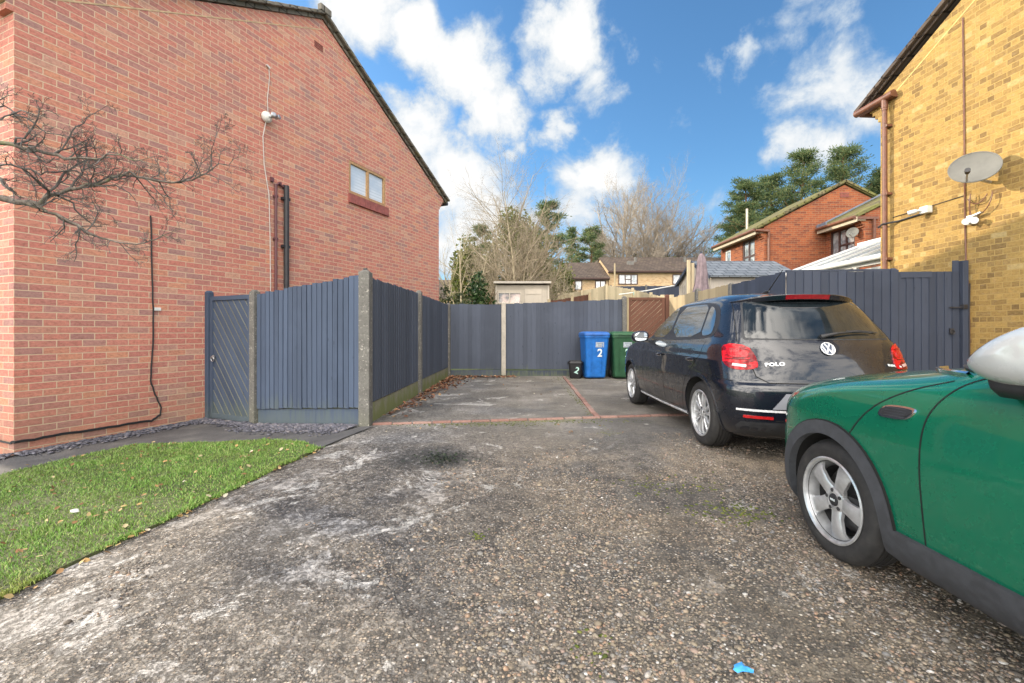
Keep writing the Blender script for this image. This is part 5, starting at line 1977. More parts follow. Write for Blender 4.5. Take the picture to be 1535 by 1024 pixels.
def bush(name, label, loc, rx, ry, rz_, seed, n, leaf, mat, lumps=14, cat='shrub', group=None, stem_mat=None, shell=.55):
    nr = np.random.default_rng(seed)
    rng = random.Random(seed)
    t = thing(name, label, cat, loc, 0, group)
    anchors = []
    for k in range(lumps):
        v = nr.normal(size=3); v /= np.linalg.norm(v)
        f = nr.uniform(.35, .85)
        c = np.array([v[0] * rx * f, v[1] * ry * f, rz_ + v[2] * rz_ * f])
        anchors.append((c, nr.uniform(.5, 1.4)))
    C = []
    for c, k in anchors:
        m = int(n / lumps * k)
        g = nr.normal(size=(m, 3)); g /= np.linalg.norm(g, axis=1)[:, None]
        g *= (nr.uniform(shell, 1.0, (m, 1))) * np.array([rx, ry, rz_]) * .42 * k ** .33
        C.append(c + g)
    C = np.concatenate(C)
    C = C[C[:, 2] > .02]
    V, F = leaf_quads(C, nr.uniform(.6, 1.3, len(C)) * leaf, seed, .5, .2)
    sm = MB()
    for c, k in anchors:
        q, qr = limb(rng, (rng.gauss(0, .08), rng.gauss(0, .08), 0), Vector(c), np.linalg.norm(c), .022, .006, 4, .12)
        sm.tube(q, qr, 5, cap=False)
    sm.build('stem', stem_mat or BARK_PINE, t, fix=False)
    link_mesh('foliage', np_mesh('foliage', V, F), mat, t)
    return t


# --- the gnarled tree reaching in from the left, its trunk stands outside the frame on the lawn
def gnarled():
    rng = random.Random(12)
    K = .66
    base = Vector((-4.75, 2.55, gz(-4.75, 2.55)))
    t = thing('bare_tree', 'gnarled bare tree with lichen on its branches reaching in front of the red brick house', 'tree', tuple(base), 0)
    def W(px, py, z):                                   # a branch point from where it is seen and how far away it is
        return Vector(((px - 767.5) / 682 * z, z, (497 - py) / 682 * z + CAM_H)) - base
    tm, cm = MB(), MB()
    fork = Vector((.05, .05, 1.25))
    tm.tube([(0, 0, -.1), (.03, .02, .5), fork, (.02, .12, 1.75), (-.05, .2, 2.4), (-.1, .3, 3.0)], [.13, .10, .085, .06, .04, .02], 12, cap=False)
    tm.tube([fork - Vector((0, 0, .1)), (-.5, -.2, 1.8), (-1.1, -.3, 2.5), (-1.5, -.3, 3.1)], [.06, .05, .035, .012], 9, cap=False)
    tm.tube([fork, (.1, -.6, 1.75), (.15, -1.1, 2.3), (.2, -1.5, 2.8)], [.05, .04, .03, .01], 9, cap=False)
    mains = [
        ([fork, W(-150, 300, 2.75), W(-40, 285, 2.85), W(10, 299, 2.9), W(58, 306, 2.95), W(76, 290, 2.98), W(115, 281, 3.0), W(160, 270, 3.05), W(192, 263, 3.1), W(232, 270, 3.14), W(262, 274, 3.18), W(300, 262, 3.22), W(330, 249, 3.25), W(365, 233, 3.3)],
         [.05, .036, .030, .027, .025, .020, .017, .0145, .013, .011, .0095, .0075, .0055, .0022]),
        ([W(-20, 250, 2.9), W(20, 245, 2.93), W(60, 262, 2.95), W(100, 255, 2.97), W(140, 262, 3.0), W(175, 252, 3.02)], [.012, .010, .008, .006, .004, .0016]),
        ([W(-30, 170, 2.7), W(5, 160, 2.74), W(40, 178, 2.76), W(70, 200, 2.8), W(105, 205, 2.82)], [.010, .008, .006, .004, .0016]),
        ([W(80, 288, 2.98), W(110, 296, 2.96), W(140, 312, 2.95), W(165, 322, 2.95)], [.007, .005, .0035, .0014]),
        ([W(40, 305, 2.93), W(62, 313, 2.95), W(95, 325, 2.96), W(125, 345, 2.97), W(160, 360, 2.98), W(200, 366, 3.0), W(235, 360, 3.02), W(272, 343, 3.05)], [.019, .0155, .012, .010, .0085, .0065, .0045, .002]),
        ([fork + Vector((0, .03, .2)), W(-120, 215, 2.7), W(-30, 212, 2.8), W(12, 216, 2.82), W(45, 224, 2.84), W(85, 232, 2.86), W(120, 240, 2.88), W(165, 232, 2.9), W(205, 240, 2.92), W(232, 234, 2.95)], [.04, .028, .022, .019, .016, .013, .010, .007, .0045, .002]),
        ([W(62, 300, 2.96), W(75, 288, 2.99), W(95, 262, 3.04), W(130, 240, 3.08), W(165, 236, 3.1), W(196, 244, 3.12)], [.015, .013, .010, .008, .005, .002]),
        ([W(-60, 260, 2.6), W(-10, 262, 2.64), W(16, 285, 2.66), W(24, 292, 2.68)], [.02, .014, .010, .004]),
        ([W(85, 232, 2.86), W(110, 200, 2.88), W(135, 175, 2.9), W(158, 160, 2.92)], [.009, .006, .0035, .0015]),
        ([W(20, 217, 2.82), W(45, 200, 2.8), W(62, 170, 2.8), W(55, 150, 2.8)], [.011, .008, .005, .002]),
        ([W(-40, 190, 2.5), W(0, 180, 2.55), W(30, 165, 2.58), W(50, 172, 2.6)], [.012, .008, .005, .002]),
        ([W(317, 255, 3.24), W(318, 225, 3.25), W(328, 200, 3.26), W(332, 172, 3.28)], [.0055, .004, .0025, .0012]),
        ([W(300, 262, 3.22), W(292, 240, 3.2), W(282, 224, 3.2)], [.005, .0035, .0012]),
    ]
    spec = [(17, (.13, .30), (.5, 1.25), .30, .05, 6, .12, 5), (7, (.30, .62), (.4, 1.1), .32, .03, 5, .15, 4), (5, (.35, .7), (.4, 1.1), .30, .02, 4, .2, 3), (2, (.3, .7), (.4, 1.0), .25, .02, 3, .2, 3)]
    for i, (pts, rad) in enumerate(mains):
        pts = [Vector(p) for p in pts]
        # roughen the polyline so that the limb looks knotted
        P, Rr = [], []
        for a, b, ra, rb in zip(pts, pts[1:], rad, rad[1:]):
            for k in range(3):
                q = a.lerp(b, k / 3)
                amp = (b - a).length * .05
                P.append(q + Vector((rng.gauss(0, amp), rng.gauss(0, amp), rng.gauss(0, amp))))
                Rr.append(K * (ra + (rb - ra) * k / 3) * rng.uniform(.86, 1.2))
        P.append(pts[-1]); Rr.append(rad[-1])
        (tm if i in (0, 4, 5) else cm).tube(P, Rr, 8 if i in (0, 4, 5) else 6, cap=True)
        vis0 = .28 if i in (0, 5) else 0.0
        n = len(P)
        k0 = int(n * vis0)
        ln = sum((b - a).length for a, b in zip(P[k0:], P[k0 + 1:]))
        sp = list(spec)
        sp[0] = (max(6, int(ln * 17)), (.13, .28) if ln > .8 else (.2, .42), *spec[0][2:])
        branches(rng, cm, P[k0:], Rr[k0:], 0, sp)
    # twigs of the part of the crown outside the frame
    for pp in ([(-.05, .2, 2.4), (-.1, .3, 3.0)], [(-1.1, -.3, 2.5), (-1.5, -.3, 3.1)], [(.15, -1.1, 2.3), (.2, -1.5, 2.8)]):
        branches(rng, cm, [Vector(p) for p in pp], [.03, .012], 0, [(10, (.5, 1.2), (.5, 1.2), .22, .04, 6, .0, 5), (6, (.3, .6), (.4, 1.1), .28, .03, 4, .15, 4), (4, (.3, .6), (.4, 1.1), .28, .03, 3, .2, 3)])
    tm.build('trunk', BARK_GNARL, t, smooth=60, fix=False)
    cm.build('crown', TWIG_GNARL, t, fix=False)


gnarled()

# --- garden trees behind the back fence
SP_G = [(32, (.34, .58), (.55, 1.1), .11, .05, 8, .16, 5), (9, (.3, .6), (.35, .9), .15, .04, 5, .15, 4), (6, (.35, .65), (.35, .95), .16, .02, 4, .15, 3), (4, (.4, .75), (.35, .95), .14, .0, 3, .2, 3)]
bare_tree('bare_tree', 'tall pale bare garden tree with many stems rising behind the cream shed', (.05, 17.6, .15), 7.0, 6, .085, SP_G, BARK_PALE, TWIG_PALE, stems=3, lean=.16, tw=.045)
SP_G2 = [(11, (.3, .55), (.45, 1.0), .12, .05, 6, .25, 5), (6, (.3, .6), (.35, .9), .14, .04, 5, .2, 4), (5, (.35, .65), (.35, .9), .14, .02, 4, .2, 3)]
bare_tree('bare_tree', 'thin pale bare tree leaning out beside the corner of the red brick house', (-1.95, 17.0, .15), 5.6, 8, .06, SP_G2, BARK_PALE, BARK_PALE, stems=3, lean=.30, tw=.06)
bare_tree('bare_tree', 'low spreading bare bush of pale stems right of the cream shed', (1.35, 18.5, .15), 4.3, 14, .05, SP_G2, BARK_PALE, BARK_PALE, stems=6, lean=.4, tw=.07)
bare_tree('bare_tree', 'small bare reddish tree standing before the lower tan brick house', (5.0, 33, .4), 4.6, 19, .06, SP_G2, TWIG_GNARL, TWIG_GNARL, stems=3, lean=.4, tw=.07)
bush('evergreen_shrub', 'yellow green evergreen tree clothed to the ground behind the pale bare tree', (.55, 21.5, .1), 1.6, 1.3, 3.25, 4, 26000, .085, OLIVE, 30, 'tree', None, BARK_PALE, .3)
bush('evergreen_shrub', 'olive evergreen tree with loose crown left of the pale bare tree', (-1.55, 21.0, .1), 1.4, 1.2, 3.0, 5, 22000, .085, OLIVE, 26, 'tree', None, BARK_PALE, .3)
bush('evergreen_shrub', 'rounded olive evergreen tree right of the pale bare tree, below the dark pine', (2.35, 24.5, .1), 1.3, 1.2, 2.3, 47, 15000, .08, OLIVE, 24, 'tree', None, BARK_PALE, .3)
bush('laurel_shrub', 'glossy green laurel bush beside the corner of the red brick house', (-1.05, 13.9, .1), .55, .55, 1.35, 6, 3200, .055, LAUREL, 13, 'shrub')
bush('laurel_shrub', 'pale leaved variegated bush between the red brick house and the laurel', (-1.85, 14.2, .1), .5, .5, 1.25, 7, 2600, .055, IVY, 12, 'shrub')
bush('shrub', 'low dark bush just above the left back fence panel', (-1.5, 12.9, .1), .55, .4, .95, 8, 2400, .045, IVY, 12)
bush('shrub', 'small brown leaved bush against the cream shed wall', (-.75, 14.2, .1), .35, .35, 1.0, 9, 1500, .045, OLIVE, 10)
bush('shrub', 'rounded green bush at the right end of the cream shed', (1.7, 17.0, .1), .55, .5, 1.15, 10, 2200, .05, LAUREL, 10)
bush('shrub', 'broad green hedge bush before the lower tan brick house', (2.6, 27.0, .2), 1.5, 1.0, 1.5, 11, 4200, .07, OLIVE, 18)
bush('shrub', 'climbing brown bush on the lower wall of the gabled red house', (11.8, 16.3, 0), .7, .35, 1.6, 13, 1500, .04, OLIVE, 12, 'shrub', None, BARK_PALE)

pine('pine_tree', 'dark pine with a ragged top right of the pale bare tree', (2.55, 33, .4), 10.3, 21, .30, .21, 80, .10)
pine('pine_tree', 'greyish pine low behind the left garden tree', (-2.6, 31, .4), 7.9, 22, .22, .24, 70, .09)
pine('pine_tree', 'small bushy pine above the lower tan house roof', (7.9, 47, .6), 11.4, 23, .30, .25, 80, .12)
pine('pine_tree', 'slender sparse pine standing alone left of the bushy pine', (6.2, 50, .6), 12.6, 24, .45, .10, 60, .12, dense=.8)
pine('pine_tree', 'dark pine half hidden behind the left beech trunk', (11.3, 58, .6), 13.5, 25, .30, .20, 80, .13)
# the stand of pines on the right
for x_, y_, h_, sd_, lab, cf, wd in ((22.6, 42, 15.6, 31, 'leftmost broad pine of the stand above the gabled red house', .25, .21),
                                     (26.2, 45, 17.2, 32, 'second pine from the left in the stand, darker and lower', .28, .18),
                                     (27.2, 43, 18.4, 33, 'tallest open crowned pine above the roof apex', .30, .18),
                                     (31.2, 44, 19.3, 34, 'tall dark pine with a flat broken top right of the tallest', .30, .19),
                                     (33.0, 43.5, 16.6, 35, 'rightmost slim pine beside the yellow house corner', .42, .14),
                                     (24.2, 48, 15.0, 36, 'pine in the back row between the two left pines', .25, .2)):
    pine('pine_tree', lab, (x_, y_, .6), h_ * .95, sd_, cf * .9, wd * 1.12, 82, .115, nbr=96, sig=.0155)

SP_B = [(20, (.40, .66), (.50, 1.05), .10, .045, 8, .16, 5), (9, (.3, .55), (.35, .85), .12, .04, 6, .15, 4), (8, (.32, .6), (.35, .9), .13, .02, 4, .15, 3), (7, (.4, .75), (.3, .9), .12, .01, 3, .15, 3)]
bare_tree('beech_tree', 'large bare beech with a fanned crown behind the tan terrace, leftmost of the three', (13.0, 52, .6), 17.5, 41, .30, SP_B, BARK_BEECH, TWIG_BEECH, stems=3, lean=.22, group='bare beeches behind the terrace', tw=.04)
bare_tree('beech_tree', 'bare beech with a leaning crown in the middle of the three behind the terrace', (17.6, 54, .6), 17.0, 42, .28, SP_B, BARK_BEECH, TWIG_BEECH, stems=3, lean=.24, group='bare beeches behind the terrace', tw=.04)
bare_tree('beech_tree', 'bare beech nearest the gabled red house, lowest of the three', (21.5, 55, .6), 14.6, 43, .24, SP_B, BARK_BEECH, TWIG_BEECH, stems=3, lean=.26, group='bare beeches behind the terrace', tw=.05)
bush('evergreen_shrub', 'olive ivy clad tree below the beech crowns', (18.2, 50, .6), 3.2, 2, 4.2, 45, 9000, .12, OLIVE, 30, 'tree', None, BARK_BEECH, .2)
bush('evergreen_shrub', 'olive undergrowth mass left of the beech trunks', (12.4, 50, .6), 2.6, 2, 4.6, 46, 7000, .12, OLIVE, 26, 'tree', None, BARK_BEECH, .2)
# ------------------------------------------------------------------ bins
def text_part(parent, body, size, mat, M4, name='number', bold=.0, shear=0.0, space=1.0, depth=.0015, sx=1.0):
    cu = bpy.data.curves.new('lettering', 'FONT')
    cu.body = body
    cu.size = size
    cu.align_x = 'CENTER'
    cu.align_y = 'CENTER'
    cu.extrude = depth
    cu.offset = bold
    cu.shear = shear
    cu.space_character = space
    to = bpy.data.objects.new('lettering', cu)
    COL.objects.link(to)
    dg = bpy.context.evaluated_depsgraph_get()
    me = bpy.data.meshes.new_from_object(to.evaluated_get(dg))
    bpy.data.objects.remove(to)
    bpy.data.curves.remove(cu)
    me.transform(M4 @ Matrix.Diagonal((sx, 1, 1, 1)))
    me.name = name
    me.materials.clear()
    return link_mesh(name, me, mat, parent)


def ring_poly(w, d, r, n=5):
    out = []
    for cx, cy, a0 in ((w / 2 - r, d / 2 - r, 0), (-w / 2 + r, d / 2 - r, 90), (-w / 2 + r, -d / 2 + r, 180), (w / 2 - r, -d / 2 + r, 270)):
        for k in range(n + 1):
            a = R(a0 + 90 * k / n)
            out.append((cx + r * math.cos(a), cy + r * math.sin(a)))
    return out


def loft(m, rings, cap=True):
    n = len(rings[0])
    vs = [p for r in rings for p in r]
    fs = []
    for i in range(len(rings) - 1):
        for k in range(n):
            k2 = (k + 1) % n
            fs.append((i * n + k, i * n + k2, (i + 1) * n + k2, (i + 1) * n + k))
    if cap:
        fs.append(tuple(range(n - 1, -1, -1)))
        fs.append(tuple(range((len(rings) - 1) * n, len(rings) * n)))
    return m.add(vs, fs)


def wheelie_bin(label, loc, rz, mb_, ml, sticker_mat):
    t = thing('wheelie_bin', label, 'bin', loc, rz, 'council bins lined up by the back fence')
    def ring(w, d, z, cy=0.0, r=.06): return [(p[0], p[1] + cy, z) for p in ring_poly(w, d, r)]
    m = MB()
    loft(m, [ring(.44, .46, .03, .05), ring(.455, .50, .06, .04), ring(.50, .60, .55, .015), ring(.535, .66, .90, 0), ring(.54, .67, .93, 0), ring(.575, .71, .935, 0), ring(.575, .71, .985, 0)])
    for s in (-.12, .12): m.box((s, -.262 - .03, .5), (.012, .012, .62), 0, R(6.3))
    m.build('body', mb_, t, smooth=35, bevel=.004)
    m = MB()
    loft(m, [ring(.585, .73, .985, 0), ring(.59, .735, 1.0, 0), ring(.575, .72, 1.035, 0, .07), ring(.50, .60, 1.062, .02, .09), ring(.38, .42, 1.07, .03, .1)])
    m.box((0, -.37, 1.005), (.30, .05, .03))
    m.build('lid', ml, t, smooth=40)
    m = MB()
    m.tube([(-.24, .36, .95), (-.24, .42, .99), (.24, .42, .99), (.24, .36, .95)], .017, 8)
    m.build('handle', mb_, t, smooth=40)
    for s in (-1, 1):
        wm = MB()
        wm.lathe([(0, -.025), (.06, -.025), (.10, -.022), (.10, .022), (.06, .025), (0, .025)], 24, Matrix.Translation((s * .245, .26, .10)) @ Matrix.Rotation(R(90), 4, 'Y'))
        wm.build('wheel', CADDY, t, smooth=40)
    # label and number on the sloping front
    tilt = math.atan2(.115 - .0, .9) * .62
    def F(x, z, off=.004):
        # front face y at height z (piecewise of the loft)
        ks = [(.06, .04 - .25), (.55, .015 - .30), (.90, -.33), (.93, -.335)]
        y = np.interp(z, [k[0] for k in ks], [k[1] for k in ks])
        return Matrix.Translation((x, y - off, z)) @ Matrix.Rotation(R(90) + R(5.5), 4, 'X')
    m = MB()
    Mx = F(.06, .775)
    w, h = .185, .115
    m.add([Mx @ Vector(p) for p in ((-w / 2, -h / 2, 0), (w / 2, -h / 2, 0), (w / 2, h / 2, 0), (-w / 2, h / 2, 0))], [(0, 1, 2, 3)])
    st = m.build('sticker', STICK_GREY, t, fix=False)
    m = MB()
    for (a, b, c, d) in ((-.082, -.048, .082, -.042), (-.082, .042, .082, .048), (-.085, -.048, -.079, .048), (.079, -.048, .085, .048), (-.06, .018, .06, .032), (-.045, -.012, -.018, .004), (-.008, -.012, .014, .004), (.022, -.012, .045, .004), (-.045, -.034, .045, -.022)):
        m.add([Mx @ Vector(p) for p in ((a, b, .002), (c, b, .002), (c, d, .002), (a, d, .002))], [(0, 1, 2, 3)])
    m.build('print', STICK_LINE, st, fix=False)
    text_part(t, '2', .245, sticker_mat, F(.07, .585), bold=.006)
    return t


wheelie_bin('blue wheelie bin marked with a white 2, between the black caddy and the green bin', (1.875, 10.42, 0), R(3), BIN_BLUE, BIN_BLUE_LID, STICK)
wheelie_bin('green wheelie bin marked with a mint 2, next to the brown gate', (2.53, 10.42, 0), R(-4), BIN_GREEN, BIN_GREEN_LID, STICK_MINT)

cd = thing('food_caddy', 'small black food waste caddy with a stuck on 2, left of the blue bin', 'bin', (1.45, 10.42, 0), R(-6), 'council bins lined up by the back fence')
def ring(w, d, z, r=.045): return [(p[0], p[1], z) for p in ring_poly(w, d, r)]
m = MB(); loft(m, [ring(.235, .21, .0), ring(.25, .23, .02), ring(.30, .28, .33), ring(.315, .295, .335), ring(.315, .295, .352)]); m.build('body', CADDY, cd, smooth=35, bevel=.003)
m = MB(); loft(m, [ring(.325, .305, .352), ring(.325, .305, .372), ring(.29, .27, .395, .05), ring(.2, .18, .402, .05)]); m.build('lid', CADDY, cd, smooth=40)
m = MB(); m.tube([(-.165, 0, .30), (-.175, -.06, .36), (-.13, -.12, .41), (.13, -.12, .41), (.175, -.06, .36), (.165, 0, .30)], .008, 8); m.build('handle', CADDY, cd, smooth=40)
text_part(cd, '2', .20, STICK_MINT, Matrix.Translation((.03, -.137, .185)) @ Matrix.Rotation(R(90) + R(4.5), 4, 'X') @ Matrix.Rotation(R(-22), 4, 'Z'), bold=.004)
# ------------------------------------------------------------------ cars
def pchip(xk, yk):
    xk = np.asarray(xk, float); yk = np.asarray(yk, float)
    h = np.diff(xk); d = np.diff(yk) / h
    m = np.zeros(len(xk))
    for i in range(1, len(xk) - 1):
        if d[i - 1] * d[i] > 0:
            w1, w2 = 2 * h[i] + h[i - 1], h[i] + 2 * h[i - 1]
            m[i] = (w1 + w2) / (w1 / d[i - 1] + w2 / d[i])
    m[0], m[-1] = d[0], d[-1]
    def f(x):
        x = min(max(x, xk[0]), xk[-1])
        i = min(max(int(np.searchsorted(xk, x)) - 1, 0), len(xk) - 2)
        t = (x - xk[i]) / h[i]
        return float(yk[i] * (1 + 2 * t) * (1 - t) ** 2 + h[i] * m[i] * t * (1 - t) ** 2 + yk[i + 1] * t * t * (3 - 2 * t) + h[i] * m[i + 1] * t * t * (t - 1))
    return f


class Shell:
    """a car body described by horizontal slices; x forward, y left, z up"""
    NR, NS, NF = 72, 66, 72

    def __init__(s, rows, barrel=.02, sigma=.008):
        # rows: z, rear x, front x, half width, rear corner length, front corner length
        A = np.array(rows)
        s.z = A[:, 0]
        s.f = []
        zf = np.linspace(A[0, 0], A[-1, 0], 1600)
        dz = zf[1] - zf[0]
        kk = int(3 * sigma / dz)
        ker = np.exp(-.5 * (np.arange(-kk, kk + 1) * dz / sigma) ** 2); ker /= ker.sum()
        for k in range(1, 6):
            fn = pchip(A[:, 0], A[:, k])
            yv = np.array([fn(q) for q in zf])
            ext = np.concatenate([2 * yv[0] - yv[kk:0:-1], yv, 2 * yv[-1] - yv[-2:-kk - 2:-1]])
            ys = np.convolve(ext, ker, 'valid')
            s.f.append(lambda q, ys=ys, zf=zf: float(np.interp(q, zf, ys)))
        s.pr, s.pf = 3.1, 2.5
        s.barrel = barrel
        s.xm = (A[:, 1].min() + A[:, 2].max()) / 2
        s.hl = (A[:, 2].max() - A[:, 1].min()) / 2
        s.cache = {}

    def outline(s, z):
        key = round(z, 5)
        if key in s.cache: return s.cache[key]
        xr, xf, w, ar, af = [f(z) for f in s.f]
        span = xf - xr
        ar, af = min(ar, .46 * span), min(af, .46 * span)
        def corner(n, p):
            ph = np.linspace(0, 1, n + 1) * math.pi / 2
            # even spacing along the superellipse
            fine = np.linspace(0, math.pi / 2, 1500)
            yy = np.sin(fine) ** (2 / p); xx = 1 - np.cos(fine) ** (2 / p)
            sl = np.concatenate([[0], np.cumsum(np.hypot(np.diff(xx), np.diff(yy)))])
            t = np.interp(np.linspace(0, sl[-1], n + 1), sl, fine)
            return 1 - np.abs(np.cos(t)) ** (2 / p), np.abs(np.sin(t)) ** (2 / p)
        xx, yy = corner(s.NR, 3.1 - .4 * min(1.0, max(0.0, (z - .60) / .2)) + .6 * min(1.0, max(0.0, (z - .90) / .15)))
        X = list(xr + ar * xx); Y = list(w * yy)
        side = np.linspace(xr + ar, xf - af, s.NS + 1)[1:-1]
        X += list(side); Y += [w] * len(side)
        xx, yy = corner(s.NF, s.pf)
        X += list((xf - af * xx)[::-1]); Y += list((w * yy)[::-1])
        X = np.array(X); Y = np.array(Y)
        Y = Y * (1 - s.barrel * ((X - s.xm) / s.hl) ** 2)
        T = np.concatenate([np.linspace(0, 26, s.NR + 1), np.linspace(26, 70, s.NS + 1)[1:-1], np.linspace(70, 96, s.NF + 1)])
        s.cache[key] = (X, Y, T)
        return s.cache[key]

    def at(s, mode, u, z):
        X, Y, T = s.outline(z)
        if mode == 'x':
            return np.array([u, np.interp(u, X, Y), z])
        if mode == 'y':
            n = s.NR + 1
            a = abs(u)
            y = min(a, Y[:n].max() - 1e-4)
            return np.array([np.interp(y, Y[:n], X[:n]), math.copysign(y, u), z])
        if mode == 'f':
            n = s.NF + 1
            a = abs(u)
            Yf, Xf = Y[-n:][::-1], X[-n:][::-1]
            y = min(a, Yf.max() - 1e-4)
            return np.array([np.interp(y, Yf, Xf), math.copysign(y, u), z])
        return np.array([np.interp(u, T, X), np.interp(u, T, Y), z])

    def T_of(s, mode, v, z):
        X, Y, T = s.outline(z)
        if mode == 'x': return float(np.interp(v, X, T))
        n = s.NR + 1
        return float(np.interp(v, Y[:n], T[:n]))

    def point(s, mode, u, z, off):
        p = s.at(mode, u, z)
        e = .7 if mode == 't' else .012
        a = s.at(mode, u + e, z) - s.at(mode, u - e, z)
        b = s.at(mode, u, z + .010) - s.at(mode, u, z - .010)
        n = np.cross(a, b)
        l = np.linalg.norm(n)
        n = n / l if l > 1e-12 else np.array([0, 0, 1.0])
        ref = np.array([p[0] - s.xm, p[1] * 2.5, .3])
        if np.dot(n, ref) < 0: n = -n
        return p + n * off, n

    def body(s, name, mat, parent, zs, arches=(), well=None):
        rings = []
        for z in zs:
            X, Y, T = s.outline(z)
            left = [(x, y, z) for x, y in zip(X, Y)]
            right = [(x, -y, z) for x, y in zip(X[1:-1], Y[1:-1])][::-1]
            rings.append(left + right)
        m = MB()
        loft(m, rings)
        o = m.build(name, mat, parent)
        if arches:
            o.data.materials.append(well)
            cm = MB()
            for (x, z, r) in arches:
                for sg_ in (-1, 1):
                    cm.lathe([(r, -.27), (r, .27)], 56, Matrix.Translation((x, sg_ * .77, z)) @ Matrix.Rotation(R(90), 4, 'X'))
            c = cm.build('cutter', well)
            c.matrix_world = o.matrix_world
            pm = o.parent; o.parent = None
            b = o.modifiers.new('arch', 'BOOLEAN')
            b.operation = 'DIFFERENCE'; b.solver = 'EXACT'; b.object = c
            b.material_mode = 'TRANSFER'
            bpy.context.view_layer.update()
            dg = bpy.context.evaluated_depsgraph_get()
            me = bpy.data.meshes.new_from_object(o.evaluated_get(dg))
            o.modifiers.clear()
            o.data = me
            me.name = name
            bpy.data.objects.remove(c)
            o.parent = pm
        o.data.shade_smooth()
        o.data.set_sharp_from_angle(angle=R(32))
        return o


def decal(sh, name, mat, parent, mode, outline, off, step=.03, side=1, thick=.004, smooth=True, flat_t=None):
    """a panel that lies on the body surface. outline in (u, z); u = x, y or slice parameter"""
    if flat_t: sc = flat_t
    else: sc = 1.0
    ol = [(u * sc, z) for u, z in outline]
    v, f, nb = fill2d(ol, step)
    top, low, nn_ = [], [], []
    for i, (u, z) in enumerate(v):
        p, n = sh.point(mode, u / sc, z, off)
        top.append((p[0], p[1] * side, p[2]))
        nn_.append((n[0], n[1] * side, n[2]))
        if i < nb: low.append(((p - n * (off + thick))[0], (p - n * (off + thick))[1] * side, (p - n * (off + thick))[2]))
    m = MB()
    N = len(top)
    fs = list(f) + [(i, (i + 1) % nb, N + (i + 1) % nb, N + i) for i in range(nb)]
    m.add(top + low, fs)
    o = m.build(name, mat, parent, smooth=45 if smooth else None)
    if smooth:
        for i in range(nb): nn_.append(nn_[i])
        me = o.data
        me.shade_smooth()
        for a_ in list(me.attributes):
            if a_.name == 'sharp_edge': me.attributes.remove(a_)
        me.normals_split_custom_set_from_vertices(nn_)
    return o


def strip(sh, mode, pts, width, off, side=1, m=None, n_sub=4):
    """narrow band along a line on the body"""
    m = m or MB()
    P = []
    for a, b in zip(pts, pts[1:]):
        for k in range(n_sub):
            P.append((a[0] + (b[0] - a[0]) * k / n_sub, a[1] + (b[1] - a[1]) * k / n_sub))
    P.append(pts[-1])
    base = [sh.point(mode, u, z, off) for u, z in P]
    vs, fs = [], []
    for i, (p, n) in enumerate(base):
        t = base[min(i + 1, len(base) - 1)][0] - base[max(i - 1, 0)][0]
        t = t / (np.linalg.norm(t) + 1e-12)
        s_ = np.cross(n, t)
        for q in (p - s_ * width / 2 - n * (off + .003), p - s_ * width / 2, p + s_ * width / 2, p + s_ * width / 2 - n * (off + .003)):
            vs.append((q[0], q[1] * side, q[2]))
    for i in range(len(base) - 1):
        for k in range(3):
            fs.append((i * 4 + k, i * 4 + k + 1, i * 4 + k + 5, i * 4 + k + 4))
    return m.add(vs, fs)


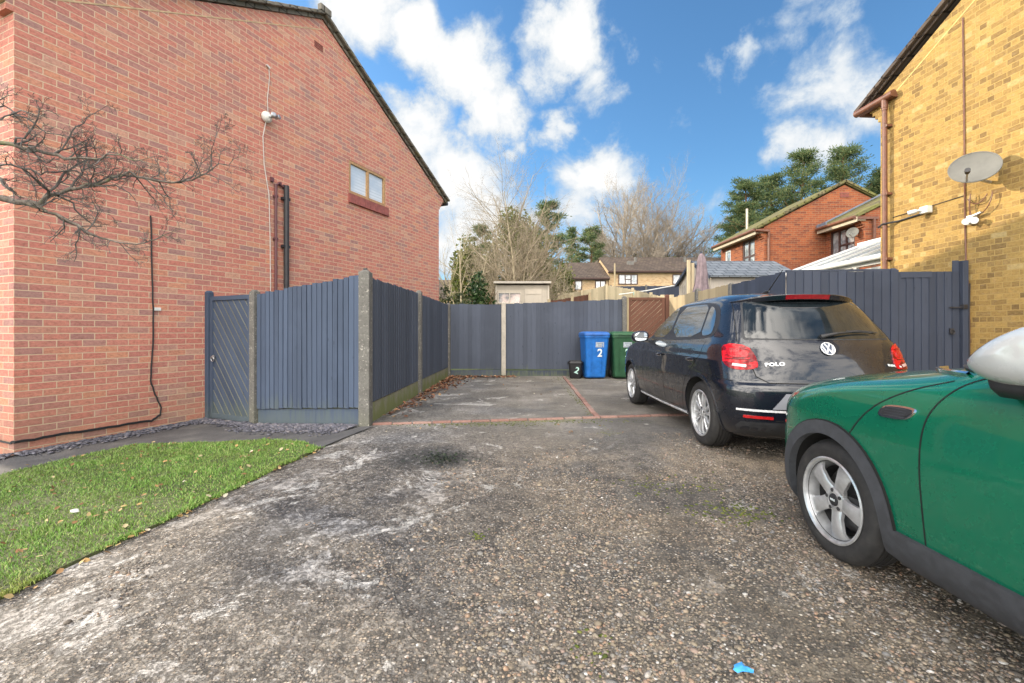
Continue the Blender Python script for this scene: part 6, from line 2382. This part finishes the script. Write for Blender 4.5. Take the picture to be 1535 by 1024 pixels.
def wheel(parent, cx, cz, yo, side, Rt, wt, rr, style, turn=0.0):
    """tyre > rim, hub_cap; yo = outer face distance from the centre line"""
    M4 = Matrix.Translation((cx, side * (yo - wt / 2), cz)) @ Matrix.Rotation(R(-90 * side), 4, 'X') @ Matrix.Rotation(turn, 4, 'Z')
    h = wt / 2
    prof = [(rr - .012, -h + .012), (rr + .01, -h), (Rt - .045, -h - .004), (Rt - .016, -h + .012), (Rt - .004, -h + .035)]
    for g in (-.55, -.2, .2, .55):
        c = g * (h - .02)
        prof += [(Rt, c - .012), (Rt, c - .005), (Rt - .008, c - .003), (Rt - .008, c + .003), (Rt, c + .005), (Rt, c + .012)]
    prof += [(Rt - .004, h - .035), (Rt - .012, h - .016), (Rt - .022, h - .004), (Rt - .045, h + .005), (rr + .03, h + .003), (rr + .012, h - .002), (rr - .012, h - .014)]
    m = MB(); m.lathe(prof, 64, M4, caps=False)
    t = m.build('wheel', RUBBER, parent, smooth=30)
    m = MB()
    m.lathe([(rr - .008, h - .028), (rr + .004, h - .012), (rr + .012, h + .003), (rr + .004, h + .007), (rr - .006, h + .001), (rr - .012, h - .03), (rr - .022, h - .06), (rr - .026, -h + .02), (rr - .006, -h + .012)], 56, M4, caps=False)
    dish = h - .012
    hubr = .062
    if style == 'multi':
        spokes = []
        for k in range(6):
            for s_ in (-1, 1): spokes.append((k * 60 + s_ * 12.5, .013, .016))
    else:
        spokes = [(k * 72, .036, .044) for k in range(5)]
    for ang, wa, wb in spokes:
        A = Matrix.Rotation(R(ang), 4, 'Z')
        r0, r1 = hubr * .6, rr - .010
        y0, y1, ymid = dish - .010, dish - .004, dish + (.0 if style == 'multi' else .004)
        secs = [(r0, wa, y0, .028), (r0 + (r1 - r0) * .35, wa * .92, ymid - .002, .022), (r0 + (r1 - r0) * .75, wb * .95, ymid, .020), (r1, wb * (1.15 if style == 'multi' else 1.22), y1 - .004, .024)]
        vs = []
        for (r, w, y, th) in secs:
            for (a, b) in ((-w, y - th), (-w, y - .006), (-w * .72, y), (w * .72, y), (w, y - .006), (w, y - th)):
                vs.append(M4 @ A @ Vector((r, a, b)))
        fs = []
        for i in range(3):
            for k in range(6):
                k2 = (k + 1) % 6
                fs.append((i * 6 + k, i * 6 + k2, (i + 1) * 6 + k2, (i + 1) * 6 + k))
        fs += [tuple(range(6)), tuple(range(18, 24))]
        m.add(vs, fs)
    m.lathe([(0, dish - .03), (hubr * 1.0, dish - .03), (hubr, dish - .008), (hubr * .8, dish - .002), (.036, dish), (.034, dish - .006), (0, dish - .006)], 32, M4)
    rim = m.build('rim', ALLOY, t, smooth=35)
    m = MB()
    m.lathe([(0, -.02), (rr - .055, -.02), (rr - .055, .0), (.05, .004), (0, .004)], 40, M4)
    m.lathe([(rr - .03, -.03), (0, -.03)], 40, M4)
    m.lathe([(rr - .030, -h + .025), (rr - .032, h - .06), (rr - .03, -h + .03)], 40, M4, caps=False)
    for k in range(5):
        a = R(k * 72 + 36)
        m.lathe([(0, dish - .004), (.0095, dish - .004), (.0095, dish + .001), (0, dish + .001)], 10, M4 @ Matrix.Translation((.048 * math.cos(a), .048 * math.sin(a), .0)))
    if style != 'multi':
        c = M4 @ Matrix.Rotation(R(62), 4, 'Z') @ Matrix.Translation((.10, 0, .02))
        m.box(tuple(c @ Vector((0, 0, 0))), (.09, .05, .14))
    m.build('brake', ALLOY_DK, t, smooth=35)
    m = MB()
    m.lathe([(0, dish + .003), (.024, dish + .003), (.029, dish + .001), (.031, dish - .004), (.028, dish - .008), (0, dish - .008)], 28, M4)
    cap = m.build('hub_cap', TRIM if style != 'multi' else ALLOY, t, smooth=35)
    return t, M4, dish


# ======================================================== the black hatchback
POLO_W = (2.58, 4.29, 0.0)
BADGE = plain('bright_badge_silver', (.72, .73, .75), .25, .15, .06, 30)
LENS = plain('bright_red_lens', (.36, .004, .009), .06, 0, .12, 30, Specular_IOR_Level=.4)
LENSD = plain('dark_red_rib', (.14, .0, .003), .3)
polo = thing('hatchback_car', 'glossy black five door hatchback parked nose in beside the charcoal fence', 'car', POLO_W, R(90))
rows = [  # z, rear, front, half width, rear corner, front corner
    (.17, -.52, 3.06, .69, .45, .55), (.21, -.60, 3.16, .755, .42, .55), (.30, -.665, 3.235, .80, .40, .55), (.40, -.688, 3.265, .822, .40, .6), (.50, -.694, 3.275, .834, .40, .62),
    (.585, -.690, 3.27, .839, .40, .62), (.630, -.676, 3.26, .840, .40, .62), (.655, -.643, 3.25, .839, .40, .62), (.70, -.635, 3.22, .838, .40, .62), (.77, -.622, 3.14, .839, .42, .60),
    (.822, -.609, 3.02, .841, .44, .55), (.842, -.603, 2.95, .832, .44, .5), (.88, -.589, 2.78, .825, .44, .45), (.93, -.565, 2.45, .812, .44, .40), (.965, -.543, 2.10, .795, .44, .38), (1.0, -.515, 1.92, .772, .44, .36),
    (1.10, -.440, 1.76, .728, .45, .34), (1.20, -.366, 1.60, .684, .45, .32), (1.29, -.297, 1.45, .640, .44, .32), (1.345, -.245, 1.36, .606, .44, .32), (1.385, -.16, 1.25, .565, .44, .34), (1.415, -.06, 1.10, .50, .44, .36), (1.437, .10, .92, .41, .40, .36), (1.450, .32, .72, .22, .18, .18)]
PS = Shell(rows, .03)
zs = sorted(set([round(v, 4) for v in np.concatenate([np.linspace(.17, 1.34, 74), np.linspace(1.345, 1.45, 24)])] + [.630, .655, .822, .842, .585]))
AR = .342
pbody = PS.body('body', PAINT_BLACK, polo, zs, [(0, .305, AR), (2.47, .305, AR)], DARK)

# arch lips, sill strip, seams
def arc(cx, cz, r, a0, a1, n=20): return [(cx + r * math.cos(R(a0 + (a1 - a0) * k / n)), cz + r * math.sin(R(a0 + (a1 - a0) * k / n))) for k in range(n + 1)]
for side in (1, -1):
    for cx in (0, 2.47): strip(PS, 'x', arc(cx, .305, AR + .014, -14, 194, 30), .030, .007, side, None, 1).build('arch_lip', PAINT_BLACK, polo, smooth=60)
    m = MB()
    # door seams and shut lines
    strip(PS, 'x', [(1.78, .98), (1.80, .70), (1.78, .45), (1.72, .28), (.98, .275), (.97, .5), (.93, .8), (.90, .98)], .0045, .0012, side, m)
    strip(PS, 'x', [(.96, .275), (.46, .275), (.40, .45), (.30, .62), (.10, .76), (-.02, .84), (-.06, .98)], .0045, .0012, side, m)
    strip(PS, 'x', [(1.82, .97), (2.3, .93)], .005, .0012, side, m)
    m.build('shut_line', GAP, polo)
    m = MB()
    strip(PS, 'x', [(.40, .235), (1.2, .225), (2.08, .235)], .024, .006, side, m)
    m.build('sill_strip', BADGE, polo, smooth=60)
    for x0, tl in ((1.05, 0), (.14, 0)):
        m = MB()
        # recessed cup with a bowed handle
        p, n = PS.point('x', x0, .815, .018)
        pts = []
        for k in range(9):
            f = k / 8
            q, nn = PS.point('x', x0 - .085 + .17 * f, .800 + .012 * (1 - f), .012 + .022 * math.sin(math.pi * f) ** .6)
            pts.append((q[0], q[1] * side, q[2]))
        m.tube(pts, [.010, .0125, .014, .014, .014, .014, .014, .0125, .010], 10)
        m.build('door_handle', PAINT_BLACK, polo, smooth=50)
    for x0 in (1.05, .14):
        cm = MB()
        pts = []
        for k in range(7):
            f = k / 6
            q, nn = PS.point('x', x0 - .07 + .14 * f, .786 + .010 * (1 - f), .016 + .016 * math.sin(math.pi * f))
            pts.append((q[0], q[1] * side, q[2]))
        cm.tube(pts, .004, 6)
        cm.build('handle_trim', CHROME, polo, smooth=50)
    # side glass
    band = chaikin([(1.70, .985), (1.52, 1.16), (1.32, 1.315), (1.18, 1.352), (.6, 1.366), (.16, 1.352), (-.02, 1.30), (-.13, 1.17), (-.165, 1.06), (-.10, 1.010), (.5, .982), (1.2, .975)], 1)
    decal(PS, 'window_surround', TRIM, polo, 'x', band, .0025, .05, side)
    for nm, poly in (('front_window', [(1.60, 1.00), (1.46, 1.16), (1.30, 1.300), (1.18, 1.335), (.985, 1.342), (.965, 1.0)]),
                     ('rear_window', [(.90, 1.0), (.915, 1.342), (.5, 1.346), (.235, 1.335), (.175, 1.2), (.15, 1.02)]),
                     ('quarter_window', [(.115, 1.03), (.135, 1.18), (.175, 1.315), (.09, 1.30), (-.005, 1.245), (-.075, 1.14), (-.095, 1.055), (-.04, 1.035)])):
        decal(PS, 'side_window', SIDE_GLASS, polo, 'x', chaikin(poly, 1), .0055, .05, side)
    # tail lamps wrap the corner
    tl = []
    for kind, v, z in (('y', .600, .95), ('y', .565, .87), ('y', .555, .80), ('y', .572, .762), ('y', .68, .752), ('x', -.46, .757), ('x', -.40, .80), ('x', -.355, .89), ('x', -.335, .945), ('x', -.37, .962), ('y', .70, .966)):
        tl.append((PS.T_of(kind, v, z), z))
    tl = chaikin(tl, 1)
    tlo = decal(PS, 'tail_lamp', TAIL, polo, 't', tl, .009, .02, side, .012, flat_t=.04)
    c0 = np.mean(np.array(tl), axis=0)
    inner = chaikin([tuple(c0 + (np.array(p) - c0) * np.array([.60, .36]) + np.array([0, .030])) for p in tl], 1)
    decal(PS, 'lens', LENS, tlo, 't', inner, .0135, .02, side, .004, flat_t=.04)
    lm = MB()
    for zz in (.835, .915):
        strip(PS, 't', [(PS.T_of('y', .60, zz), zz), (PS.T_of('x', -.40, zz), zz + .004)], .004, .0145, side, lm, 8)
    lm.build('lens_rib', LENSD, tlo)
    m = MB()
    t_a, t_b = PS.T_of('y', .64, .78), PS.T_of('x', -.46, .79)
    strip(PS, 't', [(t_a, .782), (t_b, .792)], .022, .0125, side, m, 8)
    m.build('reverse_lamp', LAMPW, polo, smooth=50)
    # bumper reflector and chrome line
    m = MB()
    a, b = PS.T_of('y', .49, .37), PS.T_of('y', .69, .37)
    strip(PS, 't', [(a, .374), (b, .381)], .022, .006, side, m, 8)
    m.build('reflector', REDREF, polo, smooth=50)
    hl = []
    for yv, z in ((.42, .62), (.44, .73), (.60, .78), (.70, .80), (.72, .70), (.66, .61)): hl.append((yv, z))
    decal(PS, 'headlight', LAMPW, polo, 'f', chaikin(hl, 2), .008, .03, side, .01)

# rear glass and hatch
gl = [(-.585, 1.005), (.585, 1.005), (.60, 1.03), (.535, 1.22), (.500, 1.325), (.46, 1.345), (-.46, 1.345), (-.500, 1.325), (-.535, 1.22), (-.60, 1.03)]
decal(PS, 'window_surround', TRIM, polo, 'y', [(y * 1.03, 1.0 + (z - 1.0) * 1.02 - .006) for y, z in gl], .0025, .05)
decal(PS, 'rear_screen', CAR_GLASS, polo, 'y', chaikin(gl, 1), .0055, .05)
m = MB()
for s_ in (1, -1):
    strip(PS, 'y', [(s_ * .56, 1.33), (s_ * .60, 1.2), (s_ * .655, 1.0), (s_ * .66, .985)], .006, .0015, 1, m)
    strip(PS, 'y', [(s_ * .585, .93), (s_ * .58, .84), (s_ * .60, .76), (s_ * .585, .70), (s_ * .50, .652)], .007, .0015, 1, m)
strip(PS, 'y', [(-.50, .652), (-.2, .648), (.2, .648), (.50, .652)], .010, .0015, 1, m)
for s_ in (1, -1):
    a, b = PS.T_of('y', .74, .66), PS.T_of('x', -.33, .66)
    strip(PS, 't', [(a, .66), (b, .69)], .006, .0015, s_, m, 8)
strip(PS, 'y', [(-.6, .352), (0, .345), (.6, .352)], .008, .0015, 1, m)
m.build('shut_line', GAP, polo)
m = MB()
strip(PS, 'y', [(-.735, .436), (-.4, .428), (0, .426), (.4, .428), (.735, .436)], .017, .004, 1, m, 6)
m.build('bumper_strip', BADGE, polo, smooth=60)
val = [(-.70, .215), (.70, .215), (.72, .30), (.70, .335), (-.70, .335), (-.72, .30)]
decal(PS, 'valance', TRIM, polo, 'y', val, .004, .06)
pl = [(-.30, .45), (.30, .45), (.26, .575), (-.26, .575)]
decal(PS, 'number_plate', PLATE, polo, 'y', [(-.50, .448), (.50, .448), (.40, .572), (-.40, .572)], .008, .05)

# roof spoiler with brake lamp
rings_ = []
NY = 28
top, bot, frt = [], [], []
for k in range(NY + 1):
    y = -.565 + 1.13 * k / NY
    a = abs(y) / .565
    xe = -.335 + .235 * a ** 3.0
    zt = 1.398 - .052 * a ** 2.4
    top.append((xe, y, zt))
    bot.append((xe + .018, y, zt - .050 + .018 * a ** 3))
    zf = 1.434 - .075 * a ** 2.2
    frt.append((.14 + .10 * a, y * .98, zf + .004))
vs = frt + top + bot + [(f[0], f[1], f[2] - .07) for f in frt]
fs = []
n = NY + 1
for r in range(4):
    r2 = (r + 1) % 4
    for k in range(NY):
        fs.append((r * n + k, r * n + k + 1, r2 * n + k + 1, r2 * n + k))
fs += [(0, n, 2 * n, 3 * n), (NY, NY + n, NY + 2 * n, NY + 3 * n)]
m = MB(); m.add(vs, fs); m.build('roof_spoiler', PAINT_BLACK, polo, smooth=40, bevel=.006)
m = MB()
ys = np.linspace(-.19, .19, 9)
vs = []
for y in ys:
    a = abs(y) / .565
    xe = -.335 + .235 * a ** 3.0
    zt = 1.398 - .052 * a ** 2.4
    vs += [(xe - .004, y, zt - .006), (xe + .012, y, zt - .044), (xe + .03, y, zt - .044), (xe + .03, y, zt - .006)]
fs = []
for k in range(8):
    for j in range(4): fs.append((k * 4 + j, k * 4 + (j + 1) % 4, k * 4 + 4 + (j + 1) % 4, k * 4 + 4 + j))
fs += [(0, 1, 2, 3), (32, 33, 34, 35)]
m.add(vs, fs); m.build('brake_lamp', plain('dull_red_lamp', (.22, .006, .012), .2, 0, .2, 30, Coat_Weight=1.0), polo, smooth=40)
# wiper, aerial
m = MB()
def RS(y, z, off): return PS.point('y', y, z, off)[0]
m.tube([RS(.02, 1.015, .016), RS(-.04, 1.022, .03), RS(-.12, 1.034, .034)], [.020, .016, .011], 10)
m.tube([RS(-.10, 1.032, .034), RS(-.26, 1.05, .03), RS(-.43, 1.046, .022)], [.009, .007, .005], 8)
m.tube([RS(-.22, 1.062, .018), RS(-.34, 1.066, .016), RS(-.50, 1.050, .014)], [.006, .007, .004], 6)
m.build('rear_wiper', TRIM, polo, smooth=50)
m = MB(); m.tube([(.36, 0, 1.45), (.32, 0, 1.472), (.28, 0, 1.475)], [.03, .018, .010], 10); m.tube([(.30, 0, 1.47), (.06, -.01, 1.66)], [.006, .003], 8); m.build('aerial', TRIM, polo, smooth=50)
# badge
def on_hatch(y, z, off):
    p, nn = PS.point('y', y, z, off)
    ex = Vector((0, -1, 0)); nz_ = Vector(nn); ex = (ex - nz_ * ex.dot(nz_)).normalized(); ey = nz_.cross(ex)
    M4 = Matrix.Identity(4)
    for i, a in enumerate((ex, ey, nz_)):
        for j in range(3): M4[j][i] = a[j]
    return Matrix.Translation(Vector(p)) @ M4
B = on_hatch(0, .925, .004)
m = MB()
m.lathe([(.052, -.004), (.058, .004), (.057, .009), (.052, .010), (.049, .006), (.049, -.004)], 40, B)
def bar(a, b, w=.0105, z=.006):
    a, b = Vector((*a, z)), Vector((*b, z))
    d = (b - a).normalized(); s_ = Vector((-d.y, d.x, 0)) * w / 2
    m.prism([B @ (a - s_), B @ (b - s_), B @ (b + s_), B @ (a + s_)], (B.to_3x3() @ Vector((0, 0, .004))))
for s_ in (-1, 1):
    bar((s_ * .022, .046), (0, .004)); bar((s_ * .044, .026), (s_ * .021, -.042)); bar((s_ * .021, -.042), (0, .000), .0095)
m.build('badge', BADGE, polo, smooth=30)
m = MB(); m.lathe([(0, .0), (.05, .0), (.05, .004), (0, .004)], 32, B); m.build('badge_backing', plain('badge_blue_grey', (.045, .06, .10), .3, .0, .1), polo)
text_part(polo, 'POLO', .038, BADGE, on_hatch(.44, .800, .004), 'lettering', .0018, 0, 1.15, .003, 1.38)
text_part(polo, 'BLUEMOTION', .026, STICK, on_hatch(-.555, .785, .006), 'lettering', .0004, 0, 1.0, .001, .95)
# mirrors
for side in (1, -1):
    m = MB()
    cx, cy, cz = 1.60, side * .93, 1.005
    rg = []
    for f, sx, sz in ((-.075, .80, .86), (-.06, .97, .98), (0, 1, 1), (.05, .86, .86), (.085, .5, .55), (.10, .1, .12)):
        rg.append([(cx + f, cy + side * .105 * sx * (abs(math.cos(t)) ** .7) * math.copysign(1, math.cos(t)), cz + .070 * sz * (abs(math.sin(t)) ** .7) * math.copysign(1, math.sin(t)) - .008 * math.cos(t)) for t in [2 * math.pi * k / 24 for k in range(24)]])
    loft(m, rg)
    m.box((cx + .02, side * .825, .965), (.07, .10, .035))
    mo = m.build('door_mirror', PAINT_BLACK, polo, smooth=50)
    g = MB()
    n_ = 24
    pts = [(cx - .078, cy + side * .078 * (abs(math.cos(t)) ** .7) * math.copysign(1, math.cos(t)), cz + .055 * (abs(math.sin(t)) ** .7) * math.copysign(1, math.sin(t)) - .006 * math.cos(t)) for t in [2 * math.pi * k / n_ for k in range(n_)]]
    g.add(pts, [tuple(range(n_))])
    g.build('mirror_glass', MIRRORG, mo)
ws = chaikin([(-.56, 1.02), (.56, 1.02), (.52, 1.20), (.46, 1.355), (-.46, 1.355), (-.52, 1.20)], 1)
decal(PS, 'windscreen', CAR_GLASS, polo, 'f', ws, .005, .06)
for cx in (0, 2.47):
    for side in (1, -1):
        wheel(polo, cx, .305, .805, side, .305, .195, .205, 'multi', turn=.3 + cx)

# ======================================================== the green car
mini = thing('small_car', 'racing green small car with a white mirror cap and black wheel arch cladding', 'car', (2.46, 2.33, gz(1.6, 2.33) - .008), R(90.4))
rows = [  # front axle at x = 0
    (.14, -2.92, .56, .72, .4, .5), (.18, -2.97, .68, .79, .4, .52), (.26, -3.01, .745, .832, .4, .55), (.36, -3.03, .772, .852, .4, .6), (.48, -3.035, .782, .860, .4, .62), (.58, -3.035, .775, .862, .4, .62),
    (.66, -3.03, .755, .861, .4, .60), (.735, -3.025, .715, .856, .42, .55), (.79, -3.02, .655, .848, .42, .58), (.83, -3.01, .57, .835, .42, .68), (.862, -3.0, .46, .818, .42, .78), (.885, -2.99, .32, .803, .42, .84), (.905, -2.985, .17, .790, .42, .86), (.925, -2.98, .0, .779, .42, .82), (.945, -2.975, -.18, .768, .42, .70), (.965, -2.97, -.36, .757, .42, .50), (.99, -2.96, -.50, .745, .42, .26),
    (1.10, -2.88, -.62, .705, .42, .24), (1.22, -2.80, -.76, .66, .40, .24), (1.31, -2.74, -.88, .62, .38, .24), (1.355, -2.69, -.98, .585, .38, .26), (1.385, -2.62, -1.10, .53, .4, .3), (1.405, -2.48, -1.28, .42, .4, .4), (1.414, -2.2, -1.6, .25, .25, .25)]
def lift(z): return z if z < .58 else (.58 + (z - .58) * 1.135 if z < .99 else 1.0454 + (z - .99) * .895)
rows = [(lift(r[0]), *r[1:]) for r in rows]
MS = Shell(rows, .028, .022)
zs = sorted(set([round(v, 4) for v in np.concatenate([np.linspace(.14, .80, 36), np.linspace(.805, 1.05, 50), np.linspace(1.06, 1.35, 22), np.linspace(1.355, 1.4245, 16)])]))
MAR = .338
MS.body('body', PAINT_GREEN, mini, zs, [(0, .303, MAR), (-2.495, .303, MAR)], DARK)
for side in (1, -1):
    for cx in (0, -2.495):
        a0, a1 = (-24, 197) if cx == 0 else (-17, 204)
        outer = arc(cx, .303, MAR + .064, a0, a1, 40)
        inner = arc(cx, .303, MAR - .003, a1, a0, 40)
        decal(MS, 'arch_cladding', CLAD, mini, 'x', outer + inner, .016, .03, side, .022)
        m = MB(); strip(MS, 'x', arc(cx, .303, MAR + .066, a0, a1, 40), .007, .0105, side, m, 1); m.build('cladding_edge', GAP, mini, smooth=60)
    decal(MS, 'sill_cladding', CLAD, mini, 'x', [(-.365, .175), (-.385, .30), (-.40, .322), (-2.09, .322), (-2.12, .175)], .018, .06, side, .025)
    strip(MS, 'x', chaikin([(-.545, .325), (-.545, .42), (-.53, .62), (-.535, .78), (-.57, .89), (-.63, .965), (-.72, 1.005)], 2, False), .0065, .0012, side).build('shut_line', GAP, mini)
    strip(MS, 'x', chaikin([(-1.70, .325), (-1.74, .6), (-1.70, .90), (-1.66, 1.0)], 2, False), .0065, .0012, side).build('shut_line', GAP, mini)
    strip(MS, 'x', chaikin([(-.15, .665), (-.20, .74), (-.27, .815), (-.36, .88), (-.46, .93), (-.58, .972)], 2, False), .0065, .0012, side).build('shut_line', GAP, mini)
    sc = chaikin([(p[0] * 1.08 - .078, p[1] + .052) for p in [(-.225, .748), (-.240, .778), (-.275, .796), (-.375, .800), (-.392, .792), (-.378, .765), (-.345, .744), (-.25, .738)]], 2)
    sf = decal(MS, 'side_scuttle', CHROME, mini, 'x', sc, .010, .02, side, .014)
    c0 = np.mean(np.array(sc), axis=0)
    decal(MS, 'grille', TRIM, mini, 'x', [tuple(c0 + (np.array(p) - c0) * np.array([.88, .74])) for p in sc], .0125, .02, side, .01)
    gm = MB()
    for k in range(4): strip(MS, 'x', [(-.361, .804 + .0105 * k), (-.467, .807 + .0105 * k)], .003, .0145, side, gm)
    gm.build('slat', CLAD, mini)
    # side glass with chrome beltline
    sw = chaikin([(p[0], lift(p[1])) for p in [(-.66, .995), (-.76, 1.11), (-.92, 1.25), (-1.05, 1.322), (-1.3, 1.352), (-2.3, 1.352), (-2.55, 1.30), (-2.68, 1.1), (-2.70, .995)]], 1)
    decal(MS, 'side_window', CAR_GLASS, mini, 'x', sw, .004, .06, side)
    m = MB(); strip(MS, 'x', [(-.60, 1.026), (-.8, 1.026), (-1.7, 1.026), (-2.6, 1.026)], .022, .010, side, m); m.build('beltline_trim', CHROME, mini, smooth=60)
    m = MB()
    NT_ = 97
    ta = MS.T_of('x', -.66, 1.02)
    strip(MS, 't', [(ta, 1.026), (ta + 6, 1.020), (ta + 12, 1.008)], .050, .012, side, m, 14)
    m.build('scuttle_seal', TRIM, mini, smooth=60)
    m = MB()
    strip(MS, 't', [(ta, .997), (ta + 6, .992), (ta + 12, .985)], .012, .014, side, m, 14)
    m.build('scuttle_trim', CHROME, mini, smooth=60)
    m = MB(); strip(MS, 'x', [(-.60, 1.046), (-.9, 1.047), (-1.7, 1.047), (-2.6, 1.047)], .020, .008, side, m); m.build('window_seal', TRIM, mini, smooth=60)
    # mirror folded back against the door
    DX, DZ = -.150, .088
    ol = chaikin([((p[0] + .585) * 1.12 - .585 + DX, (p[1] - .95) * 1.1 + .95 + DZ) for p in [(-.585, .950), (-.63, 1.005), (-.70, 1.055), (-.79, 1.092), (-.86, 1.090), (-.885, 1.03), (-.88, .95), (-.84, .905), (-.74, .895), (-.64, .908)]], 2)
    cx, cz = -.755 + DX, .995 + DZ
    rg = []
    for f, yy in ((.90, .822), (.985, .832), (1.0, .845), (.985, .868), (.93, .893), (.83, .914), (.68, .930), (.48, .941), (.25, .947), (.06, .949)):
        rg.append([(cx + (p[0] - cx) * f - .02 * (yy - .84), side * (yy + .03 * (p[0] - cx)), cz + (p[1] - cz) * f + .10 * (yy - .84)) for p in ol])
    m = MB(); loft(m, rg); mc = m.build('mirror_cap', PAINT_WHITE, mini, smooth=50)
    m = MB()
    rg = [[(cx + (p[0] - cx) * f, side * (yy + .03 * (p[0] - cx)), cz + (p[1] - cz) * f) for p in ol] for f, yy in ((.90, .795), (.95, .815), (.93, .826))]
    loft(m, rg); mb2 = m.build('mirror_housing', TRIM, mini, smooth=50)
    m = MB()
    br = [[(-.66, .765, .885), (-.86, .765, .885), (-.86, .765, .845), (-.66, .765, .845)], [(-.655, .86, .905), (-.845, .87, .905), (-.84, .865, .858), (-.665, .855, .858)], [(-.66, .895, .925), (-.83, .90, .925), (-.83, .895, .880), (-.67, .89, .885)]]
    loft(m, [[(p[0] + DX, p[1] * side, p[2] + DZ) for p in r] for r in br])
    m.build('mirror_base', TRIM, mini, bevel=.012, seg=3, smooth=50)
    hl = [(.585 + .125 * math.cos(t), .66 + .115 * math.sin(t)) for t in [2 * math.pi * k / 28 for k in range(28)]]
    decal(MS, 'headlight', LAMPW, mini, 'f', hl, .008, .03, side, .01)
    tlm = [(yv, z) for yv, z in ((.60, .60), (.60, .85), (.76, .85), (.76, .60))]
    decal(MS, 'tail_lamp', TAIL, mini, 'y', tlm, .008, .03, side, .01)
    pm = MB()
    p, n_ = MS.point('x', -1.50, .72, .02)
    pm.tube([tuple((lambda q: (q[0], q[1] * side, q[2]))(MS.point('x', -1.42 - .2 * k / 6, .76, .01 + .022 * math.sin(math.pi * k / 6))[0])) for k in range(7)], .012, 8)
    pm.build('door_handle', CHROME, mini, smooth=50)
ws = chaikin([(-.60, 1.05), (.60, 1.05), (.58, 1.23), (.53, 1.37), (-.53, 1.37), (-.58, 1.23)], 1)
decal(MS, 'windscreen', CAR_GLASS, mini, 'f', ws, .005, .06)
gl = chaikin([(-.56, 1.08), (.56, 1.08), (.52, 1.22), (.46, 1.335), (-.46, 1.335), (-.52, 1.22)], 1)
decal(MS, 'rear_screen', CAR_GLASS, mini, 'y', gl, .005, .06)
gr = chaikin([(-.40, .50), (.40, .50), (.36, .68), (-.36, .68)], 2)
decal(MS, 'front_grille', TRIM, mini, 'f', gr, .006, .05)
decal(MS, 'lower_bumper', CLAD, mini, 'f', chaikin([(-.70, .17), (.70, .17), (.72, .30), (-.72, .30)], 1), .012, .05)
for cx in (0, -2.495):
    for side in (1, -1):
        t_, M4, dish_ = wheel(mini, cx, .303, .832, side, .303, .19, .203, 'five', turn=R(100) if side > 0 else .4)
        if side > 0 and cx == 0:
            text_part(t_, 'MINI', .016, STICK, Matrix.Translation((0, .832 + .0, .303)) @ Matrix.Translation((0, -.095 + dish_ + .0035, 0)) @ Matrix.Rotation(R(180), 4, 'Z') @ Matrix.Rotation(R(90), 4, 'X'), 'lettering', .0003, 0, 1.0, .0006)
